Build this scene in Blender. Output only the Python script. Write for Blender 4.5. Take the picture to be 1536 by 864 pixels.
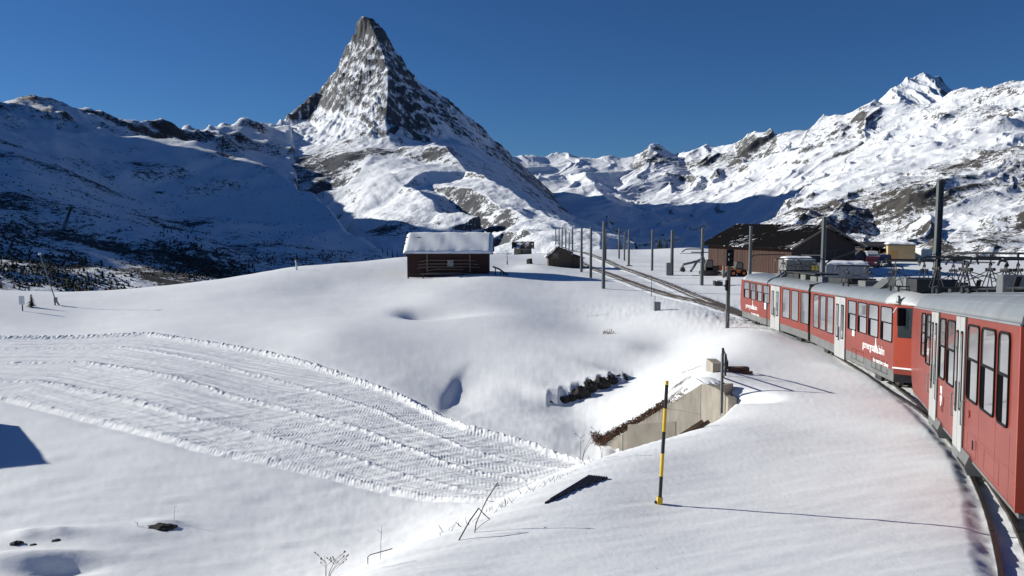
import bpy, bmesh, math, random
import numpy as np
from mathutils import Vector, Matrix
from mathutils.geometry import delaunay_2d_cdt

for o in list(bpy.data.objects):
    bpy.data.objects.remove(o)
scene = bpy.context.scene
COL = scene.collection
rnd = random.Random(7)

# ------------------------------------------------------------------ camera
# metres; the eye is at the origin, +Y is straight ahead, heights are below/above eye level
FPX = 1220.0
PITCH = math.radians(5.0)
cam_data = bpy.data.cameras.new('camera')
cam_data.sensor_width = 36.0
cam_data.lens = 36.0 * FPX / 1536.0
cam_data.clip_start = 0.1
cam_data.clip_end = 60000.0
cam = bpy.data.objects.new('camera', cam_data)
cam.location = (0, 0, 0)
cam.rotation_euler = (math.pi / 2 - PITCH, 0, 0)
COL.objects.link(cam)
scene.camera = cam

# ------------------------------------------------------------------ sky and sun
SUN_ELEV = math.radians(20.2)
SUN_AHEAD = math.radians(17.0)           # sun stands left of the view, a little ahead
SUN_AZ = math.pi / 2 - SUN_AHEAD         # angle from +Y towards -X
SUN = Vector((-math.sin(SUN_AZ) * math.cos(SUN_ELEV), math.cos(SUN_AZ) * math.cos(SUN_ELEV), math.sin(SUN_ELEV)))
world = bpy.data.worlds.new('World')
scene.world = world
world.use_nodes = True
wn = world.node_tree.nodes
bg = wn['Background']
sky = wn.new('ShaderNodeTexSky')
sky.sky_type = 'NISHITA'
sky.sun_disc = False
sky.sun_elevation = SUN_ELEV
sky.sun_rotation = -SUN_AZ
sky.altitude = 2600
sky.air_density = 1.1
sky.dust_density = 0.0
sky.ozone_density = 10.0
world.node_tree.links.new(sky.outputs['Color'], bg.inputs['Color'])
bg.inputs['Strength'].default_value = 0.0525
sd = bpy.data.lights.new('sun', 'SUN')
sd.energy = 4.9
sd.angle = math.radians(0.5)
sd.color = (1.0, 0.965, 0.87)
sun = bpy.data.objects.new('sun', sd)
sun.rotation_euler = SUN.to_track_quat('Z', 'Y').to_euler()
sun.location = (-200, 60, 200)
COL.objects.link(sun)
scene.view_settings.view_transform = 'Standard'
scene.view_settings.look = 'None'
scene.view_settings.exposure = 0.37
scene.view_settings.gamma = 1.0

# ------------------------------------------------------------------ helpers
CP, SP = math.cos(PITCH), math.sin(PITCH)

def ray(px, py):
    cx = (px - 768.0) / FPX
    cy = (432.0 - py) / FPX
    return (cx, CP + cy * SP, -SP + cy * CP)

def at(px, py, d):
    """point of the picture seen at distance d straight ahead"""
    r = ray(px, py)
    k = d / r[1]
    return (r[0] * k, d, r[2] * k)

def atz(px, py, z):
    r = ray(px, py)
    k = z / r[2]
    return (r[0] * k, r[1] * k, z)

def tag(o, label=None, cat=None, group=None, kind=None):
    if label: o['label'] = label
    if cat: o['category'] = cat
    if group: o['group'] = group
    if kind: o['kind'] = kind
    return o

def empty(name, loc=(0, 0, 0), rz=0.0):
    o = bpy.data.objects.new(name, None)
    o.empty_display_size = 0.3
    o.location = loc
    o.rotation_euler = (0, 0, rz)
    COL.objects.link(o)
    return o

def link(name, mesh, parent=None):
    o = bpy.data.objects.new(name, mesh)
    COL.objects.link(o)
    if parent is not None:
        o.parent = parent
    return o

def copy_tree(o, parent=None):
    c = o.copy()
    COL.objects.link(c)
    if parent is not None:
        c.parent = parent
    for ch in list(o.children):
        copy_tree(ch, c)
    return c

class MB:
    """collects simple shapes and links them as one mesh object"""
    def __init__(self):
        self.v = []
        self.f = []
    def add(self, vs, fs):
        n = len(self.v)
        self.v += [tuple(v) for v in vs]
        self.f += [tuple(i + n for i in f) for f in fs]
        return self
    def box(self, x0, x1, y0, y1, z0, z1):
        vs = [(x0,y0,z0),(x1,y0,z0),(x1,y1,z0),(x0,y1,z0),(x0,y0,z1),(x1,y0,z1),(x1,y1,z1),(x0,y1,z1)]
        return self.add(vs, [(0,3,2,1),(4,5,6,7),(0,1,5,4),(1,2,6,5),(2,3,7,6),(3,0,4,7)])
    def obox(self, M, x0, x1, y0, y1, z0, z1):
        n = len(self.v)
        self.box(x0, x1, y0, y1, z0, z1)
        for i in range(n, len(self.v)):
            self.v[i] = tuple(M @ Vector(self.v[i]))
        return self
    def tube(self, pts, r, n=8, cap=True, r2=None):
        pts = [Vector(p) for p in pts]
        m = len(pts)
        base = len(self.v)
        up0 = None
        for i, p in enumerate(pts):
            a = pts[max(i - 1, 0)]; b = pts[min(i + 1, m - 1)]
            t = (b - a).normalized()
            if up0 is None:
                up0 = Vector((0, 0, 1)) if abs(t.z) < 0.9 else Vector((1, 0, 0))
            u = t.cross(up0).normalized()
            w = u.cross(t).normalized()
            up0 = w
            rr = r if r2 is None else r + (r2 - r) * i / max(m - 1, 1)
            for k in range(n):
                a_ = 2 * math.pi * k / n
                self.v.append(tuple(p + u * math.cos(a_) * rr + w * math.sin(a_) * rr))
        for i in range(m - 1):
            for k in range(n):
                a_ = base + i * n + k
                b_ = base + i * n + (k + 1) % n
                self.f.append((a_, b_, b_ + n, a_ + n))
        if cap:
            self.f.append(tuple(base + k for k in range(n))[::-1])
            self.f.append(tuple(base + (m - 1) * n + k for k in range(n)))
        return self
    def prism(self, poly, axis, a, b):
        """poly: 2D outline; extruded along axis from a to b"""
        n = len(poly)
        def mk(p, t):
            if axis == 'x': return (t, p[0], p[1])
            if axis == 'y': return (p[0], t, p[1])
            return (p[0], p[1], t)
        vs = [mk(p, a) for p in poly] + [mk(p, b) for p in poly]
        fs = [tuple(range(n))[::-1], tuple(range(n, 2 * n))]
        for i in range(n):
            j = (i + 1) % n
            fs.append((i, j, j + n, i + n))
        return self.add(vs, fs)
    def build(self, name, mat, parent=None, smooth=False, bevel=0.0, M=None, seg=2):
        bm = bmesh.new()
        vs = [bm.verts.new(v if M is None else M @ Vector(v)) for v in self.v]
        for f in self.f:
            try:
                bm.faces.new([vs[i] for i in f])
            except ValueError:
                pass
        bmesh.ops.recalc_face_normals(bm, faces=bm.faces[:])
        if bevel > 0:
            bmesh.ops.bevel(bm, geom=bm.edges[:], offset=bevel, segments=seg, affect='EDGES', profile=0.6, clamp_overlap=True)
        me = bpy.data.meshes.new(name)
        bm.to_mesh(me)
        bm.free()
        if smooth:
            for p in me.polygons:
                p.use_smooth = True
        if mat is not None:
            me.materials.append(mat)
        return link(name, me, parent)

# ------------------------------------------------------------------ numpy noise
_rs = np.random.RandomState(11)
_PERM = _rs.permutation(256)
_PERM = np.concatenate([_PERM, _PERM, _PERM])
_GA = _rs.rand(256) * 2 * np.pi
_GX, _GY = np.cos(_GA), np.sin(_GA)

def pnoise(x, y):
    xi = np.floor(x).astype(np.int64); yi = np.floor(y).astype(np.int64)
    xf = x - xi; yf = y - yi
    xi &= 255; yi &= 255
    u = xf * xf * xf * (xf * (xf * 6 - 15) + 10)
    v = yf * yf * yf * (yf * (yf * 6 - 15) + 10)
    def g(ix, iy, dx, dy):
        h = _PERM[_PERM[ix & 255] + (iy & 255)] & 255
        return _GX[h] * dx + _GY[h] * dy
    a = g(xi, yi, xf, yf); b = g(xi + 1, yi, xf - 1, yf)
    c = g(xi, yi + 1, xf, yf - 1); d = g(xi + 1, yi + 1, xf - 1, yf - 1)
    return ((a * (1 - u) + b * u) * (1 - v) + (c * (1 - u) + d * u) * v) * 1.5

def fbm(x, y, oct=5, gain=0.5, lac=2.03):
    s = np.zeros_like(x); a = 1.0; f = 1.0
    for i in range(oct):
        s += a * pnoise(x * f + 17.3 * i, y * f - 9.1 * i)
        a *= gain; f *= lac
    return s

def ridged(x, y, oct=5, gain=0.5, lac=2.05):
    s = np.zeros_like(x); a = 1.0; f = 1.0; w = np.ones_like(x)
    for i in range(oct):
        n = 1 - np.abs(pnoise(x * f + 31.7 * i, y * f + 5.9 * i)) * 1.6
        n = np.clip(n, 0, 1) ** 2
        s += a * n * w
        w = np.clip(n * 1.6, 0.15, 1)
        a *= gain; f *= lac
    return s

def sstep(a, b, x):
    t = np.clip((x - a) / (b - a), 0, 1)
    return t * t * (3 - 2 * t)

def grid_mesh(name, X, Y, Z, mat, attrs=None, valid=None, parent=None):
    """a sheet of quads over 2D arrays"""
    R, C = X.shape
    idx = np.arange(R * C).reshape(R, C)
    q = np.stack([idx[:-1, :-1], idx[:-1, 1:], idx[1:, 1:], idx[1:, :-1]], -1).reshape(-1, 4)
    co = np.stack([X, Y, Z], -1).reshape(-1, 3).astype(np.float32)
    if valid is not None:
        vq = valid.reshape(-1)[q].all(1)
        q = q[vq]
        used = np.zeros(R * C, bool); used[q.reshape(-1)] = True
        new = -np.ones(R * C, np.int64); new[used] = np.arange(used.sum())
        co = co[used]; q = new[q]
        if attrs: attrs = {k: v.reshape(-1)[used] for k, v in attrs.items()}
    me = bpy.data.meshes.new(name)
    me.vertices.add(len(co)); me.vertices.foreach_set('co', co.reshape(-1))
    me.loops.add(len(q) * 4); me.loops.foreach_set('vertex_index', q.reshape(-1).astype(np.int32))
    me.polygons.add(len(q))
    me.polygons.foreach_set('loop_start', (np.arange(len(q)) * 4).astype(np.int32))
    me.polygons.foreach_set('loop_total', np.full(len(q), 4, np.int32))
    me.polygons.foreach_set('use_smooth', np.ones(len(q), bool))
    me.update(calc_edges=True)
    if attrs:
        for k, v in attrs.items():
            a = me.attributes.new(k, 'FLOAT', 'POINT')
            a.data.foreach_set('value', v.reshape(-1).astype(np.float32))
    me.materials.append(mat)
    return link(name, me, parent)
# ------------------------------------------------------------------ materials
def new_mat(name):
    m = bpy.data.materials.new(name)
    m.use_nodes = True
    nt = m.node_tree
    b = nt.nodes['Principled BSDF']
    return m, nt, b

def N(nt, typ, **kw):
    n = nt.nodes.new(typ)
    for k, v in kw.items():
        if k in n.inputs.keys():
            n.inputs[k].default_value = v
        else:
            setattr(n, k, v)
    return n

def ramp(nt, pos):
    r = nt.nodes.new('ShaderNodeValToRGB')
    e = r.color_ramp.elements
    while len(e) < len(pos): e.new(0.5)
    for i, (p, c) in enumerate(pos):
        e[i].position = p
        e[i].color = (c[0], c[1], c[2], 1) if not isinstance(c, (int, float)) else (c, c, c, 1)
    return r

def L(nt, a, b):
    nt.links.new(a, b)

def plain(name, col, rough=0.6, metal=0.0, var=0.18, scale=3.0, coat=0.0, bump=0.0, bscale=30.0, spec=0.5, stretch=(1, 1, 1)):
    """painted / weathered surface: base colour broken by two scales of noise"""
    m, nt, b = new_mat(name)
    tc = N(nt, 'ShaderNodeTexCoord')
    mp = N(nt, 'ShaderNodeMapping'); mp.inputs['Scale'].default_value = stretch
    L(nt, tc.outputs['Object'], mp.inputs['Vector'])
    n1 = N(nt, 'ShaderNodeTexNoise', Scale=scale, Detail=6.0, Roughness=0.65)
    L(nt, mp.outputs['Vector'], n1.inputs['Vector'])
    lo = tuple(c * (1 - var) for c in col); hi = tuple(min(1, c * (1 + var)) for c in col)
    r = ramp(nt, [(0.3, lo), (0.7, hi)])
    L(nt, n1.outputs['Fac'], r.inputs['Fac'])
    L(nt, r.outputs['Color'], b.inputs['Base Color'])
    b.inputs['Roughness'].default_value = rough
    b.inputs['Metallic'].default_value = metal
    b.inputs['Specular IOR Level'].default_value = spec
    if coat: b.inputs['Coat Weight'].default_value = coat; b.inputs['Coat Roughness'].default_value = 0.12
    if bump:
        n2 = N(nt, 'ShaderNodeTexNoise', Scale=bscale, Detail=5.0)
        L(nt, mp.outputs['Vector'], n2.inputs['Vector'])
        bp = N(nt, 'ShaderNodeBump', Strength=bump, Distance=0.02)
        L(nt, n2.outputs['Fac'], bp.inputs['Height'])
        L(nt, bp.outputs['Normal'], b.inputs['Normal'])
    return m

def snow_mat(name, fine=1.0, dirt=False):
    m, nt, b = new_mat(name)
    tc = N(nt, 'ShaderNodeTexCoord')
    n1 = N(nt, 'ShaderNodeTexNoise', Scale=0.35, Detail=5.0, Roughness=0.6)
    L(nt, tc.outputs['Object'], n1.inputs['Vector'])
    r = ramp(nt, [(0.3, (0.79, 0.81, 0.835)), (0.7, (0.85, 0.865, 0.88))])
    L(nt, n1.outputs['Fac'], r.inputs['Fac'])
    col = r.outputs['Color']
    if dirt:
        at_ = N(nt, 'ShaderNodeAttribute', attribute_name='dirt')
        nd = N(nt, 'ShaderNodeTexNoise', Scale=7.0, Detail=6.0, Roughness=0.75)
        L(nt, tc.outputs['Object'], nd.inputs['Vector'])
        mu = N(nt, 'ShaderNodeMath', operation='ADD')
        L(nt, at_.outputs['Fac'], mu.inputs[0]); L(nt, nd.outputs['Fac'], mu.inputs[1])
        rd = ramp(nt, [(0.98, 0.0), (1.1, 1.0)])
        sc = N(nt, 'ShaderNodeMath', operation='MULTIPLY'); sc.inputs[1].default_value = 0.8
        L(nt, mu.outputs[0], sc.inputs[0])
        L(nt, sc.outputs[0], rd.inputs['Fac'])
        rd.color_ramp.elements[0].position = 0.74; rd.color_ramp.elements[1].position = 0.86
        mx = N(nt, 'ShaderNodeMix', data_type='RGBA')
        L(nt, rd.outputs['Color'], mx.inputs['Factor'])
        L(nt, col, mx.inputs['A']); mx.inputs['B'].default_value = (0.10, 0.088, 0.078, 1)
        col = mx.outputs['Result']
    L(nt, col, b.inputs['Base Color'])
    b.inputs['Roughness'].default_value = 0.62
    b.inputs['Specular IOR Level'].default_value = 0.25
    n2 = N(nt, 'ShaderNodeTexNoise', Scale=7.0 * fine, Detail=3.0, Roughness=0.55)
    n3 = N(nt, 'ShaderNodeTexNoise', Scale=1.3 * fine, Detail=4.0, Roughness=0.55)
    mp = N(nt, 'ShaderNodeMapping'); mp.inputs['Scale'].default_value = (1.0, 2.6, 1.0); mp.inputs['Rotation'].default_value = (0, 0, 0.5)
    L(nt, tc.outputs['Object'], n2.inputs['Vector'])
    L(nt, tc.outputs['Object'], mp.inputs['Vector']); L(nt, mp.outputs['Vector'], n3.inputs['Vector'])
    b1 = N(nt, 'ShaderNodeBump', Strength=0.22, Distance=0.02)
    b2 = N(nt, 'ShaderNodeBump', Strength=0.14, Distance=0.08)
    L(nt, n2.outputs['Fac'], b1.inputs['Height']); L(nt, n3.outputs['Fac'], b2.inputs['Height'])
    L(nt, b2.outputs['Normal'], b1.inputs['Normal'])
    L(nt, b1.outputs['Normal'], b.inputs['Normal'])
    return m

def alpine_mat(name, rock_a, rock_b, sc=0.012, stretch=(1, 1, 1), sharp=0.12, snowc=(0.80, 0.83, 0.88)):
    """snow over rock; the 'rock' attribute says where rock stands bare, noise breaks it up"""
    m, nt, b = new_mat(name)
    tc = N(nt, 'ShaderNodeTexCoord')
    mp = N(nt, 'ShaderNodeMapping'); mp.inputs['Scale'].default_value = stretch
    L(nt, tc.outputs['Object'], mp.inputs['Vector'])
    n1 = N(nt, 'ShaderNodeTexNoise', Scale=sc, Detail=9.0, Roughness=0.72)
    L(nt, mp.outputs['Vector'], n1.inputs['Vector'])
    a = N(nt, 'ShaderNodeAttribute', attribute_name='rock')
    n0 = N(nt, 'ShaderNodeTexNoise', Scale=sc * 5.0, Detail=5.0, Roughness=0.7)
    mp0 = N(nt, 'ShaderNodeMapping'); mp0.inputs['Scale'].default_value = (1.0, 1.0, 2.2); mp0.inputs['Rotation'].default_value = (0.0, 0.5, 0.3)
    L(nt, tc.outputs['Object'], mp0.inputs['Vector']); L(nt, mp0.outputs['Vector'], n0.inputs['Vector'])
    mxn = N(nt, 'ShaderNodeMix'); mxn.inputs['Factor'].default_value = 0.40
    L(nt, n1.outputs['Fac'], mxn.inputs['A']); L(nt, n0.outputs['Fac'], mxn.inputs['B'])
    ad = N(nt, 'ShaderNodeMath', operation='MULTIPLY_ADD'); ad.inputs[1].default_value = 3.2
    L(nt, mxn.outputs['Result'], ad.inputs[0]); L(nt, a.outputs['Fac'], ad.inputs[2])
    mr = N(nt, 'ShaderNodeMapRange'); mr.interpolation_type = 'SMOOTHSTEP'
    mr.inputs['From Min'].default_value = 2.1 - sharp; mr.inputs['From Max'].default_value = 2.1 + sharp
    L(nt, ad.outputs[0], mr.inputs['Value'])
    n2 = N(nt, 'ShaderNodeTexNoise', Scale=sc * 0.6, Detail=6.0, Roughness=0.7)
    L(nt, tc.outputs['Object'], n2.inputs['Vector'])
    rc = ramp(nt, [(0.35, rock_a), (0.65, rock_b)])
    L(nt, n2.outputs['Fac'], rc.inputs['Fac'])
    mx = N(nt, 'ShaderNodeMix', data_type='RGBA')
    L(nt, mr.outputs['Result'], mx.inputs['Factor'])
    mx.inputs['A'].default_value = (*snowc, 1)
    L(nt, rc.outputs['Color'], mx.inputs['B'])
    L(nt, mx.outputs['Result'], b.inputs['Base Color'])
    b.inputs['Roughness'].default_value = 0.75
    b.inputs['Specular IOR Level'].default_value = 0.15
    bp = N(nt, 'ShaderNodeBump', Strength=0.6, Distance=4.0)
    L(nt, ad.outputs[0], bp.inputs['Height'])
    L(nt, bp.outputs['Normal'], b.inputs['Normal'])
    return m
# ------------------------------------------------------------------ mountains
def blur(Z, n):
    for _ in range(n):
        P = np.pad(Z, 1, mode='edge')
        Z = (P[:-2, 1:-1] + P[2:, 1:-1] + P[1:-1, :-2] + P[1:-1, 2:] + 4 * P[1:-1, 1:-1]) / 8
    return Z

def nz_of(X, Y, Z):
    ux, uy, uz = np.gradient(X, axis=1), np.gradient(Y, axis=1), np.gradient(Z, axis=1)
    vx, vy, vz = np.gradient(X, axis=0), np.gradient(Y, axis=0), np.gradient(Z, axis=0)
    nx = uy * vz - uz * vy; ny = uz * vx - ux * vz; nz = ux * vy - uy * vx
    l = np.sqrt(nx * nx + ny * ny + nz * nz) + 1e-9
    s = np.sign(nz) + (nz == 0)
    return nx / l * s, ny / l * s, np.abs(nz) / l

def cdt_height(lines, pts, X, Y):
    """piecewise linear height over crest lines and loose points, given as (px, py, km) or ('w', x, y, z)"""
    vid, V, E = {}, [], []
    def vert(p):
        w = at(p[0], p[1], p[2] * 1000.0) if p[0] != 'w' else p[1:]
        key = (round(w[0], 1), round(w[1], 1))
        if key not in vid:
            vid[key] = len(V); V.append(w)
        return vid[key]
    for ln in lines:
        ids = [vert(p) for p in ln]
        E += [(a, b) for a, b in zip(ids[:-1], ids[1:]) if a != b]
    for p in pts: vert(p)
    v2 = [Vector((v[0], v[1])) for v in V]
    ov, oe, of, orig, _, _ = delaunay_2d_cdt(v2, E, [], 0, 0.01)
    zz = []
    for i, o in enumerate(orig):
        if o: zz.append(V[o[0]][2])
        else:
            d = sorted((((v[0] - ov[i][0]) ** 2 + (v[1] - ov[i][1]) ** 2), v[2]) for v in V)[:2]
            zz.append((d[0][1] * d[1][0] + d[1][1] * d[0][0]) / (d[0][0] + d[1][0] + 1e-9))
    Z = np.full(X.shape, np.nan)
    for f in of:
        a, b, c = (ov[i] for i in f); za, zb, zc = (zz[i] for i in f)
        den = (b.y - c.y) * (a.x - c.x) + (c.x - b.x) * (a.y - c.y)
        if abs(den) < 1e-6: continue
        m = (X >= min(a.x, b.x, c.x) - 1) & (X <= max(a.x, b.x, c.x) + 1) & (Y >= min(a.y, b.y, c.y) - 1) & (Y <= max(a.y, b.y, c.y) + 1)
        if not m.any(): continue
        x = X[m]; y = Y[m]
        l1 = ((b.y - c.y) * (x - c.x) + (c.x - b.x) * (y - c.y)) / den
        l2 = ((c.y - a.y) * (x - c.x) + (a.x - c.x) * (y - c.y)) / den
        l3 = 1 - l1 - l2
        ins = (l1 > -1e-6) & (l2 > -1e-6) & (l3 > -1e-6)
        z = Z[m]
        z[ins] = (l1 * za + l2 * zb + l3 * zc)[ins]
        Z[m] = z
    return Z

def back(line, dd=1.2, dz=900.0, fwd=None):
    """points behind a skyline, so that the ridge has a far side"""
    out = []
    for p in line:
        w = at(p[0], p[1], p[2] * 1000.0)
        out.append(('w', w[0] * (1 + dd / p[2]), w[1] + dd * 1000, w[2] - dz))
    return out

def mountain(name, mat, lines, pts, px0, px1, d0, d1, na, nr, shape, nblur=2, cut=None):
    k = (np.linspace(px0, px1, na) - 768.0) / FPX
    yy = np.geomspace(d0 * 1000, d1 * 1000, nr)
    Y, K = np.meshgrid(yy, k, indexing='ij')
    X = K * Y
    Z = cdt_height(lines, pts, X, Y)
    ok = ~np.isnan(Z)
    if cut is not None: ok &= ~cut(X, Y)
    Z = np.where(ok, Z, np.nanmin(Z))
    Z = blur(Z, nblur)
    Z, rock = shape(X, Y, Z)
    o = grid_mesh(name, X, Y, Z, mat, {'rock': rock}, ok)
    tag(o, kind='structure')
    return o, X, Y, Z, ok

def bump_at(X, Y, px, py, d, r, rx=None):
    w = at(px, py, d * 1000.0)
    rx = rx or r
    return np.exp(-(((X - w[0]) / (rx * 1000)) ** 2 + ((Y - w[1]) / (r * 1000)) ** 2))

# ---- the pyramid peak
mat_peak = alpine_mat('peak_rock_and_snow', (0.045, 0.050, 0.062), (0.095, 0.098, 0.105), sc=0.016, stretch=(1.2, 1.2, 0.5), sharp=0.10)
summit = (548, 25, 7.60)
furggen = [summit, (541, 25, 7.60), (535, 32, 7.60), (533.5, 40, 7.60), (533, 53, 7.60), (523, 56, 7.59), (519, 66, 7.59), (517, 84, 7.58), (506, 100, 7.57), (499, 114, 7.55), (480, 133, 7.53), (473, 150, 7.50), (469, 166, 7.48), (462, 177, 7.46), (438, 184, 7.42), (412, 186, 7.4), (380, 184, 7.3), (330, 190, 7.2)]
zmutt = [summit, (554, 25, 7.61), (561, 29, 7.62), (573, 40, 7.66), (580, 52, 7.70), (592, 74, 7.80), (600, 95, 7.92), (604, 101, 7.95), (622, 120, 8.02), (638, 128, 8.12), (672, 150, 8.25), (705, 176, 8.4), (740, 208, 8.55), (768, 234, 8.65), (800, 262, 8.75), (835, 296, 8.8), (870, 330, 8.9)]
hornli = [summit, (556, 33, 7.52), (567, 58, 7.38), (576, 84, 7.22), (583, 112, 7.02), (581, 150, 6.75), (578, 185, 6.48), (580, 206, 6.32), (598, 223, 6.1), (636, 221, 5.9), (668, 217, 5.75), (680, 232, 5.55), (700, 250, 5.3), (735, 270, 4.9), (785, 297, 4.3), (850, 332, 3.6), (900, 354, 3.1)]
peak_pts = [(420, 206, 7.0), (450, 212, 6.85), (480, 196, 6.95), (500, 220, 6.4), (540, 194, 6.6), (440, 232, 6.4), (480, 238, 6.1), (520, 236, 5.95), (555, 226, 6.05),
            (505, 178, 7.0), (560, 236, 5.85), (600, 240, 5.8), (640, 244, 5.6), (668, 242, 5.5),
            (620, 205, 6.75), (680, 205, 7.0), (700, 222, 6.7), (660, 213, 6.5), (740, 236, 6.9), (740, 250, 6.3), (790, 275, 6.6), (800, 285, 7.4), (830, 305, 6.4), (860, 330, 6.0),
            # snow ground in front
            (500, 262, 5.7), (545, 250, 5.6), (490, 290, 5.4), (520, 275, 5.3), (565, 247, 5.55), (600, 256, 5.3), (640, 258, 5.2), (620, 268, 5.0), (545, 275, 5.1),
            (530, 320, 4.6), (515, 335, 4.4), (570, 300, 4.7), (570, 345, 3.8), (600, 385, 3.0), (545, 385, 3.2), (480, 345, 4.6), (430, 300, 5.2), (400, 260, 5.9), (400, 400, 3.0)]
moraine = [(585, 262, 5.15), (604, 277, 4.85), (628, 288, 4.6), (648, 304, 4.3), (660, 320, 4.05), (672, 345, 3.75), (680, 390, 3.3)]
moraine_foot = [(640, 283, 5.0), (668, 300, 4.75), (690, 322, 4.45), (712, 345, 4.1), (722, 362, 3.85), (730, 390, 3.4)]
knoll = [(690, 285, 4.75), (730, 296, 4.4), (762, 312, 4.0), (800, 324, 3.7), (840, 348, 3.3)]
knoll2 = [(720, 330, 3.85), (760, 338, 3.55), (800, 352, 3.2), (850, 368, 2.9)]
peak_pts += [(760, 325, 3.9), (800, 338, 3.5), (760, 385, 2.8), (820, 390, 2.7), (900, 396, 2.5), (960, 396, 2.5), (960, 376, 3.2), (900, 376, 2.8), (940, 356, 4.2), (850, 345, 4.6), (900, 360, 4.3), (640, 340, 3.9), (610, 330, 4.0), (740, 350, 3.5), (690, 268, 5.2), (650, 385, 3.1)]
peak_back = back(furggen[::2], 1.5, 900) + back(zmutt[::2], 1.5, 700) + [('w', -4500, 4500, 100), ('w', -4500, 8000, 500)]

def shape_peak(X, Y, Z):
    s = Vector(at(*summit[:2], summit[2] * 1000))
    dx, dy = X - s.x, Y - s.y
    th = np.arctan2(dy, dx); rr = np.sqrt(dx * dx + dy * dy)
    hi = sstep(420, 760, Z)                             # the steep upper pyramid
    low = 1 - sstep(80, 330, Z)
    warp = fbm(X / 420, Y / 420, 3) * 0.3
    gul = ridged(th * 11 + warp, rr / 1100 + warp, 4, 0.45)     # gullies run down the fall line
    ns = fbm(X / 240, Y / 240, 6, 0.5)
    big = fbm(X / 620 + 2.2, Y / 620, 4, 0.5)
    crest = 0.5 + 0.5 * sstep(40, 380, rr)
    # slanting strata: steps on the faces
    st = pnoise((Z + 0.30 * X - 0.1 * Y + fbm(X / 300, Y / 300, 3) * 50) / 40, X / 1100 + Y / 900)
    Z2 = Z + hi * crest * ((gul - 0.7) * 9 + ns * 17 + st * 19 + fbm(X / 80, Y / 80, 4) * 11) + (1 - hi) * (big * 26 + ns * (9 + 7 * low) + st * 3)
    nx, ny, nz = nz_of(X, Y, blur(Z2, 2))
    steep = 1 - nz
    fine = fbm(X / 90, Y / 90 + Z / 60, 4, 0.6)
    rock = 0.09 + 0.17 * hi + 0.34 * hi * sstep(0.18, 0.50, steep) + (1 - hi) * 0.55 * sstep(0.07, 0.30, steep) + hi * (0.36 * st + 0.22 * fine) + 0.10 * fbm(X / 500, Y / 500, 4)
    rock += 0.35 * sstep(1630, 1740, Z + 60 * pnoise(X / 120, Y / 120))          # dark summit block
    rock += hi * 0.13 * sstep(-0.1, 0.35, nx) * (1 - 0.6 * sstep(7400, 8300, Y))                 # the north wall holds less snow
    for (px, py, d, r, rx, a) in [(520, 238, 5.95, .10, .30, .34), (600, 234, 5.95, .12, .28, .40), (650, 232, 5.7, .10, .22, .40), (455, 240, 6.2, .12, .25, .3), (440, 258, 5.85, .45, .35, .40), (480, 268, 5.6, .3, .2, .35),
                                  (582, 350, 3.75, .28, .16, .50), (505, 187, 6.9, .16, .20, -.35), (455, 212, 6.7, .2, .3, -.35), (610, 262, 5.2, .2, .3, -.3), (680, 208, 6.9, .30, .30, -.28), (740, 235, 7.0, .3, .3, -.2),
                                  (468, 165, 7.45, .12, .12, .05), (740, 266, 4.95, .15, .2, .14), (780, 330, 3.8, .4, .4, .06), (545, 280, 5.0, .3, .2, -.2), (640, 178, 7.6, .25, .25, .18), (575, 170, 6.6, .12, .12, .15)]:
        rock += a * bump_at(X, Y, px, py, d, r, rx)
    return Z2, np.clip(rock, 0, 1)

mountain('mountain', mat_peak, [furggen, zmutt, hornli, moraine, moraine_foot, knoll, knoll2], peak_pts + peak_back, 300, 1000, 2.45, 10.4, 560, 540, shape_peak, 0)

# ---- the shaded valley side on the left
mat_hill = alpine_mat('hillside_scrub_and_snow', (0.035, 0.034, 0.033), (0.075, 0.07, 0.066), sc=0.045, stretch=(1, 1, 1.6), sharp=0.06)
hl_sky = [(-420, 120, 4.2), (-200, 130, 4.4), (0, 152, 4.7), (25, 145, 4.75), (45, 142, 4.8), (75, 150, 4.9), (110, 163, 5.1), (150, 167, 5.2), (200, 178, 5.4), (240, 172, 5.6), (270, 184, 5.9), (300, 192, 6.3), (335, 189, 6.6), (366, 179, 6.9), (395, 187, 7.1), (440, 188, 7.3)]
hl_bench = [(-420, 160, 3.6), (-200, 170, 3.7), (0, 190, 3.8), (80, 196, 3.95), (150, 206, 4.1), (220, 208, 4.25), (300, 214, 4.3), (360, 230, 4.2), (420, 255, 3.95), (470, 285, 3.65)]
hl_edge = [(-420, 170, 3.0), (-200, 185, 3.1), (0, 215, 3.2), (80, 236, 3.3), (150, 262, 3.4), (200, 290, 3.4), (260, 312, 3.4), (330, 330, 3.35), (400, 335, 3.3), (470, 325, 3.3), (500, 330, 3.2)]
hl_nose = [(470, 285, 3.65), (500, 320, 3.3), (516, 345, 3.05), (545, 362, 2.9), (594, 388, 2.7), (640, 420, 2.3)]
hl_band = [(0, 178, 4.1), (80, 184, 4.2), (160, 190, 4.3), (240, 203, 4.4), (310, 212, 4.5)]
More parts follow.
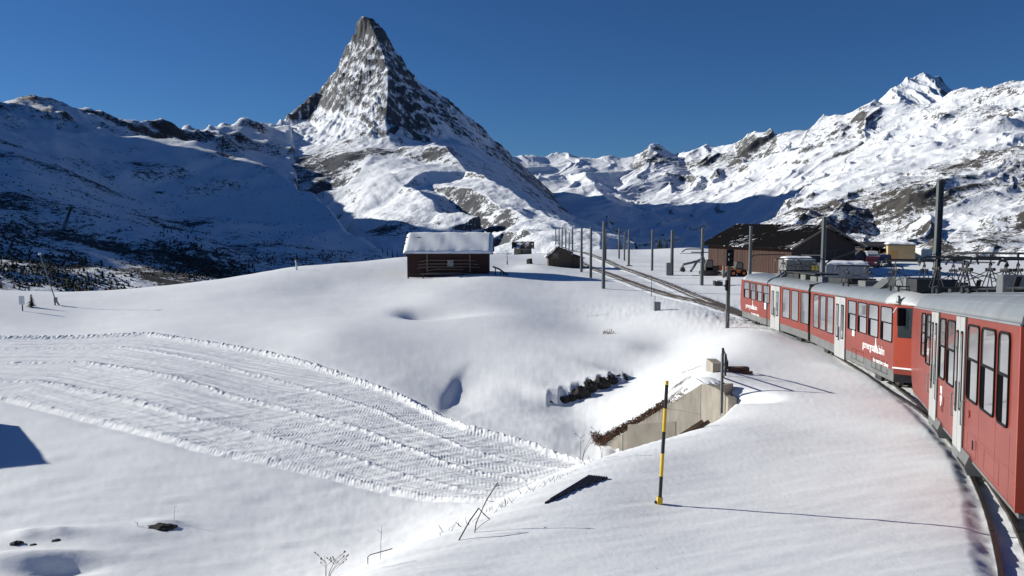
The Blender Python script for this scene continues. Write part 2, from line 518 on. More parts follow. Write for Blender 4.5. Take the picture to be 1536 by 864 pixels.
hl_pts = [(300, 240, 5.5), (360, 262, 5.2), (420, 290, 4.9), (240, 215, 5.0), (450, 250, 6.0), (480, 320, 4.4), (520, 370, 3.6), (-420, 300, 1.7), (-200, 300, 1.8), (0, 300, 2.05), (80, 300, 2.25), (160, 320, 2.4), (240, 345, 2.5), (330, 365, 2.5), (420, 368, 2.6), (500, 372, 2.7),
          (0, 380, 1.4), (80, 385, 1.5), (160, 395, 1.65), (240, 400, 1.75), (330, 405, 1.85), (420, 400, 2.0), (500, 392, 2.2), (-200, 380, 1.3), (-420, 380, 1.2),
          (-420, 480, 0.8), (-200, 480, 0.85), (0, 470, 0.95), (100, 470, 1.0), (200, 465, 1.1), (300, 455, 1.2), (420, 435, 1.4), (520, 425, 1.7), (640, 440, 1.9),
          ('w', -3600, 1000, 900), ('w', -3600, 2200, 1150), ('w', -3900, 3300, 1420), ('w', -4200, 4300, 1450), ('w', -4400, 5000, 1550), ('w', -5000, 6000, 1100),  # unseen ridge beyond the left edge, raised to throw shade over this slope
          ('w', -6500, 800, 500), ('w', -6500, 3500, 700), ('w', -6500, 7000, 500), ('w', -2300, 900, 250)]

def shape_hill(X, Y, Z):
    ns = fbm(X / 260, Y / 260, 6, 0.5)
    big = fbm(X / 900 + 5, Y / 900, 4)
    rg = ridged(X / 420 + 0.6 * big, Y / 300, 5, 0.42)
    up = sstep(330, 520, Z)
    Z2 = Z + ns * (9 + 8 * up) + (rg - 0.7) * (6 + 26 * up) + big * 26
    _, _, nz = nz_of(X, Y, blur(Z2, 1))
    steep = 1 - nz
    mid = fbm(X / 240, Y / 240, 4)
    rock = 0.27 + 0.36 * sstep(0.10, 0.36, steep) + 0.28 * mid
    rock += 0.08 * up * sstep(0.03, 0.16, steep)
    stx = ridged((Z + 0.30 * X + fbm(X / 300, Y / 300, 3) * 60) / 130, (X - Y) / 900, 4, 0.5)
    rock += 0.30 * (stx - 0.75) * (1 - 0.5 * bump_at(X, Y, 230, 230, 4.1, .5, .6))
    rock += 0.03 * sstep(180, -40, Z)
    for (px, py, d, r, rx, a) in [(40, 162, 4.5, .25, .4, .12), (150, 182, 4.7, .2, .5, .14), (245, 187, 5.3, .25, .4, .16), (350, 196, 6.2, .3, .3, .25), (395, 246, 4.15, .16, .35, .35), (330, 232, 4.3, .12, .3, .25), (440, 225, 6.0, .4, .3, .2),
                                  (40, 340, 1.75, .2, .2, .16), (130, 405, 1.5, .25, .18, .2), (20, 420, 1.2, .2, .2, .16), (290, 385, 1.95, .18, .14, .30), (350, 410, 1.85, .16, .18, .2), (460, 370, 2.6, .25, .25, .2),
                                  (490, 302, 3.4, .25, .25, -.6), (520, 345, 3.05, .2, .2, -.6), (555, 366, 2.9, .2, .2, -.5), (440, 195, 7.2, .5, .3, -.6), (430, 235, 6.0, .5, .3, -.4), (90, 262, 2.9, .10, .4, .22), (30, 240, 2.9, .12, .3, .22), (220, 232, 4.2, .35, .5, -.3), (150, 320, 2.3, .25, .3, -.1), (400, 300, 3.6, .3, .4, -.15)]:
        rock += a * bump_at(X, Y, px, py, d, r, rx)
    return Z2, np.clip(rock, 0, 1)

HILL = mountain('hillside', mat_hill, [hl_sky, hl_bench, hl_edge, hl_nose], hl_pts + back(hl_sky, 1.0, 500), -900, 660, 0.8, 8.4, 560, 380, shape_hill, 3, cut=lambda X, Y: (X / Y > (452 - 768) / FPX) & (Y > 3720))

# ---- the far glacier basin
mat_far = alpine_mat('far_rock_and_snow', (0.060, 0.062, 0.068), (0.115, 0.110, 0.105), sc=0.016, stretch=(1, 1, 0.7), sharp=0.10)
gl_sky = [(720, 230, 11.0), (770, 234, 11.0), (792, 233, 11.1), (818, 236, 11.2), (830, 229, 11.3), (842, 231, 11.3), (865, 233, 11.4), (888, 238, 11.3), (905, 235, 11.2), (930, 236, 11.2), (950, 233, 11.2), (1000, 236, 11.2)]
gl_rib = [(878, 262, 9.7), (886, 268, 9.3), (895, 280, 8.8), (915, 300, 8.2), (930, 320, 7.6)]
gl_pts = [(800, 262, 10.0), (840, 262, 10.2), (870, 258, 10.2), (905, 258, 10.3), (940, 262, 10.2), (840, 280, 9.3), (860, 276, 9.6), (830, 300, 8.6), (870, 300, 8.6), (905, 280, 9.4), (930, 296, 9.0), (960, 300, 9.0), (900, 325, 7.4), (850, 330, 7.4), (960, 335, 7.2), (800, 330, 7.4), (720, 330, 7.4), (1020, 340, 7.2), (860, 380, 6.0), (720, 380, 6), (1020, 380, 6.0)]
def shape_far(amp, thr=(0.14, 0.42), base=0.04, wl=520.0, zones=(), fall=(-0.5, -0.86)):
    def f(X, Y, Z):
        p = X * fall[1] - Y * fall[0]; q = X * fall[0] + Y * fall[1]
        wv = fbm(X / 900, Y / 900, 3) * 0.5
        gul = ridged(p / wl + wv, q / (wl * 3.2) + wv, 5, 0.45)
        ns = fbm(X / wl * 1.8, Y / wl * 1.8, 6, 0.5)
        Z2 = Z + (gul - 0.75) * amp + ns * amp * 0.09
        _, _, nz = nz_of(X, Y, blur(Z2, 1))
        st = pnoise((Z2 + 0.25 * X) / 60, Y / 900)
        rock = base + 0.42 * sstep(thr[0], thr[1], 1 - nz) + 0.14 * fbm(X / wl, Y / wl, 4) + 0.12 * st * sstep(0.08, 0.25, 1 - nz)
        for (px, py, d, r, rx, a) in zones:
            rock += a * bump_at(X, Y, px, py, d, r, rx)
        return Z2, np.clip(rock, 0, 1)
    return f
mountain('glacier', mat_far, [gl_sky, gl_rib], gl_pts + back(gl_sky, 1.0, 500), 725, 1015, 6.1, 12.2, 260, 240,
         shape_far(34, base=0.07, zones=[(830, 262, 10, .6, .8, -.3), (890, 248, 10.6, .5, .6, -.3), (795, 245, 10.6, .3, .2, .3), (915, 242, 10.9, .2, .2, .3)]), 2)

# ---- the long range on the right
rg_sky = [(900, 275, 11.0), (940, 250, 11.4), (958, 232, 11.4), (975, 217, 11.3), (990, 219, 11.3), (1012, 227, 11.2), (1035, 222, 11.0), (1060, 219, 10.9), (1080, 218, 10.8), (1100, 212, 10.6), (1120, 200, 10.4), (1140, 195, 10.2), (1165, 196, 10.0), (1192, 191, 9.8), (1210, 192, 9.7), (1225, 187, 9.6), (1240, 172, 9.4), (1252, 166, 9.3), (1268, 166, 9.2), (1285, 160, 9.1), (1310, 155, 9.0), (1345, 152, 8.8), (1400, 150, 8.6), (1460, 150, 8.4), (1560, 150, 8.0)]
rg_spur1 = [(975, 217, 11.3), (968, 250, 10.2), (985, 285, 9.0), (950, 325, 7.9), (935, 345, 7.2)]
rg_spur2 = [(1012, 227, 11.2), (1040, 262, 9.8), (1020, 300, 8.4)]
rg_spur3 = [(1100, 212, 10.6), (1110, 245, 9.6), (1070, 280, 8.6), (1050, 320, 7.4)]
rg_spur4 = [(1165, 196, 10.0), (1170, 230, 8.9), (1140, 265, 8.2)]
rg_spur5 = [(1252, 166, 9.3), (1262, 190, 8.7), (1230, 220, 8.0), (1200, 255, 7.5)]
rg_pts = [(1010, 255, 9.9), (1075, 250, 9.7), (1140, 240, 9.4), (1200, 222, 8.9), (1300, 190, 8.3), (1360, 185, 8.0), (1290, 215, 7.6), (1360, 215, 7.3), (1460, 200, 7.0), (1000, 320, 7.6), (1100, 300, 7.4), (1160, 285, 7.3), (1220, 270, 6.9), (1300, 255, 6.7), (1450, 250, 6.5),
          (930, 365, 6.0), (1000, 362, 6.0), (1060, 358, 6.0), (1120, 340, 6.1), (1200, 310, 6.1), (1300, 290, 6.1), (1450, 290, 6.0), (1560, 290, 6.0), (920, 400, 5.0), (1200, 400, 5.0), (1450, 400, 5.0), (1560, 400, 5.0), (905, 310, 8.4)]
mountain('mountain', mat_far, [rg_sky, rg_spur1, rg_spur2, rg_spur3, rg_spur4, rg_spur5], rg_pts + back(rg_sky, 1.2, 600), 905, 1540, 5.2, 12.4, 520, 420,
         shape_far(54, (0.10, 0.34), 0.20, 560.0, [(965, 240, 10.6, .5, .35, .28), (1060, 235, 10.2, .4, .6, .22), (1140, 212, 9.8, .4, .5, .25), (1270, 200, 8.6, .4, .5, .18), (1150, 260, 8.3, .6, .7, -.12), (1100, 330, 6.5, .7, 1.0, -.3)]), 2)

# ---- the snow pyramid behind the range
mat_white_peak = alpine_mat('snow_peak', (0.16, 0.15, 0.15), (0.24, 0.22, 0.20), sc=0.006, stretch=(1.6, 1.6, 0.6), sharp=0.12)
db_sky = [(1270, 185, 11.4), (1300, 168, 11.5), (1318, 149, 11.6), (1330, 139, 11.65), (1344, 128, 11.7), (1356, 119, 11.8), (1369, 115, 11.85), (1378, 109, 11.88), (1385, 106, 11.9), (1394, 110, 11.93), (1400, 116, 11.95), (1412, 118, 12.0), (1424, 128, 12.05), (1450, 148, 12.1), (1490, 165, 12.1)]
db_rib = [(1385, 106, 11.9), (1397, 122, 11.6), (1408, 136, 11.3), (1418, 152, 11.0), (1432, 180, 10.5)]
db_pts = [(1290, 200, 10.4), (1330, 165, 11.0), (1450, 200, 10.4), (1500, 210, 10.4), (1350, 150, 11.2)]
def shape_white(X, Y, Z):
    s = at(1385, 106, 11900)
    th = np.arctan2(Y - s[1], X - s[0])
    rr = np.hypot(X - s[0], Y - s[1])
    fl = ridged(th * 13 + fbm(X / 500, Y / 500, 2) * .4, rr / 1600, 3)
    Z2 = Z + sstep(20, 350, rr) * (fl - 0.6) * 14 + fbm(X / 250, Y / 250, 5) * 10
    _, _, nz = nz_of(X, Y, Z2)
    return Z2, np.clip(-0.15 + 0.15 * sstep(0.28, 0.6, 1 - nz) + 0.4 * bump_at(X, Y, 1340, 150, 11.2, .35, .35) + .3 * bump_at(X, Y, 1425, 150, 11.3, .3, .3), 0, 1)
mountain('mountain', mat_white_peak, [db_sky, db_rib], db_pts + back(db_sky, 0.9, 700), 1275, 1500, 10.3, 13.0, 240, 240, shape_far(46, (0.2, 0.55), 0.02, 380.0, [(1425, 150, 11.3, .3, .3, .25), (1335, 150, 11.2, .3, .3, .25)], (-0.3, -0.95)), 1)

# ---- the near slope on the right with its brown crags
mat_crag = alpine_mat('crag_rock_and_snow', (0.040, 0.040, 0.042), (0.098, 0.088, 0.080), sc=0.040, stretch=(0.9, 0.9, 1.3), sharp=0.08)
cr_sky = [(1300, 215, 6.3), (1345, 184, 6.2), (1380, 164, 6.2), (1405, 148, 6.2), (1428, 133, 6.2), (1450, 131, 6.1), (1466, 133, 6.0), (1480, 127, 5.9), (1492, 129, 5.85), (1502, 123, 5.8), (1515, 127, 5.7), (1536, 119, 5.6), (1580, 110, 5.5), (1650, 100, 5.4), (1800, 90, 5.2)]
cr_edge = [(1300, 215, 6.3), (1270, 240, 5.6), (1235, 264, 5.0), (1203, 281, 4.5), (1172, 308, 4.05), (1140, 338, 3.6), (1120, 362, 3.2), (1090, 400, 2.6)]
cr_dark = [(1466, 133, 6.0), (1470, 160, 5.5), (1440, 190, 5.0), (1400, 218, 4.6), (1380, 236, 4.3)]
cr_crag = [(1300, 300, 3.3), (1340, 284, 3.25), (1372, 266, 3.2), (1420, 262, 3.2), (1460, 250, 3.3), (1536, 232, 3.4), (1650, 220, 3.4)]
cr_cragfoot = [(1320, 345, 2.95), (1350, 332, 2.95), (1390, 318, 2.95), (1450, 298, 3.0), (1536, 275, 3.1), (1650, 265, 3.1)]
cr_step = [(1380, 356, 2.3), (1440, 330, 2.35), (1490, 312, 2.4), (1560, 305, 2.4), (1650, 300, 2.4)]
cr_stepfoot = [(1370, 376, 2.15), (1440, 352, 2.2), (1490, 338, 2.25), (1560, 333, 2.25), (1650, 330, 2.2)]
cr_pts = [(1350, 225, 5.0), (1300, 250, 4.6), (1250, 285, 3.9), (1200, 320, 3.4), (1420, 240, 4.0), (1480, 195, 4.6), (1536, 170, 4.8), (1620, 160, 4.8), (1480, 225, 3.9), (1560, 205, 4.0), (1200, 350, 2.9), (1260, 330, 3.0), (1290, 360, 2.5),
          (1120, 420, 2.0), (1250, 400, 1.9), (1350, 400, 1.8), (1450, 400, 1.6), (1560, 400, 1.5), (1650, 400, 1.4), (1800, 400, 1.4), (1800, 200, 4.2), (1800, 300, 2.4), (1240, 375, 2.3), (1440, 310, 2.75), (1536, 290, 2.85)]
def shape_crag(X, Y, Z):
    ns = fbm(X / 150, Y / 150, 6, 0.5)
    wv = fbm(X / 700, Y / 700, 3) * 0.5
    p = X * -0.66 + Y * 0.75; q = -0.75 * X - 0.66 * Y
    gul = ridged(p / 380 + wv, q / 1000 + wv, 5, 0.42)
    # ledges that climb to the right
    qz = Z - 0.30 * (X - 1500) + fbm(X / 260, Y / 260, 3) * 36
    st = ridged(qz / 85, Y / 1400 + X / 2600, 4, 0.5)
    Z2 = Z + (gul - 0.7) * 27 + ns * 4.5 + (st - 0.8) * 17
    _, _, nz = nz_of(X, Y, blur(Z2, 1))
    low = 1 - sstep(3300, 4300, Y)
    rock = 0.20 + 0.50 * sstep(0.14, 0.40, 1 - nz) + 0.22 * low * (st - 0.75) + 0.14 * fbm(X / 200, Y / 200, 4) + 0.16 * low
    for (px, py, d, r, rx, a) in [(1350, 300, 3.1, .16, .16, .16), (1385, 292, 3.1, .12, .10, .22), (1230, 310, 3.5, .4, .25, .24), (1280, 340, 2.8, .3, .3, .2), (1460, 160, 5.4, .5, .18, .36), (1415, 205, 4.8, .3, .18, .34),
                                  (1510, 127, 5.8, .25, .25, .3), (1440, 340, 2.3, .12, .2, .08), (1520, 322, 2.3, .10, .25, .1), (1400, 370, 2.0, .2, .3, .1), (1500, 310, 2.55, .12, .3, -.5), (1400, 185, 5.6, .3, .3, -.2), (1300, 260, 4.4, .4, .5, -.28), (1510, 190, 4.5, .4, .4, -.3), (1500, 230, 3.7, .2, .3, .1), (1430, 250, 3.6, .2, .2, .2)]:
        rock += a * bump_at(X, Y, px, py, d, r, rx)
    return Z2, np.clip(rock, 0, 1)
mountain('hillside', mat_crag, [cr_sky, cr_edge, cr_dark, cr_crag, cr_cragfoot, cr_step, cr_stepfoot], cr_pts + back(cr_sky, 1.2, 600), 1085, 1640, 1.5, 7.3, 480, 440, shape_crag, 2)
# ------------------------------------------------------------------ near ground
def lerp_tab(x, tab):
    xs = [t[0] for t in tab]; ys = [t[1] for t in tab]
    return np.interp(x, xs, ys)
ZR = [(-10, -3.0), (0, -3.55), (5, -3.95), (9.5, -4.42), (12, -4.73), (18, -5.32), (26, -5.99), (34, -6.55), (43, -7.05), (52, -7.42), (60, -7.66), (75, -7.88), (90, -7.98), (110, -8.05), (150, -8.1), (260, -8.2)]
def zr(y):
    return lerp_tab(y, ZR)

def on_rail(px, py, off=0.0):
    """picture point -> place on the inclined plane of the railway"""
    z = -5.0
    for _ in range(60):
        p = atz(px, py, z)
        z = 0.5 * z + 0.5 * (float(zr(p[1])) + off)
    return atz(px, py, z)

# the left edge of the cleared track: a low snow bank
EDGE_PX = [(1476, 990), (1464, 864), (1450, 785), (1440, 732), (1419, 680), (1387, 641), (1352, 606), (1300, 563), (1235, 522), (1190, 496)]
EDGE = [on_rail(px, py, 0.11) for px, py in EDGE_PX]
EDGE.sort(key=lambda p: p[1])
EDGE_Y = np.array([p[1] for p in EDGE]); EDGE_X = np.array([p[0] for p in EDGE])

SH_PX = [(250, 1000), (400, 930), (560, 862), (650, 814), (740, 770), (820, 729), (900, 690), (985, 662), (1060, 640)]
SHOULDER = [on_rail(px, py, 0.12) for px, py in SH_PX]
ctrl = []
ctrl += [(p[0], p[1], p[2]) for p in EDGE]
ctrl += SHOULDER
for i, p in enumerate(SHOULDER):
    a = SHOULDER[max(i - 1, 0)]; b = SHOULDER[min(i + 1, len(SHOULDER) - 1)]
    t = Vector((b[0] - a[0], b[1] - a[1])).normalized(); n = Vector((-t.y, t.x))
    ctrl.append((p[0] + n.x * 1.3, p[1] + n.y * 1.3, p[2] - 0.62))
    if i < 6:
        ctrl.append((p[0] + n.x * 3.4, p[1] + n.y * 3.4, p[2] - 2.4))
for px, py in [(990, 755), (1150, 800), (1300, 800), (1200, 700), (1100, 760), (1300, 660), (1180, 640), (900, 860), (750, 860), (1060, 700), (1200, 600), (1120, 560), (1180, 540)]:
    ctrl.append(on_rail(px, py, 0.14))
for y in (6, 12, 20, 28, 38, 48, 58, 68):                      # right of the train
    x = float(np.interp(y, [5, 12, 26, 43, 60, 75], [4.6, 7.6, 13.0, 15.9, 17, 16.8]))
    for o in (1.5, 5.0, 14.0):
        ctrl.append((x + o, y, float(zr(y)) - 0.1))
ctrl += [at(*p) for p in [
    # valley floor and groomed run
    (860, 704, 28.5), (780, 735, 26.5), (700, 752, 25.0), (500, 722, 27.6), (300, 680, 30.2), (150, 640, 33.7), (0, 603, 37.7), (-200, 590, 38.5),
    (890, 696, 29.7), (800, 668, 32.0), (700, 640, 34.0), (600, 592, 39.0), (500, 555, 43.5), (400, 527, 48.3), (230, 500, 55.0), (0, 506, 55.0), (-200, 510, 54.0),
    (500, 640, 33.6), (250, 580, 39.5), (700, 700, 29.3), (60, 545, 45.5),
    (0, 866, 19.3), (150, 866, 19.5), (300, 866, 19.9), (450, 850, 20.6), (500, 800, 23.1), (600, 800, 22.8), (150, 750, 25.0), (0, 700, 28.4), (350, 760, 24.9), (-200, 720, 27), (-250, 866, 19.0), (-500, 800, 20), (-500, 600, 36),
    # slope up to the hut
    (500, 500, 52), (300, 470, 66), (120, 478, 66), (500, 430, 88), (650, 480, 60), (650, 440, 78), (760, 480, 60), (760, 430, 86), (700, 520, 50.5), (620, 540, 46.5), (560, 465, 68),
    (690, 600, 39.5), (740, 570, 43), (780, 620, 37), (830, 640, 34.2), (800, 560, 44.0),
    (610, 416, 98), (735, 411, 98), (670, 411, 101), (770, 402, 116), (800, 398, 116), (850, 402, 122), (820, 425, 92), (880, 412, 104), (905, 433, 88),
    (440, 402, 114), (520, 396, 122), (600, 388, 134), (300, 431, 108), (200, 446, 106), (100, 457, 105), (0, 463, 105), (-150, 470, 104), (-400, 480, 100),
    # flank of the embankment
    (860, 612, 39.5), (885, 592, 40.8), (940, 570, 43.0), (900, 560, 44.2), (850, 570, 43.0), (940, 520, 49.5), (870, 520, 50.2), (1000, 520, 50.5), (1060, 520, 45), (1060, 565, 30.4), (1040, 579, 29.9), (1000, 606, 31.0), (950, 640, 32), (908, 664, 32.2), (1060, 548, 34.5), (1030, 560, 34.5), (990, 590, 34.8), (940, 610, 36), (905, 640, 34.5),
    (1110, 560, 31.5), (1095, 585, 28.0), (870, 470, 70), (930, 470, 68), (985, 470, 64), (900, 500, 58),
    (1090, 492, 52.5), (1060, 478, 58), (1020, 470, 62), (1130, 500, 46),
    # station level
    (1040, 440, 85), (1000, 420, 103), (960, 400, 128), (900, 385, 150), (1060, 420, 102), (1150, 420, 100), (1300, 425, 96), (1450, 420, 100), (1600, 420, 100), (1060, 395, 135), (960, 378, 180), (900, 374, 195), (1040, 372, 200), (1200, 385, 150), (1350, 391, 131), (1300, 396, 128), (1420, 393, 131), (1500, 393, 138), (1700, 393, 138),
    (780, 385, 150), (800, 381, 172), (720, 383, 160), (840, 379, 180)]]
# beyond the brow everything falls away towards the valley
ctrl += [(-150, 130, -34), (-95, 150, -34), (-60, 165, -28), (-35, 185, -24), (-12, 235, -22), (12, 280, -18), (40, 290, -16), (70, 250, -14), (130, 230, -14), (-160, 60, -14), (-120, 100, -16), (170, 90, -9), (120, 30, -6), (60, 0, -4.5), (-40, -5, -8.8), (-90, 30, -10), (-10, -5, -6.0), (-8, 4, -7.6), (-14, 9, -8.6)]
CT = np.array(ctrl, float)
# drop near duplicates
keep = []
for i, p in enumerate(CT):
    if all((p[0] - CT[j][0]) ** 2 + (p[1] - CT[j][1]) ** 2 > 0.25 for j in keep):
        keep.append(i)
CT = CT[keep]

# thin plate spline in a space where distance is compressed far away
def warp(x, y):
    r = np.sqrt(x * x + (y + 8) ** 2) + 1e-6
    s = np.log1p(r / 14.0) * 14.0 / r
    return x * s, (y + 8) * s
_cx, _cy = warp(CT[:, 0], CT[:, 1])
def _k(r2):
    return 0.5 * r2 * np.log(r2 + 1e-9)
n_ = len(CT)
_A = np.zeros((n_ + 3, n_ + 3))
_A[:n_, :n_] = _k((_cx[:, None] - _cx) ** 2 + (_cy[:, None] - _cy) ** 2) + np.eye(n_) * 0.06
_A[:n_, n_:] = np.stack([np.ones(n_), _cx, _cy], 1)
_A[n_:, :n_] = _A[:n_, n_:].T
_W = np.linalg.solve(_A, np.concatenate([CT[:, 2], [0, 0, 0]]))
def tps(x, y):
    sh = x.shape
    x = x.ravel(); y = y.ravel()
    u, v = warp(x, y)
    out = np.empty(len(u))
    for i in range(0, len(u), 40000):
        a = u[i:i + 40000]; b = v[i:i + 40000]
        out[i:i + 40000] = _k((a[:, None] - _cx) ** 2 + (b[:, None] - _cy) ** 2) @ _W[:n_] + _W[n_] + _W[n_ + 1] * a + _W[n_ + 2] * b
    return out.reshape(sh)

# groomed run: both edges as y over x
RU = [at(*p) for p in [(-260, 512, 54.0), (-100, 508, 54.5), (0, 506, 55.0), (120, 502, 55.2), (230, 500, 55.0), (400, 527, 48.3), (500, 555, 43.5), (600, 592, 39.0), (700, 640, 34.0), (800, 668, 32.0), (890, 696, 29.7), (960, 715, 28.5)]]
RL = [at(*p) for p in [(-260, 588, 38.7), (-100, 590, 38.4), (0, 603, 37.7), (150, 640, 33.7), (300, 680, 30.2), (500, 722, 27.6), (700, 757, 25.0), (800, 775, 24.0), (900, 790, 23.4)]]
def run_u(x): return np.interp(x, [p[0] for p in RU], [p[1] for p in RU])
def run_l(x): return np.interp(x, [p[0] for p in RL], [p[1] for p in RL])

# outline of the pit before the concrete wing wall: wall side first, then the brow of the embankment
def _wl(p, o=0.2):
    return (p[0] + 0.6 * o, p[1] + 0.8 * o, 'w')
_brow = [on_rail(px, py, 0.16) for px, py in ((1128, 601), (1108, 617), (1060, 640), (985, 662), (900, 690))]
PIT = [_wl(at(1112, 590, 27.7)), _wl(at(1087, 577, 28.0)), _wl(at(1052, 576, 28.9)), _wl(at(934, 650, 31.2)), (*_wl(at(895, 670, 32.3))[:2], 'f')]
PIT = PIT + [(p[0] - 0.36, p[1] + 0.48, 'f') for p in _brow[::-1]]
def gau(X, Y, cx, cy, rx, ry, rot=0.0):
    c, s = math.cos(rot), math.sin(rot)
    u = ((X - cx) * c + (Y - cy) * s) / rx; v = (-(X - cx) * s + (Y - cy) * c) / ry
    return np.exp(-(u * u + v * v))

def ground(X, Y, detail=True):
    Z = tps(X, Y)
    D = np.sqrt(X * X + Y * Y)
    # hollows and mounds
    c = at(632, 466, 65); q = X - c[0] + 0.25 * (Y - c[1]); Z -= 0.95 * np.exp(-((Y - c[1] - 0.25 * q) / 2.8) ** 2) * np.where(q > 0, np.exp(-(q / 5.0) ** 2), np.exp(-(q / 1.7) ** 2))
    c = at(1118, 606, 26.8); Z -= 0.55 * gau(X, Y, c[0], c[1], 0.6, 1.0, 0.5)
    # stream gully: steep on its left side
    t = sstep(38, 44, Y) * (1 - sstep(48, 56, Y)) 
    xc = np.interp(Y, [36, 40, 44, 50, 58], [-3.0, -2.9, -2.6, -1.8, 0.5])
    q = X - xc
    Z -= 0.27 * np.exp(-(Y - 40.6) ** 2 / 13.0) * np.where(q > 0, np.exp(-(q / 1.5) ** 2), np.exp(-(q / 0.40) ** 2))
    c = at(243, 786, 23.2); Z += 0.17 * gau(X, Y, c[0], c[1], 0.65, 0.30, 0.15)
    c = at(150, 800, 22.4); Z += 0.09 * gau(X, Y, c[0], c[1], 2.2, 0.35, 0.1)
    c = at(85, 806, 22.2); Z += 0.11 * gau(X, Y, c[0], c[1], 0.45, 0.25)
    c = at(40, 812, 22.0); Z += 0.15 * gau(X, Y, c[0], c[1], 0.5, 0.3)
    c = at(60, 838, 20.4); Z += 0.24 * gau(X, Y, c[0] - 0.4, c[1] , 1.9, 0.42, 0.2)
    c = at(95, 852, 19.9); Z -= 0.24 * gau(X, Y, c[0], c[1], 1.0, 0.4, 0.2)
    if detail:
        m = np.clip(D / 60, 0.15, 1.4)
        Z += 0.024 * m * fbm(X / 6.0, Y / 6.0, 4) + 0.06 * sstep(40, 90, D) * fbm(X / 17.0, Y / 17.0, 3)
        a = 0.45
        u = X * math.cos(a) + Y * math.sin(a); v = -X * math.sin(a) + Y * math.cos(a)
        emb = sstep(-1.0, 1.5, X + 0.25 * (16 - Y) * 0 + 0.0 - np.interp(Y, [5, 10, 14, 20, 26, 60], [-3.5, -1.5, 0.5, 4.5, 7, 9])) * (1 - sstep(36, 60, Y))
        Z += (1 - 0.68 * emb) * (0.026 * (1 - 0.8 * sstep(28, 55, D)) * fbm(u / 2.0, v / 0.36, 4) + 0.022 * fbm(u / 3.2, v / 1.2, 3) * (1 - 0.85 * sstep(35, 60, D)))
    # churned clods left of the points and around the embankment
    rough = gau(X, Y, 15.5, 58, 3, 7) + 0.5 * gau(X, Y, 9, 70, 3, 5) + 0.6 * gau(X, Y, 17, 75, 4, 10)
    rough = np.clip(rough, 0, 1)
    Z += rough * 0.10 * np.abs(fbm(X / 0.6, Y / 0.9, 4))
    # undercut bank with rock in its face
    a = at(818, 612, 39.6); b = at(944, 562, 43.2)
    l_ = math.hypot(b[0] - a[0], b[1] - a[1]); tx, ty = (b[0] - a[0]) / l_, (b[1] - a[1]) / l_
    al = ((X - a[0]) * tx + (Y - a[1]) * ty) / l_; sd_ = -(X - a[0]) * ty + (Y - a[1]) * tx + 0.12 * fbm(X / 0.7, Y / 0.7, 3)
    Z += 0.55 * sstep(0.0, 0.20, sd_) * np.exp(-np.maximum(sd_, 0) / 2.4) * sstep(-0.10, 0.15, al) * (1 - sstep(0.88, 1.12, al))
    # the pit in front of the wing wall
    P = PIT; dw = np.full(X.shape, 1e9); df = np.full(X.shape, 1e9); ins = np.zeros(X.shape, bool)
    near = (X > -1) & (X < 12) & (Y > 15) & (Y < 36)
    if near.any():
        x = X[near]; y = Y[near]; w_ = np.full(x.shape, 1e9); f_ = np.full(x.shape, 1e9); c_ = np.zeros(x.shape, bool)
        for i in range(len(P)):
            ax, ay, kind = P[i]; bx, by, _ = P[(i + 1) % len(P)]
            t = np.clip(((x - ax) * (bx - ax) + (y - ay) * (by - ay)) / ((bx - ax) ** 2 + (by - ay) ** 2 + 1e-9), 0, 1)
            d_ = np.hypot(x - ax - t * (bx - ax), y - ay - t * (by - ay))
            if kind == 'w': w_ = np.minimum(w_, d_)
            else: f_ = np.minimum(f_, d_)
            cr = ((ay > y) != (by > y)) & (x < (bx - ax) * (y - ay) / (by - ay + 1e-12) + ax)
            c_ ^= cr
        q = np.where(c_, sstep(0, 0.16, w_) * sstep(0, 1.1, f_), 0)
        Z[near] = Z[near] * (1 - q) + np.minimum(Z[near], -9.35) * q
    # cleared railway
    ex = np.interp(Y, EDGE_Y, EDGE_X) + 0.05 * fbm(X * 0 + 3.1, Y / 1.6, 3)
    k = sstep(-0.05, 0.32, X - ex) * sstep(2, 4, Y) * (1 - sstep(40, 45, Y)) * (1 - sstep(7.5, 10, X - ex))
    Zt = zr(Y) + 0.025 + 0.025 * fbm(X / 0.5, Y / 0.5, 3)
    Z = Z * (1 - k) + Zt * k
    # groomed run is pressed in
    mr = (X > -46) & (X < 6)
    yu, yl = run_u(X), run_l(X)
    inr = sstep(-0.3, 0.5, yu - Y) * sstep(-0.3, 0.5, Y - yl) * mr
    Z -= 0.12 * inr
    return Z, rough, k

na_in, na_out = 860, 40
az = np.concatenate([np.linspace(-74, -36, na_out)[:-1], np.linspace(-36, 36, na_in), np.linspace(36, 74, na_out)[1:]])
az = np.radians(az)
p_ = 0.62
rr_ = np.linspace(3.0 ** -p_, 300.0 ** -p_, 560) ** (-1 / p_)
RR, AZ = np.meshgrid(rr_, az, indexing='ij')
GX, GY = RR * np.sin(AZ), RR * np.cos(AZ)
GZ, G_rough, G_k = ground(GX, GY)
mat_snow = snow_mat('snow', 1.0, dirt=True)
dirt = np.clip(0.42 * G_rough + 0.22 * G_k, 0, 1)
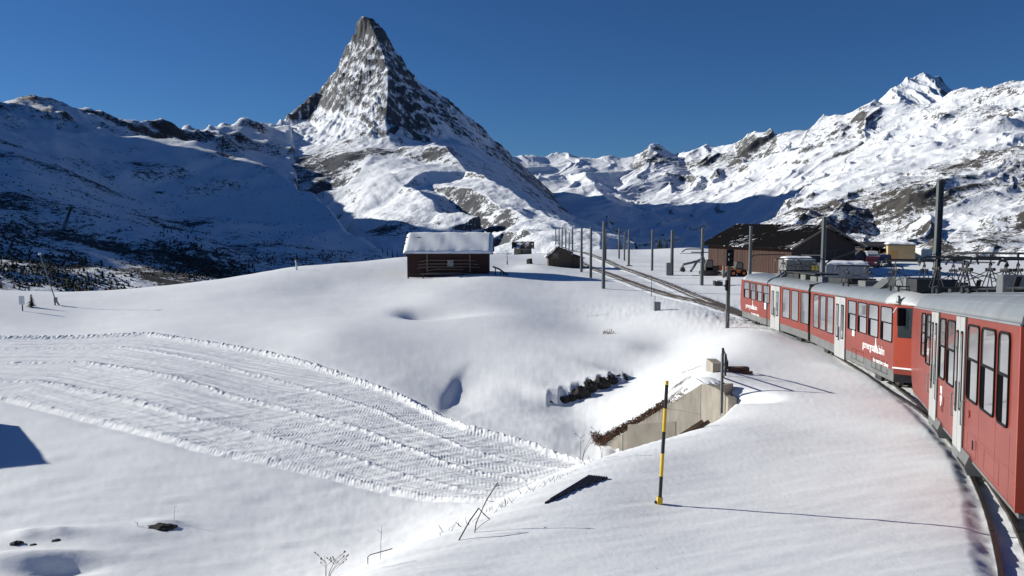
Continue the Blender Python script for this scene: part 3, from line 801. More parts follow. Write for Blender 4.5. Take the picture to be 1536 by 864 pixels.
# stones, soil and dead grass that show through on the bank above the concrete
for (px, py, d, rx, ry, a) in [(1020, 600, 33, 1.0, 1.2, .5), (1040, 570, 35.5, .7, 1.6, .45), (1010, 622, 31.5, .8, 1.0, .5), (1035, 545, 39, .5, 1.5, .4), (985, 640, 31, .8, .6, .5),
                                 (897, 462, 68, 2.5, 1.6, .42), (880, 455, 74, 2.0, 1.4, .3), (912, 502, 57, .6, .6, .4), (950, 470, 65, 2.0, 1.2, .4), (1000, 462, 66, 2, 1.2, .4)]:
    c = at(px, py, d); dirt = np.maximum(dirt, a * 1.15 * gau(GX, GY, c[0], c[1], rx, ry))
GROUND = grid_mesh('ground', GX, GY, GZ, mat_snow, {'dirt': dirt})
tag(GROUND, kind='structure')
def gz(x, y):
    return float(ground(np.array([float(x)]), np.array([float(y)]))[0][0])

def on_ground(px, py, d0=3.5, d1=240.0):
    """first place where the sight line of a picture point meets the ground"""
    ds = np.geomspace(d0, d1, 1500)
    r = ray(px, py)
    X = r[0] * ds / r[1]; Z = r[2] * ds / r[1]
    g = ground(X, ds)[0]
    w = np.where(Z < g)[0]
    if len(w) == 0: return None
    i = w[0]
    return (float(X[i]), float(ds[i]), float(g[i]))

# ---- the groomed run, tread marks and berms as real relief
ns_, nt_ = 1350, 176
xs_ = np.linspace(-44.0, 4.6, ns_)
T_, XS = np.meshgrid(np.linspace(0, 1, nt_), xs_, indexing='ij')
YS = run_l(XS) + T_ * (run_u(XS) - run_l(XS))
yc = 0.5 * (run_l(xs_) + run_u(xs_))
sl = np.concatenate([[0], np.cumsum(np.hypot(np.diff(xs_), np.diff(yc)))])
S_ = np.broadcast_to(sl, XS.shape)
Wd = np.broadcast_to(run_u(xs_) - run_l(xs_), XS.shape)
V_ = T_ * Wd * 0.80
base = ground(XS, YS)[0]
wob = V_ + 0.10 * fbm(S_ / 9, V_ / 3, 3)
lane = wob / 0.86
lf = lane - np.floor(lane)
li = np.floor(lane).astype(int)
intr = sstep(0.10, 0.18, lf) * (1 - sstep(0.70, 0.80, lf))         # a belt print
strength = 0.45 + 0.55 * np.sin(li * 2.4 + 1.0) ** 2
cle = np.sin(2 * math.pi * (S_ / 0.165 + 0.35 * np.sin(li * 5.1) + 0.5 * lf * (1 - 2 * (li % 2)) + 0.18 * fbm(S_ / 2.0, V_ / 2.0, 2)))
relief = intr * strength * 0.010 * np.clip(cle * 1.8, -1, 1) * (0.75 + 0.5 * fbm(S_ / 1.7, V_ / 0.8, 3))
relief += (1 - intr) * 0.013 * (0.6 + fbm(S_ / 0.55, V_ / 0.2, 4))
relief += 0.020 * fbm(S_ / 6.0, V_ / 0.9, 3) + 0.007 * fbm(S_ / 0.4, V_ / 0.3, 3)
# long grooves along the run
relief += 0.026 * fbm(S_ / 9.0, wob / 0.22, 3) + 0.034 * np.abs(np.sin(math.pi * wob / 0.86)) * sstep(-0.2, 0.5, fbm(S_ / 12, li * 1.7, 2))
# soft windrows left between passes
for v0, h in [(0.20, .07), (0.45, .10), (0.70, .07)]:
    c = v0 + 0.03 * fbm(S_ / 10, S_ * 0, 2)
    relief += h * np.exp(-((T_ - c) / 0.018) ** 2) * (0.7 + 0.9 * np.abs(fbm(S_ / 0.45, V_ / 0.35, 3)))
upb = np.exp(-((T_ - 0.962) / 0.030) ** 2); lob = np.exp(-((T_ - 0.03) / 0.035) ** 2)
clod = np.abs(fbm(S_ / 0.34, V_ / 0.45, 4))
relief += upb * (0.17 + 0.10 * clod) + lob * (0.03 + 0.035 * clod)
fade = sstep(0.0, 0.045, T_) * (1 - sstep(0.975, 1.0, T_))
PZ = base + 0.11 + 0.85 * relief * fade + (fade - 1) * 0.16
mat_piste = snow_mat('groomed_snow', 1.6)
PISTE = grid_mesh('ski_run', XS, YS, PZ, mat_piste)
tag(PISTE, kind='structure')
# ------------------------------------------------------------------ railway
mat_rail = plain('rail_steel', (0.055, 0.045, 0.04), rough=0.5, metal=0.4, var=0.3, scale=4)
mat_steel_dark = plain('dark_steel', (0.035, 0.037, 0.04), rough=0.5, metal=0.3, var=0.25)
mat_steel = plain('galvanised_steel', (0.20, 0.21, 0.22), rough=0.5, metal=0.5, var=0.2, scale=6)
mat_mast = plain('mast_paint', (0.085, 0.095, 0.095), rough=0.6, var=0.25, scale=2, stretch=(1, 1, 0.3))
mat_black = plain('black_rubber', (0.012, 0.012, 0.013), rough=0.8, var=0.1, spec=0.12)
mat_gap_dark = plain('painted_interior_dark', (0.006, 0.006, 0.007), rough=1.0, var=0.1, spec=0.0)
mat_white = plain('white_paint', (0.78, 0.79, 0.80), rough=0.45, var=0.05)

def resample(pts, step):
    pts = [Vector(p) for p in pts]
    # smooth with Catmull-Rom first
    out = []
    n = len(pts)
    for i in range(n - 1):
        p0 = pts[max(i - 1, 0)]; p1 = pts[i]; p2 = pts[i + 1]; p3 = pts[min(i + 2, n - 1)]
        m = max(2, int((p2 - p1).length / step))
        for k in range(m):
            t = k / m
            out.append(0.5 * ((2 * p1) + (p2 - p0) * t + (2 * p0 - 5 * p1 + 4 * p2 - p3) * t * t + (3 * p1 - p0 - 3 * p2 + p3) * t ** 3))
    out.append(pts[-1])
    return out

def offset_line(pts, o):
    out = []
    for i, p in enumerate(pts):
        a = pts[max(i - 1, 0)]; b = pts[min(i + 1, len(pts) - 1)]
        t = (b - a); t.z = 0; t.normalize()
        out.append(p + Vector((t.y, -t.x, 0)) * o)          # to the right of travel
    return out

def rail_obj(pts, name, parent, w=0.05, h=0.11, mat=None):
    mb = MB()
    prof = [(-w, -0.14), (-w * 0.35, -0.11), (-w * 0.35, h * 0.7), (-w * 0.55, h * 0.75), (-w * 0.55, h), (w * 0.55, h), (w * 0.55, h * 0.75), (w * 0.35, h * 0.7), (w * 0.35, -0.11), (w, -0.14)]
    rows = []
    for i, p in enumerate(pts):
        a = pts[max(i - 1, 0)]; b = pts[min(i + 1, len(pts) - 1)]
        t = (b - a); t.z = 0; t.normalize()
        r = Vector((t.y, -t.x, 0))
        rows.append([p + r * q[0] + Vector((0, 0, q[1])) for q in prof])
    k = len(prof)
    for row in rows: mb.v += [tuple(v) for v in row]
    for i in range(len(rows) - 1):
        for j in range(k):
            a_ = i * k + j; b_ = i * k + (j + 1) % k
            mb.f.append((a_, b_, b_ + k, a_ + k))
    return mb.build(name, mat or mat_rail, parent)

def track(left_rail, gauge=1.0, extra=None):
    tr = empty('railway_track', (0, 0, 0)); tag(tr, kind='structure')
    L0 = resample(left_rail, 0.8)
    for p in L0:
        if p.y > 58: p.z = p.z + (gz(p.x, p.y) + 0.03 - p.z) * float(sstep(58, 63, np.array(p.y)))
    rail_obj(L0, 'rail', tr)
    rail_obj(offset_line(L0, gauge), 'rail', tr)
    rk = offset_line(L0, gauge / 2)
    rail_obj([p + Vector((0, 0, 0.03)) for p in rk], 'rack_rail', tr, w=0.05, h=0.10)
    return tr, L0

def zz(x, y, o=0.0):
    return (x, y, float(zr(y)) + o)
A_pts = [on_rail(1562, 1000), on_rail(1550, 890), on_rail(1535, 827), on_rail(1503, 760), on_rail(1461, 701), on_rail(1412, 641), on_rail(1355, 592), on_rail(1310, 560)]
A_pts = [(p[0], p[1], float(zr(p[1])) + 0.0) for p in A_pts] + [zz(16.55, 43), zz(17.15, 52), zz(17.5, 60), zz(17.75, 70), zz(17.85, 82), zz(17.65, 98), zz(16.9, 114), zz(15.5, 140), zz(13.6, 165), zz(11.5, 190)]
TRACK_A, LA = track(A_pts)
B_pts = [zz(17.45, 62), zz(17.25, 67), zz(16.75, 73.5), zz(15.6, 80.5), zz(14.0, 91), zz(12.9, 100), zz(12.0, 113.6), zz(11.2, 128), zz(10.0, 150), zz(8.6, 172)]
TRACK_B, LB = track(B_pts)
def ballast(line, y0, y1):
    c = [p for p in offset_line(line, 0.5) if y0 < p.y < y1]
    off = np.linspace(-1.5, 1.5, 41)
    P = [];
    for i, p in enumerate(c):
        a = c[max(i - 1, 0)]; b = c[min(i + 1, len(c) - 1)]; t = (b - a); t.z = 0; t.normalize()
        P.append([(p.x + t.y * o, p.y - t.x * o) for o in off])
    P = np.array(P); X, Y = P[..., 0], P[..., 1]
    O = np.broadcast_to(off, X.shape)
    edge = sstep(1.5, 0.9, np.abs(O)) if False else 1 - sstep(0.9, 1.5, np.abs(O))
    Z = ground(X, Y)[0] + 0.05 * edge - 0.03 * (1 - edge) + 0.035 * fbm(X / 0.5, Y / 0.5, 3) * edge
    rl = np.minimum(np.abs(O - 0.5), np.abs(O + 0.5))
    d = np.maximum(0.95 * np.exp(-(rl / 0.13) ** 2), 0.36 * edge)
    o = grid_mesh('ballast', X, Y, Z, mat_snow, {'dirt': d}); tag(o, kind='structure')
ballast(LA, 59, 186); ballast(LB, 64, 170)
# the narrow cable duct beside the left rail, its lid bare of snow at the edge
D_pts = [on_rail(1508, 1000), on_rail(1504, 920), on_rail(1500, 864), on_rail(1482, 785), on_rail(1461, 729), on_rail(1433, 676), on_rail(1385, 624), on_rail(1334, 590), on_rail(1289, 558), on_rail(1240, 527)]
DL = resample([(p[0], p[1], float(zr(p[1])) + 0.0) for p in D_pts], 0.8)
rail_obj(DL, 'guard_rail', TRACK_A, w=0.06, h=0.10)

# ------------------------------------------------------------------ the red train
def car_paint(name, col):
    m, nt, b = new_mat(name)
    tc = N(nt, 'ShaderNodeTexCoord')
    n1 = N(nt, 'ShaderNodeTexNoise', Scale=0.8, Detail=6.0, Roughness=0.65)
    n2 = N(nt, 'ShaderNodeTexNoise', Scale=0.35, Detail=3.0)
    L(nt, tc.outputs['Object'], n1.inputs['Vector']); L(nt, tc.outputs['Object'], n2.inputs['Vector'])
    r = ramp(nt, [(0.3, tuple(c * 0.82 for c in col)), (0.7, tuple(c * 1.14 for c in col))])
    L(nt, n1.outputs['Fac'], r.inputs['Fac'])
    # salt and dust thrown up from the track
    sep = N(nt, 'ShaderNodeSeparateXYZ'); L(nt, tc.outputs['Object'], sep.inputs[0])
    mr = N(nt, 'ShaderNodeMapRange'); mr.inputs['From Min'].default_value = 1.7; mr.inputs['From Max'].default_value = 0.5; mr.inputs['To Max'].default_value = 0.5
    L(nt, sep.outputs['Z'], mr.inputs['Value'])
    mu = N(nt, 'ShaderNodeMath', operation='MULTIPLY'); L(nt, mr.outputs['Result'], mu.inputs[0]); L(nt, n1.outputs['Fac'], mu.inputs[1])
    mx = N(nt, 'ShaderNodeMix', data_type='RGBA'); L(nt, mu.outputs[0], mx.inputs['Factor'])
    L(nt, r.outputs['Color'], mx.inputs['A']); mx.inputs['B'].default_value = (0.15, 0.055, 0.04, 1)
    L(nt, mx.outputs['Result'], b.inputs['Base Color'])
    b.inputs['Roughness'].default_value = 0.42; b.inputs['Specular IOR Level'].default_value = 0.28
    b.inputs['Coat Weight'].default_value = 0.15; b.inputs['Coat Roughness'].default_value = 0.10
    bp = N(nt, 'ShaderNodeBump', Strength=0.08, Distance=0.05); L(nt, n2.outputs['Fac'], bp.inputs['Height']); L(nt, bp.outputs['Normal'], b.inputs['Normal'])
    return m
mat_red = car_paint('car_red', (0.225, 0.024, 0.010))
mat_orange = car_paint('car_front_red', (0.42, 0.05, 0.02))
mat_skirt = plain('skirt_grey', (0.13, 0.135, 0.135), rough=0.6, var=0.25, scale=1.5)
mat_roof = plain('roof_grey', (0.25, 0.27, 0.29), rough=0.42, metal=0.25, var=0.14, scale=0.9, stretch=(0.5, 2, 2))
mat_cap = plain('roof_end_white', (0.46, 0.48, 0.49), rough=0.4, var=0.07)
mat_door = plain('door_silver', (0.42, 0.43, 0.42), rough=0.4, metal=0.2, var=0.1, scale=1.2)
mat_equip = plain('roof_equipment_grey', (0.13, 0.135, 0.135), rough=0.6, var=0.3, scale=2)
mat_equip_dark = plain('roof_equipment_black', (0.022, 0.024, 0.025), rough=0.6, var=0.3, scale=2)
def glass_mat(name, col, rough):
    m, nt, b = new_mat(name)
    tc = N(nt, 'ShaderNodeTexCoord')
    n1 = N(nt, 'ShaderNodeTexNoise', Scale=0.9, Detail=3.0); L(nt, tc.outputs['Object'], n1.inputs['Vector'])
    r = ramp(nt, [(0.35, tuple(c * 0.7 for c in col)), (0.65, tuple(c * 1.3 for c in col))]); L(nt, n1.outputs['Fac'], r.inputs['Fac'])
    L(nt, r.outputs['Color'], b.inputs['Base Color'])
    b.inputs['Roughness'].default_value = rough
    b.inputs['IOR'].default_value = 1.6
    b.inputs['Coat Weight'].default_value = 1.0; b.inputs['Coat Roughness'].default_value = 0.03
    bp = N(nt, 'ShaderNodeBump', Strength=0.03, Distance=0.05); L(nt, n1.outputs['Fac'], bp.inputs['Height']); L(nt, bp.outputs['Normal'], b.inputs['Normal'])
    return m
mat_pane = glass_mat('window_glass', (0.13, 0.14, 0.15), 0.12)
mat_pane_dark = glass_mat('dark_glass', (0.015, 0.017, 0.02), 0.06)

def rrect(u0, u1, w0, w1, r, n=4):
    r = min(r, (u1 - u0) / 2.01, (w1 - w0) / 2.01)
    out = []
    for cx, cy, a0 in ((u1 - r, w1 - r, 0), (u0 + r, w1 - r, 90), (u0 + r, w0 + r, 180), (u1 - r, w0 + r, 270)):
        for k in range(n + 1):
            a = math.radians(a0 + 90 * k / n)
            out.append((cx + r * math.cos(a), cy + r * math.sin(a)))
    return out

class Section:
    """one car body in its own frame: u along, v to the far side, w up from the rail"""
    def __init__(self, P0, P1, width=2.65):
        a = Vector((P0[0], P0[1], float(zr(P0[1])))); b = Vector((P1[0], P1[1], float(zr(P1[1]))))
        self.L = (b - a).length
        U = (b - a).normalized()
        V = Vector((-U.y, U.x, 0)).normalized()           # travelling towards the camera, the far side is on the left hand
        W = U.cross(V) * -1.0
        if W.z < 0: W = -W
        self.M = Matrix(((U.x, V.x, W.x, a.x), (U.y, V.y, W.y, a.y), (U.z, V.z, W.z, a.z), (0, 0, 0, 1)))
        self.width = width
        self.a, self.U, self.W = a, U, W
    def u(self, px, py=480):
        r = ray(px, py)
        k = r[0] / r[1]
        return (k * self.a.y - self.a.x) / (self.U.x - k * self.U.y)
    def w(self, px, py):
        u = self.u(px, py)
        p = self.a + self.U * u
        z = atz(px, py, -1.0)
        r = ray(px, py)
        return (r[2] / r[1] * p.y - p.z) / self.W.z

EAVE, TOP, SK = 3.12, 3.61, 0.45
ROOFP = [(-0.015, EAVE - 0.02), (0.0, EAVE + 0.09), (0.07, EAVE + 0.21), (0.22, EAVE + 0.33), (0.48, EAVE + 0.42), (0.9, EAVE + 0.47), (1.325, EAVE + 0.49)]
ROOFP = ROOFP + [(2.65 - v, w) for v, w in ROOFP[::-1][1:]]

def loft(secs, name, mat, parent, M, smooth=True):
    mb = MB()
    k = len(secs[0])
    for s in secs: mb.v += [tuple(p) for p in s]
    for i in range(len(secs) - 1):
        for j in range(k - 1):
            a = i * k + j
            mb.f.append((a, a + 1, a + 1 + k, a + k))
        a = i * k; b = i * k + k - 1
        mb.f.append((b, a, a + k, b + k))
    mb.f.append(tuple(range(k))[::-1]); n = (len(secs) - 1) * k
    mb.f.append(tuple(range(n, n + k)))
    o = mb.build(name, mat, parent, M=M)
    if smooth:
        for p in o.data.polygons: p.use_smooth = len(p.vertices) == 4
    return o

def roof(S, parent, u0, u1, M):
    return loft([[(u, v, w) for v, w in ROOFP] for u in (u0, u0 + 0.01, (u0 + u1) / 2, u1 - 0.01, u1)], 'roof', mat_roof, parent, M)

def cap(S, parent, u_full, u_end, M, drop=0.50, inset=0.18):
    secs = []
    for t in (0, 0.15, 0.35, 0.55, 0.75, 0.9, 1.0):
        k = 1 - math.sqrt(max(0, 1 - t * t))
        q = 1 - k * 0.92
        i_ = inset * t * t
        secs.append([(u_full + (u_end - u_full) * t, i_ + v * (2.65 - 2 * i_) / 2.65, EAVE - 0.02 + (w - EAVE + 0.02) * q) for v, w in ROOFP])
    return loft(secs, 'roof_end', mat_cap, parent, M)

def window(S, parent, u0, u1, w0, w1, split=0.46, gap=0.24, r=0.09, v=0.0, dark=False, two=True):
    M = S.M
    out = rrect(u0, u1, w0, w1, r); inn = rrect(u0 + 0.038, u1 - 0.038, w0 + 0.038, w1 - 0.038, r * 0.75)
    mb = MB(); n = len(out)
    y0, y1 = v - 0.028, v + 0.03
    mb.v = [(p[0], y0, p[1]) for p in out] + [(p[0], y0, p[1]) for p in inn] + [(p[0], y1, p[1]) for p in out] + [(p[0], y1, p[1]) for p in inn]
    for i in range(n):
        j = (i + 1) % n
        mb.f += [(i, j, n + j, n + i), (i, j, 2 * n + j, 2 * n + i), (n + i, n + j, 3 * n + j, 3 * n + i)]
    wm = w1 - (w1 - w0) * split
    if two: mb.box(u0 + 0.04, u1 - 0.04, y0 + 0.006, y1, wm - 0.022, wm + 0.022)
    fr = mb.build('window', mat_black, parent, M=M)
    pm = mat_pane_dark if dark else mat_pane
    def pane(a, b, c, d, mat, depth):
        q = MB(); q.prism(rrect(a, b, c, d, 0.03, 3), 'y', v - depth, v - depth + 0.006)
        return q.build('pane', mat, fr, M=M)
    if two:
        pane(u0 + 0.034, u1 - 0.034, wm + 0.018, w1 - 0.034, pm, 0.010)
        pane(u0 + 0.034 + gap * (u1 - u0), u1 - 0.034, w0 + 0.034, wm - 0.018, pm, 0.016)
        g = MB(); g.box(u0 + 0.034, u0 + 0.05 + gap * (u1 - u0), v - 0.009, v - 0.005, w0 + 0.034, wm - 0.018)  # flat black panel, painted as the dark interior behind the open half
        g.build('painted_gap_dark', mat_gap_dark, fr, M=M)
    else:
        pane(u0 + 0.034, u1 - 0.034, w0 + 0.034, w1 - 0.034, pm, 0.012)
    return fr

def door(S, parent, u0, u1, w0=0.40, w1=3.06, glass=(1.25, 2.75)):
    M = S.M
    um = (u0 + u1) / 2
    fr = MB()
    fr.box(u0 - 0.03, u1 + 0.03, -0.012, 0.02, w0 - 0.02, w1 + 0.03)
    d = fr.build('door', mat_black, parent, M=M)
    for a, b in ((u0, um - 0.012), (um + 0.012, u1)):
        q = MB(); q.prism(rrect(a, b, w0, w1, 0.03, 2), 'y', -0.034, -0.010)
        q.build('door_leaf', mat_door, d, M=M)
        c = (b - a)
        g = MB(); g.prism(rrect(a + c * 0.22, b - c * 0.22, glass[0], glass[1], 0.06, 3), 'y', -0.046, -0.033)
        g.build('door_glass_seal', mat_black, d, M=M)
        g = MB(); g.prism(rrect(a + c * 0.31, b - c * 0.31, glass[0] + 0.05, glass[1] - 0.05, 0.05, 3), 'y', -0.052, -0.045)
        g.build('door_glass', mat_pane, d, M=M)
    h = MB(); h.tube([(um - 0.06, -0.075, 1.15), (um - 0.06, -0.075, 1.75)], 0.014, 6); h.tube([(um + 0.06, -0.075, 1.15), (um + 0.06, -0.075, 1.75)], 0.014, 6)
    h.build('door_handle', mat_steel_dark, d, M=M)
    return d

def body(S, parent, outline, mat, bevel=0.05):
    mb = MB(); mb.prism(outline, 'y', 0.0, S.width)
    return mb.build('body', mat, parent, M=S.M, bevel=bevel, seg=2)

def text_mesh(txt, size, name, mat, parent, M, bold=0.0):
    cu = bpy.data.curves.new(name, 'FONT'); cu.body = txt; cu.size = size; cu.extrude = 0.002; cu.offset = bold
    cu.align_x = 'LEFT'
    t = bpy.data.objects.new('tmp_text', cu); COL.objects.link(t)
    bpy.context.view_layer.update()
    dg = bpy.context.evaluated_depsgraph_get()
    me = bpy.data.meshes.new_from_object(t.evaluated_get(dg))
    bpy.data.objects.remove(t)
    me.transform(M)
    me.materials.clear(); me.materials.append(mat)
    o = link(name, me, parent)
    return o, me

def side_text(S, parent, txt, u, w, size, mat=None, name='lettering', bold=0.0, v=-0.006):
    # local text x -> +u, y -> +w, facing -v
    T = S.M @ Matrix(((1, 0, 0, u), (0, 0, 1, v), (0, 1, 0, w), (0, 0, 0, 1)))
    return text_mesh(txt, size, name, mat or mat_white, parent, T, bold)[0]

def peak_mark(S, parent, u, w, s):
    mb = MB()
    P = lambda pts: [(u + a * s, w + b * s) for a, b in pts]
    mb.prism(P([(-0.42, 0), (-0.14, 0), (-0.02, 0.30), (0.06, 0.42), (-0.02, 0.60), (0.0, 1.0), (-0.06, 1.15), (-0.12, 0.98), (-0.16, 0.55), (-0.26, 0.42)]), 'y', -0.009, -0.004)
    mb.prism(P([(0.02, 0.34), (0.10, 0.46), (0.30, 0.30), (0.52, 0), (0.26, 0), (0.16, 0.2)]), 'y', -0.0095, -0.0045)
    mb.prism(P([(-0.02, 0.0), (0.14, 0.0), (0.06, 0.16), (0.02, 0.2)]), 'y', -0.0085, -0.004)
    return mb.build('peak_emblem', mat_white, parent, M=S.M)

def logo(S, parent, u, w, s):
    side_text(S, parent, 'gornergrat', u, w, 0.40 * s, bold=0.004 * s)
    peak_mark(S, parent, u + 1.98 * s, w - 0.02 * s, 0.62 * s)
    side_text(S, parent, 'bahn', u + 2.34 * s, w, 0.40 * s, bold=0.004 * s)
    for word, du in (('the', 1.60), ('matterhorn', 1.96), ('railway', 3.02)):
        side_text(S, parent, word, u + du * s, w - 0.36 * s, 0.215 * s, bold=0.003 * s)

def step_box(S, parent, u0, u1):
    mb = MB()
    mb.prism([(-0.02, 0.52), (-0.10, 0.30), (-0.04, 0.16), (0.45, 0.16), (0.45, 0.52)], 'x', u0, u1)
    mb.build('step', mat_skirt, parent, M=S.M)
    g = MB(); g.box(u0 + 0.03, u1 - 0.03, -0.11, -0.085, 0.30, 0.34); g.build('step_tread', mat_steel_dark, parent, M=S.M)

def bogie(S, parent, uc):
    mb = MB()
    mb.box(uc - 1.2, uc + 1.2, 0.42, 0.56, 0.30, 0.52); mb.box(uc - 1.2, uc + 1.2, 2.09, 2.23, 0.30, 0.52)
    mb.box(uc - 0.3, uc + 0.3, 0.4, 2.25, 0.32, 0.55); mb.box(uc - 0.5, uc + 0.4, 0.28, 0.42, 0.14, 0.42)
    b = mb.build('bogie', mat_steel_dark, parent, M=S.M, bevel=0.02)
    for s_ in (-0.85, 0.85):
        for v in (0.72, 1.80):
            w = MB(); w.tube([(uc + s_, v, 0.36), (uc + s_, v + 0.13, 0.36)], 0.36, 20)
            w.build('wheel', mat_rail, b, M=S.M)

def pantograph(S, parent, uc, v0=0.25, v1=2.4, h=1.0, base=TOP, n=3):
    """wide current collector: four V struts, crossed stays, bar with drooped horns"""
    M = S.M
    mb = MB()
    for du in (-0.55, 0.55):
        mb.tube([(uc + du, v0, base + 0.10), (uc + du, v1, base + 0.10)], 0.025, 6)
    for v in (v0 + 0.1, v1 - 0.1):
        mb.tube([(uc - 0.6, v, base + 0.12), (uc + 0.6, v, base + 0.12)], 0.025, 6)
        for du in (-0.5, 0.5):
            mb.tube([(uc + du, v, base - 0.08), (uc + du, v, base + 0.12)], 0.045, 8)
    p = mb.build('pantograph', mat_steel_dark, parent, M=M)
    a = MB()
    for i in range(n):
        vc = v0 + 0.12 + (v1 - v0 - 0.24) * i / (n - 1)
        for du in (-0.45, 0.45):
            a.tube([(uc + du, vc - 0.14, base + 0.12), (uc + du * 0.4, vc - 0.02, base + h * 0.62), (uc, vc, base + h * 0.93)], 0.016, 5)
            a.tube([(uc + du, vc + 0.14, base + 0.12), (uc + du * 0.4, vc + 0.02, base + h * 0.62)], 0.016, 5)
        a.tube([(uc - 0.1, vc - 0.09, base + h * 0.66), (uc + 0.1, vc + 0.09, base + h * 0.66)], 0.05, 6)
        a.tube([(uc - 0.05, vc, base + h * 0.80), (uc + 0.05, vc, base + h * 0.80)], 0.045, 6)
    for i in range(n - 1):
        va = v0 + 0.12 + (v1 - v0 - 0.24) * i / (n - 1); vb = v0 + 0.12 + (v1 - v0 - 0.24) * (i + 1) / (n - 1)
        a.tube([(uc - 0.2, va + 0.05, base + h * 0.62), (uc - 0.3, vb - 0.1, base + 0.30)], 0.012, 5)
        a.tube([(uc - 0.2, vb - 0.05, base + h * 0.62), (uc - 0.3, va + 0.1, base + 0.30)], 0.012, 5)
    a.build('pantograph_arm', mat_steel_dark, p, M=M)
    for du, vv in ((-0.08, (v0 - 0.25, (v0 + v1) / 2 - 0.05)), (0.10, ((v0 + v1) / 2 - 0.1, v1 + 0.25))):
        c = MB()
        c.tube([(uc + du, vv[0] - 0.10, base + h * 0.80), (uc + du, vv[0] - 0.06, base + h * 0.93), (uc + du, vv[0] + 0.10, base + h), (uc + du, vv[1] - 0.10, base + h), (uc + du, vv[1] + 0.06, base + h * 0.93), (uc + du, vv[1] + 0.10, base + h * 0.80)], 0.030, 6)
        c.build('contact_bar', mat_steel_dark, p, M=M)

def roof_box(S, parent, u0, u1, v0, v1, w0, w1, mat, name='roof_box', bevel=0.02):
    mb = MB(); mb.box(u0, u1, v0, v1, w0, w1)
    return mb.build(name, mat, parent, M=S.M, bevel=bevel)

def fairing(S, parent, u0, u1):
    mb = MB(); mb.prism([(0.42, EAVE + 0.36), (0.62, EAVE + 0.50), (0.98, EAVE + 0.82), (1.05, EAVE + 0.77), (0.9, EAVE + 0.42)], 'x', u0, u1)
    mb.build('roof_fairing', mat_equip, parent, M=S.M)

SA = Section((16.62, 58.9), (15.90, 43.25))
SB = Section((15.86, 42.95), (13.02, 27.4))
SC = Section((12.90, 26.0), (6.75, 10.30))

# --- the far twin unit
far = empty('railcar', (14.6, 42, float(zr(42))))
tag(far, 'far red articulated railcar with grey roof and white gornergrat bahn lettering on its side', 'railcar', 'coupled red railcars')
def rel(o):      # keep world placement when parented to an empty that is not at the origin
    return o
_far_loc = far.location.copy(); far.location = (0, 0, 0)
La, Lb = SA.L, SB.L
body(SA, far, [(0.55, SK + 0.40), (0.18, 0.95), (0.0, 1.5), (0.10, 2.2), (0.32, EAVE), (La - 0.12, EAVE), (La - 0.12, SK + 0.40)], mat_red)
body(SB, far, [(0.12, SK + 0.40), (0.12, EAVE), (Lb - 0.0, EAVE), (Lb - 0.0, SK + 0.40)], mat_red, bevel=0.03)
for S, a, b in ((SA, 0.6, La - 0.12), (SB, 0.12, Lb - 0.05)):
    mb = MB(); mb.box(a, b, 0.02, 2.63, SK, SK + 0.44); mb.build('skirt', mat_skirt, far, M=S.M, bevel=0.02)
roof(SA, far, 1.3, La - 0.10, SA.M); cap(SA, far, 1.3, 0.15, SA.M)
roof(SB, far, 0.10, Lb - 1.15, SB.M); cap(SB, far, Lb - 1.15, Lb + 0.70, SB.M, inset=0.55)
# bellows between the two bodies
mb = MB()
for k in range(6):
    i_ = 0.05 if k % 2 == 0 else 0.12
    mb.box(La - 0.13 + k * 0.075, La - 0.13 + k * 0.075 + 0.07, i_, 2.65 - i_, SK + 0.05, EAVE + 0.40 - i_)
mb.build('gangway_bellows', mat_black, far, M=SA.M)
short = lambda S, px0, px1, w0=1.92, w1=3.00, **k: window(S, far, S.u(px0), S.u(px1), w0, w1, **k)
for a, b in ((1115.5, 1123.5), (1125.2, 1133), (1134.8, 1142.6), (1144.6, 1153.8)): short(SA, a, b, 1.86)
door(SA, far, SA.u(1156.5), SA.u(1169.8))
for a, b in ((1174, 1184.6), (1187.4, 1198), (1201.5, 1213.6)): short(SA, a, b, 1.28, two=False)
for a, b in ((1220.8, 1228.8), (1231, 1239.4), (1241.6, 1251.2)): short(SB, a, b, 1.28, two=False)
door(SB, far, SB.u(1254.2), SB.u(1269.6))
for a, b in ((1273.4, 1285.6), (1288.4, 1302), (1304.6, 1319.6), (1323.4, 1341)): short(SB, a, b, 1.78)
logo(SB, far, SB.u(1294.8, 520), 1.25, 1.02)
logo(SA, far, SA.u(1119.0, 460), 1.22, 1.02)
# small notice plates and access flaps on the lower side
for S, px, w_ in ((SB, 1280.0, 1.55), (SA, 1146.5, 1.45)):
    u_ = S.u(px); mb = MB(); mb.prism(rrect(u_, u_ + 0.42, w_, w_ + 0.42, 0.03, 2), 'y', -0.012, -0.004); mb.build('notice_plate', mat_white, far, M=S.M)
    for q_ in ((u_ + 0.43, u_ + 0.53, w_, w_ + 0.42), (u_ - 0.14, u_ - 0.04, w_ + 0.1, w_ + 0.22)):
        mb = MB(); mb.box(q_[0], q_[1], -0.012, -0.004, q_[2], q_[3]); mb.build('notice_symbol', mat_steel_dark, far, M=S.M)
mat_flap = car_paint('flap_red', (0.24, 0.035, 0.028))
for px0, px1 in ((1277, 1283), (1284, 1295), (1306.5, 1313), (1314, 1321), (1322, 1331)):
    u0, u1 = SB.u(px0, 560), SB.u(px1, 560)
    mb = MB()
    for a, b, c, d in ((u0, u1, 1.02, 1.035), (u0, u1, 0.62, 0.635), (u0, u0 + 0.02, 0.62, 1.035), (u1 - 0.02, u1, 0.62, 1.035)):
        mb.box(a, b, -0.004, 0.0, c, d)
    mb.build('flap_seam', mat_black, far, M=SB.M)
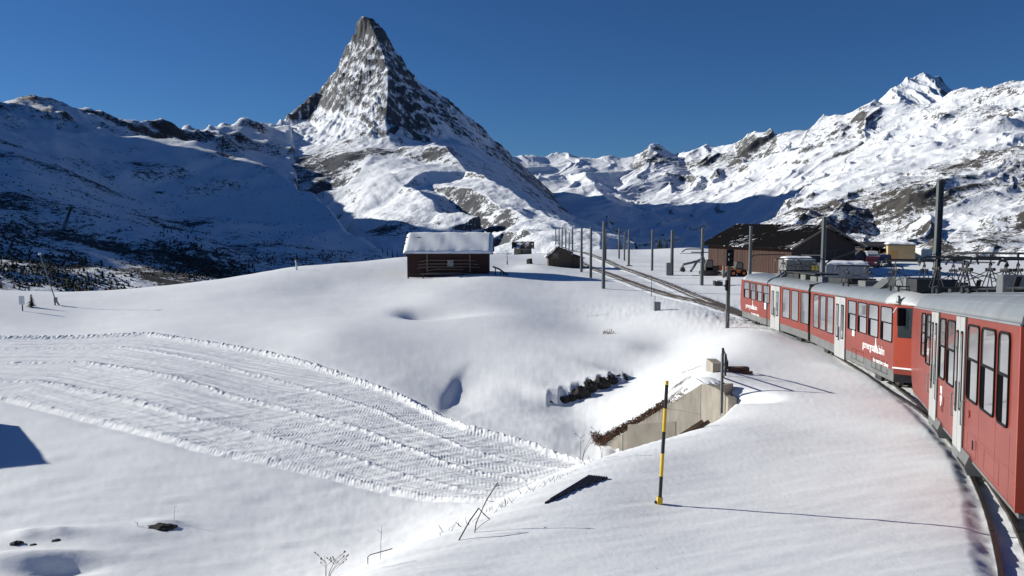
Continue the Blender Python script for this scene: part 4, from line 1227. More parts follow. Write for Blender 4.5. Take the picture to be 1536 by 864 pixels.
# the cab end of the second body, facing the near railcar
nose = [(Lb - 0.001, 0.0), (Lb + 0.66, 0.78), (Lb + 0.72, 1.1), (Lb + 0.72, 1.55), (Lb + 0.66, 1.87), (Lb - 0.001, 2.65)]
mb = MB(); mb.prism(nose, 'z', 0.98, EAVE - 0.03); mb.build('cab_front', mat_orange, far, M=SB.M, bevel=0.02)
def on_nose(u_off, t0, t1, w0, w1, th=0.02):
    a, b = Vector((Lb, 0.0)), Vector((Lb + 0.66, 0.78)); n_ = Vector((0.78, -0.66)).normalized()
    p, q = a.lerp(b, t0) + n_ * u_off, a.lerp(b, t1) + n_ * u_off
    m_ = MB(); m_.prism([(p.x, p.y), (q.x, q.y), (q.x - n_.x * th, q.y - n_.y * th), (p.x - n_.x * th, p.y - n_.y * th)], 'z', w0, w1)
    return m_
mb = on_nose(0.012, 0.12, 1.0, 2.0, EAVE - 0.10); mb.box(Lb + 0.70, Lb + 0.735, 0.9, 1.75, 2.0, EAVE - 0.10); mb.build('windscreen', mat_pane_dark, far, M=SB.M)
mb = on_nose(0.03, -0.02, 1.02, 0.93, 0.985, th=0.06); mb.box(Lb + 0.69, Lb + 0.75, 0.8, 1.85, 0.93, 0.985); mb.build('front_trim', mat_white, far, M=SB.M)
mb = MB(); mb.prism([(u_ - 0.02 if u_ > Lb else u_, v_) for u_, v_ in nose], 'z', SK + 0.30, 0.925); mb.build('buffer_beam', mat_red, far, M=SB.M)
mb = MB(); mb.tube([(Lb + 0.5, 1.3, 0.55), (Lb + 0.9, 1.3, 0.55)], 0.12, 8); mb.box(Lb + 0.75, Lb + 1.0, 1.1, 1.5, 0.4, 0.68); mb.build('coupler', mat_steel_dark, far, M=SB.M)
mb = MB(); mb.tube([(Lb + 0.02, 0.2, EAVE - 0.12), (Lb + 0.25, 0.0, EAVE - 0.10), (Lb + 0.3, -0.12, EAVE - 0.28)], 0.02, 6); mb.build('mirror_arm', mat_white, far, M=SB.M)
mb = MB(); mb.box(Lb + 0.2, Lb + 0.3, 0.02, 0.24, EAVE - 0.72, EAVE - 0.12); mb.build('mirror', mat_black, far, M=SB.M, bevel=0.03)
mb = MB(); mb.tube([(Lb - 0.1, 0.15, EAVE + 0.05), (Lb - 0.1, 0.15, EAVE + 0.12), (Lb - 0.1, 0.15, EAVE + 0.22), (Lb - 0.1, 0.15, EAVE + 0.3)], 0.10, 10, r2=0.04); mb.build('horn', mat_steel, far, M=SB.M, smooth=True)
for S, us in ((SA, (3.0, La - 2.5)), (SB, (3.0, Lb - 3.0))):
    for u_ in us: bogie(S, far, u_)
# roof equipment, read from the picture along the roof
def box_px(S, parent, px0, px1, v0, v1, w0, w1, mat): roof_box(S, parent, S.u(px0, 420), S.u(px1, 420), v0, v1, w0, w1, mat)
fairing(SA, far, SA.u(1148, 410), SA.u(1158, 410))
box_px(SA, far, 1160, 1204, 0.7, 2.0, TOP + 0.30, TOP + 0.38, mat_equip_dark)
box_px(SA, far, 1162, 1178, 0.8, 1.9, TOP - 0.05, TOP + 0.30, mat_equip_dark)
box_px(SA, far, 1182, 1189, 0.75, 1.6, TOP - 0.05, TOP + 0.26, mat_equip)
box_px(SA, far, 1196, 1205, 0.75, 1.6, TOP - 0.05, TOP + 0.22, mat_equip)
box_px(SA, far, 1207, 1213, 0.75, 1.6, TOP - 0.05, TOP + 0.25, mat_steel)
box_px(SB, far, 1221, 1248, 0.75, 2.0, TOP - 0.05, TOP + 0.26, mat_equip_dark)
box_px(SB, far, 1262, 1272, 0.75, 1.6, TOP - 0.05, TOP + 0.2, mat_equip)
pantograph(SB, far, SB.u(1258, 420), h=0.85)
pantograph(SA, far, SA.u(1165, 410) + 0.2, h=0.85, base=TOP + 0.3)
fairing(SB, far, SB.u(1287, 420), SB.u(1300, 420))
box_px(SB, far, 1303, 1313, 0.75, 1.7, TOP - 0.05, TOP + 0.40, mat_equip_dark)
box_px(SB, far, 1314, 1330, 0.70, 1.8, TOP - 0.05, TOP + 0.42, mat_steel)
box_px(SB, far, 1331, 1345, 0.70, 2.0, TOP - 0.05, TOP + 0.38, mat_equip_dark)
roof_box(SB, far, Lb - 1.2, Lb - 0.25, 1.0, 2.4, TOP - 0.12, TOP + 0.28, mat_equip_dark)
pantograph(SB, far, Lb - 1.4, h=1.05)

# --- the near unit, seen from close by
near = empty('railcar', (0, 0, 0))
tag(near, 'near red railcar at the right edge with tall silver doors and big black framed windows', 'railcar', 'coupled red railcars')
Lc = SC.u(1533.5, 620)
body(SC, near, [(1.1, SK), (0.55, 0.75), (0.18, 1.25), (0.0, 1.75), (0.05, 2.4), (0.22, EAVE), (Lc, EAVE), (Lc, SK)], mat_red)
roof(SC, near, 1.35, Lc + 0.0, SC.M); cap(SC, near, 1.35, 0.12, SC.M, drop=0.4)
cu = lambda px: SC.u(px, 580)
wn_ = lambda p0, p1, w0=1.52, w1=2.95, **k: window(SC, near, cu(p0), cu(p1), w0, w1, r=0.13, **k)
wn_(1380.5, 1386.3, 1.75, 2.98, gap=0.3); wn_(1388, 1394.6, 1.62, 2.98, gap=0.3)
door(SC, near, cu(1397), cu(1407.3), glass=(1.28, 2.80))
wn_(1408.8, 1418, gap=0.3); wn_(1420.6, 1433, gap=0.3)
door(SC, near, cu(1435.4), cu(1449), glass=(1.20, 2.78))
wn_(1452.6, 1470.2, gap=0.34); wn_(1474.2, 1496.2, gap=0.32); wn_(1501, 1518.8, gap=0.5)
d0a, d0b, d1a, d1b = cu(1397), cu(1407.3), cu(1435.4), cu(1449)
step_box(SC, near, d0b + 0.05, d0b + 0.95); step_box(SC, near, d1b + 0.05, d1b + 0.95)
for a_, b_ in ((d0a, d0b), (d1a, d1b)):
    mb = MB(); mb.box(a_ - 0.1, b_ + 0.05, -0.02, 0.3, 0.16, 0.42); mb.build('door_sill', mat_skirt, near, M=SC.M)
mb = MB(); mb.box(0.05 * Lc, Lc, 0.03, 2.6, SK - 0.06, SK + 0.012); mb.build('skirt', mat_skirt, near, M=SC.M)
bogie(SC, near, 0.15 * Lc); bogie(SC, near, 0.86 * Lc)
for a, b in ((0.40, 0.53), (0.72, 0.78)):
    mb = MB(); mb.box(a * Lc, b * Lc, 0.25, 2.3, 0.12, 0.44); mb.build('underfloor_box', mat_steel_dark, near, M=SC.M, bevel=0.03)
# shield with cross bars, fleet number and small symbols
u_ = cu(1413.5)
mb = MB(); mb.prism([(u_ - 0.14, 1.35), (u_ - 0.16, 1.05), (u_ - 0.08, 0.92), (u_, 0.88), (u_ + 0.08, 0.92), (u_ + 0.16, 1.05), (u_ + 0.14, 1.35)], 'y', -0.012, -0.002); mb.build('coat_of_arms', mat_white, near, M=SC.M)
mat_dark_red = car_paint('dark_red_mark', (0.20, 0.02, 0.025))
mb = MB(); mb.box(u_ - 0.02, u_ + 0.02, -0.016, -0.011, 0.95, 1.31); mb.box(u_ - 0.11, u_ + 0.11, -0.0165, -0.0112, 1.14, 1.18)
mb.box(u_ - 0.46, u_ - 0.24, -0.01, -0.002, 1.10, 1.22); mb.box(u_ + 0.24, u_ + 0.40, -0.01, -0.002, 1.04, 1.14); mb.box(u_ + 0.40, u_ + 0.46, -0.0104, -0.0022, 0.94, 1.14)
mb.build('arms_bars', mat_dark_red, near, M=SC.M)
side_text(SC, near, '3043', cu(1413.0), 0.78, 0.22, mat_dark_red, name='fleet_number', bold=0.004)
u_ = cu(1457.5)
mb = MB(); mb.tube([(u_, -0.02, 1.26), (u_, 0.0, 1.26)], 0.07, 14); mb.build('lock_cover', mat_red, near, M=SC.M)
mb = MB(); mb.tube([(u_ + 0.62, -0.03, 0.86), (u_ + 0.66, -0.03, 0.80), (u_ + 0.66, -0.03, 0.70)], 0.014, 6); mb.build('hook', mat_steel_dark, near, M=SC.M)
# panel joints and wear lines of the near side
for px in (1408.0, 1434.2, 1451.0, 1472.3, 1498.6, 1521.5):
    u_ = cu(px); mb = MB(); mb.box(u_ - 0.006, u_ + 0.006, -0.002, 0.002, SK + 0.05, 1.48); mb.build('panel_seam', mat_dark_red, near, M=SC.M)
for u0_, u1_ in ((d0b + 0.1, d1a - 0.1), (d1b + 0.1, Lc - 0.1)):
    mb = MB(); mb.box(u0_, u1_, -0.0025, 0.002, 0.945, 0.957); mb.build('panel_seam', mat_dark_red, near, M=SC.M)
for u0_, u1_ in ((d1b + 0.5, d1b + 1.5), (d1b + 2.3, d1b + 3.6)):
    mb = MB()
    for a, b, c, d in ((u0_, u1_, 0.89, 0.90), (u0_, u1_, 0.55, 0.56), (u0_, u0_ + 0.01, 0.55, 0.90), (u1_ - 0.01, u1_, 0.55, 0.90)): mb.box(a, b, -0.003, 0.0, c, d)
    mb.build('flap_seam', mat_dark_red, near, M=SC.M)
for u_ in (d0a - 0.12, d0b + 0.10, d1a - 0.12, d1b + 0.10):
    mb = MB(); mb.tube([(u_, -0.0, 0.95), (u_, -0.07, 0.97), (u_, -0.07, 1.42), (u_, 0.0, 1.44)], 0.014, 6); mb.build('grab_handle', mat_steel, near, M=SC.M)
# rain seam of the roof, edge trim at the joint
mb = MB(); mb.box(1.0, Lc, -0.03, 0.0, EAVE - 0.045, EAVE - 0.015); mb.build('gutter', mat_roof, near, M=SC.M)
mb = MB(); mb.box(Lc - 0.045, Lc + 0.02, -0.022, 2.6, SK + 0.02, EAVE - 0.05); mb.build('end_trim', mat_orange, near, M=SC.M)
mb = MB()
for q_ in range(4):
    i_ = 0.55 if q_ % 2 == 0 else 0.62
    mb.box(Lc + 0.02 + q_ * 0.07, Lc + 0.085 + q_ * 0.07, i_, 2.65 - i_, SK + 0.3, EAVE - 0.25 - (i_ - 0.55))
mb.build('gangway_bellows', mat_black, near, M=SC.M)
for k in range(3):
    mb = MB(); v_ = 0.12 + 0.28 * k; w_ = float(np.interp(v_, [p[0] for p in ROOFP[:7]], [p[1] for p in ROOFP[:7]]))
    mb.tube([(1.6, v_, w_ + 0.003), (Lc, v_, w_ + 0.003)], 0.009, 5); mb.build('roof_seam', mat_roof, near, M=SC.M)
def box_pc(px0, px1, v0, v1, w0, w1, mat): roof_box(SC, near, SC.u(px0, 440), SC.u(px1, 440), v0, v1, w0, w1, mat)
box_pc(1440, 1447, 0.7, 1.15, TOP - 0.06, TOP + 0.33, mat_steel)
box_pc(1503, 1509, 0.7, 1.2, TOP - 0.06, TOP + 0.30, mat_steel)
mb = MB()
mb.tube([(4.4, 0.8, TOP + 0.05), (Lc - 0.5, 0.8, TOP + 0.05)], 0.03, 6); mb.tube([(4.4, 1.5, TOP + 0.05), (Lc - 0.5, 1.5, TOP + 0.05)], 0.03, 6)
for u_ in np.linspace(4.6, Lc - 0.8, 9): mb.box(u_ - 0.08, u_ + 0.08, 0.74, 1.56, TOP - 0.05, TOP + 0.03)
mb.build('roof_conduit', mat_steel_dark, near, M=SC.M)
for u_ in (6.0, 10.5):
    mb = MB(); mb.prism([(u_, TOP - 0.02), (u_ + 0.5, TOP + 0.28), (u_ + 0.55, TOP + 0.28), (u_ + 0.12, TOP - 0.02)], 'y', 0.85, 0.95); mb.build('roof_bracket', mat_steel_dark, near, M=SC.M)
pantograph(SC, near, 3.2, h=0.98, v0=0.2, v1=2.45, n=4)
pantograph(SC, near, 6.6, h=0.80, v0=0.5, v1=2.4, n=3)
mb = MB(); mb.box(0.9, 1.6, 0.9, 1.8, TOP - 0.05, TOP + 0.12); mb.build('roof_plate', mat_equip_dark, near, M=SC.M)
# ------------------------------------------------------------------ masts, signal, poles
def put(o, x, y, z, rz=0.0):
    o.location = (x, y, z); o.rotation_euler = (0, 0, rz); return o

def mast(px, d, top_py, r, label, base_box=None, square=False, foot=False, py_base=None):
    if py_base is not None:
        g = on_ground(px, py_base)
        x, d, z = g if g is not None else (at(px, py_base, d)[0], d, at(px, py_base, d)[2])
    else:
        x = at(px, 380, d)[0]; z = gz(x, d)
    top = at(px, top_py, d)[2]
    h = top - z
    o = empty('catenary_mast', (x, d, z)); tag(o, label, 'railway mast', 'overhead line masts along the railway')
    mb = MB()
    if square:
        mb.box(-r, -r * 0.72, -r * 0.8, r * 0.8, -0.4, h); mb.box(r * 0.72, r, -r * 0.8, r * 0.8, -0.4, h); mb.box(-r * 0.72, r * 0.72, -r * 0.12, r * 0.12, -0.4, h - 0.003)
        mb.build('pole', mat_mast, o)
        c = MB(); c.box(-r * 1.25, r * 1.25, -r * 1.0, r * 1.0, h, h + 0.06); c.build('pole_cap', mat_mast, o)
        c = MB()
        for q in (0.28, 0.46, 0.62): c.box(-r * 1.08, r * 1.08, -r * 0.9, r * 0.9, h * q, h * q + 0.07)
        c.build('clamp_band', mat_steel_dark, o)
    else:
        mb.tube([(0, 0, -0.4), (0, 0, h * 0.5), (0, 0, h)], r, 10, r2=r * 0.72)
        mb.build('pole', mat_mast, o, smooth=False)
        c = MB(); c.tube([(0, 0, h), (0, 0, h + 0.05)], r * 0.85, 10); c.build('pole_cap', mat_steel, o)
    if foot:
        c = MB(); c.box(-0.5, 0.5, -0.5, 0.5, -0.3, 0.12); c.build('foundation', mat_concrete, o, bevel=0.03)
    if base_box:
        c = MB(); c.box(-base_box[0] - r, -r * 0.2, -0.5, 0.15, 0.0, base_box[1]); c.build('switch_box', mat_steel, o, bevel=0.03)
    return o, h

mat_concrete = plain('concrete', (0.31, 0.28, 0.235), rough=0.88, var=0.30, scale=2.2, bump=0.5, bscale=9, stretch=(1.0, 1.0, 0.28))
mat_concrete_dark = plain('stained_concrete', (0.23, 0.205, 0.17), rough=0.85, var=0.25, scale=1.2, bump=0.4, bscale=8)

mast(905, 89, 333, 0.21, 'tall grey mast standing alone left of the two tracks, nearest of the left row', py_base=433)
mast(886, 105, 341, 0.19, 'thin grey mast just right of the dark gabled hut', py_base=417)
mast(872, 113, 342, 0.20, 'grey mast in front of the dark gabled hut right wall', py_base=408)
for px, tp, d, wh in ((833.5, 343, 205, 'leftmost'), (838.5, 342, 195, 'second from left'), (843, 341, 186, 'third from left'), (848.5, 343.5, 178, 'fourth from left'), (858.5, 341.5, 160, 'rightmost')):
    mast(px, d, tp, 0.19, 'thin far mast %s in the close row behind the dark gabled hut' % wh)
mast(853.5, 172, 349, 0.15, 'shortest thin mast in the row behind the dark gabled hut')
mast(908.5, 140, 346, 0.16, 'thin far mast close behind the tall lone mast left of the tracks')
mast(928.5, 150, 342, 0.17, 'far mast beyond the tracks, leftmost of three close together', py_base=388)
mast(936.5, 144, 349, 0.15, 'far shorter mast beyond the tracks, middle of three close together', py_base=391)
mast(943, 130, 345, 0.19, 'mast with a concrete foot beyond the tracks, rightmost of three close together', foot=True, py_base=399)
mast(978, 119, 345, 0.19, 'plain mast right of the tracks before the snowy plateau', py_base=406)
mast(1007.5, 109, 346, 0.26, 'thick mast with a grey switch box at its foot', base_box=(0.55, 1.7), py_base=413)
M1, h1 = mast(1052.5, 94, 343, 0.22, 'mast in front of the excavator arm left of the wooden barn', py_base=428)
M2, h2 = mast(1125.5, 80, 340, 0.20, 'mast rising in front of the barn long plank wall')
M3, h3 = mast(1235, 60, 326, 0.21, 'mast rising in front of the barn dark gable end')
M4, h4 = mast(1406, 34, 273, 0.115, 'tall thick steel mast behind the junction of the two red railcars', square=True)

def arm(parent, pts, r, name='bracket_arm'):
    inv = parent.location
    mb = MB(); mb.tube([Vector(p) - inv for p in pts], r, 7)
    return mb.build(name, mat_steel_dark, parent)
arm(M4, [at(1404, 397, 34), at(1412, 390, 33.9), at(1421, 383, 33.7), at(1434, 379.3, 33.4), at(1480, 379.8, 32.5), at(1545, 380.3, 31.4), at(1640, 381, 30)], 0.045)
arm(M4, [at(1402, 391.3, 34), at(1365, 391, 34.6), at(1331, 390.8, 35.2)], 0.05)
arm(M4, [at(1527, 379, 31.6), at(1527, 387, 31.6)], 0.05, 'insulator')
arm(M4, [at(1331, 388, 35.2), at(1331, 394, 35.2)], 0.07, 'insulator')
arm(M4, [at(1429, 392, 33), at(1434, 392.5, 33), at(1492, 394, 31.5)], 0.03)
arm(M4, [at(1408, 330, 34), at(1409, 316, 34)], 0.05, 'insulator')
arm(M3, [at(1236, 400, 60), at(1240, 394, 60), at(1249, 388.5, 60), at(1262, 384, 60), at(1285, 376, 60)], 0.06)
arm(M3, [at(1234, 383, 60), at(1202, 382.5, 62)], 0.04)
arm(M2, [at(1126, 389, 80), at(1129, 384, 80), at(1135, 382.3, 80), at(1178, 382, 79)], 0.05)
arm(M1, [at(1052, 373.5, 94), at(1031, 373.5, 95), at(1027, 375, 95.2), at(1023, 378, 95.4)], 0.07)
arm(M1, [at(1062, 378.5, 94), at(1037, 378.5, 95)], 0.06)
arm(M1, [at(1052, 380.3, 94), at(1020, 380, 95.5)], 0.03)

# signal on its post beside the front of the train
g = on_ground(1091, 492)
o = empty('signal', g); tag(o, 'dark railway signal with two lamps on a post beside the far end of the train', 'railway signal')
k = g[1] / FPX
mb = MB(); mb.box(-0.11, 0.11, -0.10, 0.10, -0.3, 117 * k); mb.build('post', mat_mast, o, bevel=0.01)
mb = MB(); mb.box(-5.2 * k, 5.6 * k, -0.30, -0.08, 94 * k, 119 * k); mb.build('signal_head', mat_black, o, bevel=0.03)
for q in (111.5, 104):
    mb = MB(); mb.tube([(-0.8 * k, -0.48, (q + .4) * k), (-0.8 * k, -0.30, q * k)], 2.3 * k, 14, cap=False); mb.build('lamp_hood', mat_steel, o)
    mb = MB(); mb.tube([(-0.8 * k, -0.33, q * k), (-0.8 * k, -0.29, q * k)], 1.9 * k, 14); mb.build('lamp', mat_pane_dark, o)
mb = MB(); mb.box(-4.8 * k, -1.5 * k, -0.25, 0.05, 57 * k, 73 * k); mb.box(-6 * k, -2 * k, -0.2, 0.02, 62 * k, 66 * k); mb.build('relay_box', mat_black, o, bevel=0.03)
mb = MB(); mb.box(-4 * k, 0.0, -0.16, 0.1, 10 * k, 26 * k); mb.build('cable_box', mat_steel, o, bevel=0.02)
mb = MB(); mb.box(-8.5 * k, -5.5 * k, 0.0, 0.2, 76 * k, 94 * k); mb.build('back_plate', mat_equip, o, bevel=0.02)

# small cabinet and stakes beside the tracks
g = on_ground(985.5, 466)
o = empty('trackside_cabinet', g); tag(o, 'small pale grey trackside cabinet standing in churned snow', 'cabinet')
k = g[1] / FPX
mb = MB(); mb.box(-4.6 * k, 4.8 * k, -0.2, 0.3, -0.2, 11 * k); mb.build('housing', mat_steel, o, bevel=0.03)
mb = MB(); mb.prism([(-5.2 * k, 11 * k), (5.4 * k, 11 * k), (4.5 * k, 12.6 * k), (-4.5 * k, 12.6 * k)], 'y', -0.26, 0.36); mb.build('lid', mat_steel, o)
mb = MB(); mb.tube([(-4.2 * k, -0.3, 0), (-4.2 * k, -0.3, 22 * k)], 0.025, 6); mb.build('marker_rod', mat_steel_dark, o)
g = on_ground(976.8, 445)
o = empty('snow_stake', g); tag(o, 'thin bare stake beside the left track in front of the switch', 'stake')
k = g[1] / FPX
mb = MB(); mb.tube([(0, 0, -0.2), (0, 0, 16 * k)], 0.04, 6); mb.build('shaft', mat_steel_dark, o)
mb = MB(); mb.tube([(0, 0, 16 * k), (0, 0, 32 * k)], 0.03, 6); mb.build('tip', mat_mast, o)

# ------------------------------------------------------------------ buildings
def wood(name, a, b, sc=5.0, stretch=(6, 6, 0.25)):
    m, nt, bs = new_mat(name)
    tc = N(nt, 'ShaderNodeTexCoord'); mp = N(nt, 'ShaderNodeMapping'); mp.inputs['Scale'].default_value = stretch
    L(nt, tc.outputs['Object'], mp.inputs['Vector'])
    n1 = N(nt, 'ShaderNodeTexNoise', Scale=sc, Detail=7.0, Roughness=0.7); L(nt, mp.outputs['Vector'], n1.inputs['Vector'])
    r = ramp(nt, [(0.3, a), (0.7, b)]); L(nt, n1.outputs['Fac'], r.inputs['Fac']); L(nt, r.outputs['Color'], bs.inputs['Base Color'])
    bs.inputs['Roughness'].default_value = 0.8
    bp = N(nt, 'ShaderNodeBump', Strength=0.4, Distance=0.02); L(nt, n1.outputs['Fac'], bp.inputs['Height']); L(nt, bp.outputs['Normal'], bs.inputs['Normal'])
    return m
mat_barn_wood = wood('barn_planks', (0.008, 0.004, 0.003), (0.082, 0.025, 0.014), sc=2.0, stretch=(3, 3, 0.15))
mat_barn_dark = wood('barn_dark_planks', (0.030, 0.020, 0.017), (0.065, 0.042, 0.034))
mat_hut_red = wood('hut_red_boards', (0.026, 0.009, 0.008), (0.055, 0.017, 0.015))
mat_old_wood = wood('weathered_wood', (0.09, 0.07, 0.055), (0.24, 0.19, 0.155))
mat_stone_dark = plain('brown_stone', (0.085, 0.066, 0.046), rough=0.9, var=0.35, scale=2.5, bump=0.5, bscale=5)
mat_stone_grey = plain('grey_stone', (0.17, 0.155, 0.13), rough=0.9, var=0.3, scale=2.0, bump=0.5, bscale=4)

def roof_snow_mat(name, dark, cover, stretch, sc):
    """sheet roofing with old snow left in streaks down the slope"""
    m, nt, b = new_mat(name)
    tc = N(nt, 'ShaderNodeTexCoord'); mp = N(nt, 'ShaderNodeMapping'); mp.inputs['Scale'].default_value = stretch
    L(nt, tc.outputs['Object'], mp.inputs['Vector'])
    n1 = N(nt, 'ShaderNodeTexNoise', Scale=sc, Detail=5.0, Roughness=0.65); L(nt, mp.outputs['Vector'], n1.inputs['Vector'])
    n2 = N(nt, 'ShaderNodeTexNoise', Scale=0.16, Detail=2.0); L(nt, tc.outputs['Object'], n2.inputs['Vector'])
    ad = N(nt, 'ShaderNodeMath', operation='ADD'); L(nt, n1.outputs['Fac'], ad.inputs[0]); L(nt, n2.outputs['Fac'], ad.inputs[1])
    mr = N(nt, 'ShaderNodeMapRange'); mr.inputs['From Min'].default_value = cover - 0.03; mr.inputs['From Max'].default_value = cover + 0.03; L(nt, ad.outputs[0], mr.inputs['Value'])
    mx = N(nt, 'ShaderNodeMix', data_type='RGBA'); L(nt, mr.outputs['Result'], mx.inputs['Factor']); mx.inputs['A'].default_value = (*dark, 1); mx.inputs['B'].default_value = (0.72, 0.74, 0.78, 1)
    L(nt, mx.outputs['Result'], b.inputs['Base Color']); b.inputs['Roughness'].default_value = 0.9; b.inputs['Specular IOR Level'].default_value = 0.08
    return m
mat_barn_roof = roof_snow_mat('barn_roof', (0.007, 0.0065, 0.007), 1.13, (0.10, 1.6, 1.0), 2.0)
mat_old_roof = roof_snow_mat('old_roof', (0.05, 0.045, 0.042), 0.97, (1, 1, 1), 0.9)
mat_roof_dark = plain('dark_roofing', (0.028, 0.026, 0.026), rough=0.8, var=0.3)
mat_snow_plain = snow_mat('roof_snow', 1.0)

def snow_slab(name, parent, x0, x1, prof, seed, edge=0.10, nx=28):
    """a rounded cushion of snow: prof = (y, z_under, thickness) rows from eave to ridge and over"""
    xs = np.linspace(x0, x1, nx); rows = []
    r_ = random.Random(seed)
    mb = MB()
    n = len(prof)
    for i, x in enumerate(xs):
        e = min(1.0, min(x - x0, x1 - x) / 0.35)
        e = math.sqrt(max(0.0, 1 - (1 - e) ** 2))
        for j, (y, z, t) in enumerate(prof):
            ty = t * (0.12 + 0.88 * e) * (1 + 0.10 * math.sin(x * 2.1 + j) + r_.uniform(-0.05, 0.05))
            mb.v.append((x, y + (r_.uniform(-edge, edge) * 1.2 if j in (0, 1) else 0), z + ty))
    for i in range(nx - 1):
        for j in range(n - 1):
            a = i * n + j; mb.f.append((a, a + 1, a + 1 + n, a + n))
    base = len(mb.v)
    for i, x in enumerate(xs):
        for j, (y, z, t) in enumerate(prof): mb.v.append((x, y, z + 0.015))
    for i in range(nx - 1):
        for j in range(n - 1):
            a = base + i * n + j; mb.f.append((a, a + n, a + 1 + n, a + 1))
        a = i * n; mb.f.append((a, a + n, base + a + n, base + a)); a = i * n + n - 1; mb.f.append((a, base + a, base + a + n, a + n))
    for j in range(n - 1):
        a = j; mb.f.append((a, base + a, base + a + 1, a + 1)); a = (nx - 1) * n + j; mb.f.append((a, a + 1, base + a + 1, base + a))
    return mb.build(name, mat_snow_plain, parent, smooth=True)

# --- red hut with a thick snow roof
D_ = 98.0
kx = D_ / FPX
xl, xr = at(612, 400, D_)[0], at(732.5, 400, D_)[0]
zb = at(672, 413, D_)[2]; zt = at(672, 379, D_)[2]
W_, H_, DP = xr - xl, zt - zb, 6.4
hut = empty('hut', ((xl + xr) / 2, D_, zb)); tag(hut, 'dark red wooden hut under a thick cushion of snow with poles racked on its wall', 'hut')
h2_ = W_ / 2
mb = MB(); mb.prism([(0, -0.6), (DP, -0.6), (DP, H_), (DP / 2, H_ + 1.75), (0, H_)], 'x', -h2_, h2_); mb.build('wall', mat_hut_red, hut)
nb = 11
for k in range(nb):
    z0 = 0.02 + k * H_ / nb
    mb = MB(); mb.box(-h2_ + 0.06, h2_ - 0.06, -0.035, 0.0, z0, z0 + H_ / nb - 0.025); mb.build('board', mat_hut_red, hut)
for x in (-h2_, h2_):
    mb = MB(); mb.box(x - 0.09, x + 0.09, -0.06, 0.12, -0.4, H_); mb.build('corner_post', mat_barn_dark, hut)
ov = 0.58
mb = MB(); mb.prism([(-0.75, H_ - 0.18), (DP / 2, H_ + 1.85), (DP + 0.75, H_ - 0.18), (DP + 0.75, H_ - 0.06), (DP / 2, H_ + 1.99), (-0.75, H_ - 0.06)], 'x', -h2_ - ov, h2_ + ov); mb.build('roof', mat_roof_dark, hut)
sl = (1.99 + 0.06) / (DP / 2 + 0.75)
prof = [(-0.86, H_ - 0.10, 0.10), (-0.90, H_ - 0.08, 0.26), (-0.70, H_ - 0.06 + 0.0, 0.40)] + [(-0.75 + t * (DP / 2 + 0.75), H_ - 0.06 + t * 2.05, 0.44) for t in (0.2, 0.4, 0.6, 0.8, 0.93)] + [(DP / 2, H_ + 1.99, 0.40)] + [(DP / 2 + t * (DP / 2 + 0.75), H_ + 1.99 - t * 2.05, 0.38) for t in (0.3, 0.7, 1.0)]
snow_slab('roof_snow', hut, -h2_ - ov + 0.1, h2_ + ov - 0.05, prof, 3, nx=40)
for q in (0.0, 0.35):
    mb = MB(); mb.box(-h2_ - ov - 0.12, -h2_ + 1.3 - q, DP / 2 - 1.2 - q * 3, DP / 2 - 1.1 - q * 3, H_ + 1.72 - q * 2.0, H_ + 1.84 - q * 2.0); mb.build('roof_batten', mat_old_wood, hut)
mb = MB(); mb.box(-h2_ - ov - 0.06, -h2_ - ov + 0.04, -0.7, DP / 2, H_ - 0.1, H_ + 0.05); mb.build('verge_board', mat_old_wood, hut)
X_ = lambda px: (px - 672.2) * kx
Z_ = lambda py: (413 - py) * kx
for px in (641, 705):
    mb = MB(); mb.box(X_(px) - 0.08, X_(px) + 0.08, -0.30, -0.04, Z_(408), Z_(380.5)); mb.build('rack_post', mat_old_wood, hut)
for py, a, b in ((390, 630, 713), (395.5, 627, 718), (400, 626, 720), (403.5, 642, 695), (409, 632, 702)):
    mb = MB(); mb.tube([(X_(a), -0.32, Z_(py + 2)), (X_(a + 12), -0.36, Z_(py)), (X_(b - 12), -0.36, Z_(py)), (X_(b), -0.32, Z_(py + 1))], 0.055, 6); mb.build('racked_pole', mat_old_wood, hut)
mb = MB(); mb.box(X_(671.5), X_(680.5), -0.42, -0.38, Z_(399), Z_(389.5)); mb.build('wall_plate', mat_steel, hut)
for px in (665, 695, 725):
    mb = MB(); mb.box(X_(px) - 0.06, X_(px) + 0.06, -0.75, -0.63, -0.4, Z_(409)); mb.build('short_post', mat_barn_dark, hut)
mb = MB(); mb.box(X_(632), X_(735), -0.72, -0.66, Z_(411), Z_(409.6)); mb.build('low_rail', mat_old_wood, hut)
# fence stub left of the hut and the leaning rail right of it
g = on_ground(623, 418)
o = empty('wooden_fence', g); tag(o, 'short dark wooden fence stub at the left front corner of the red hut', 'fence')
for px in (612.5, 634.5):
    mb = MB(); mb.box((px - 623) * kx - 0.07, (px - 623) * kx + 0.07, -0.07, 0.07, -0.4, 0.75 if px < 620 else 0.5); mb.build('fence_post', mat_barn_dark, o)
for z in (0.18, 0.42):
    mb = MB(); mb.box(-10.2 * kx, 11.4 * kx, -0.13, -0.08, z, z + 0.10); mb.build('fence_rail', mat_barn_dark, o)
g = on_ground(755, 413)
o = empty('wooden_barrier', g); tag(o, 'leaning dark wooden barrier in the shadow right of the red hut', 'barrier')
k = g[1] / FPX
mb = MB(); mb.tube([(-16 * k, 0.4, 12.5 * k), (-6 * k, 0.2, 9 * k), (4 * k, 0, 1.5 * k), (8 * k, 0, -1 * k)], 0.10, 6); mb.build('rail', mat_barn_dark, o)
for q in (-12, -4, 0):
    mb = MB(); mb.box(q * k - 0.06, q * k + 0.06, -0.05, 0.4, -0.3, (11 - (q + 12) * 0.7) * k); mb.build('post', mat_barn_dark, o)

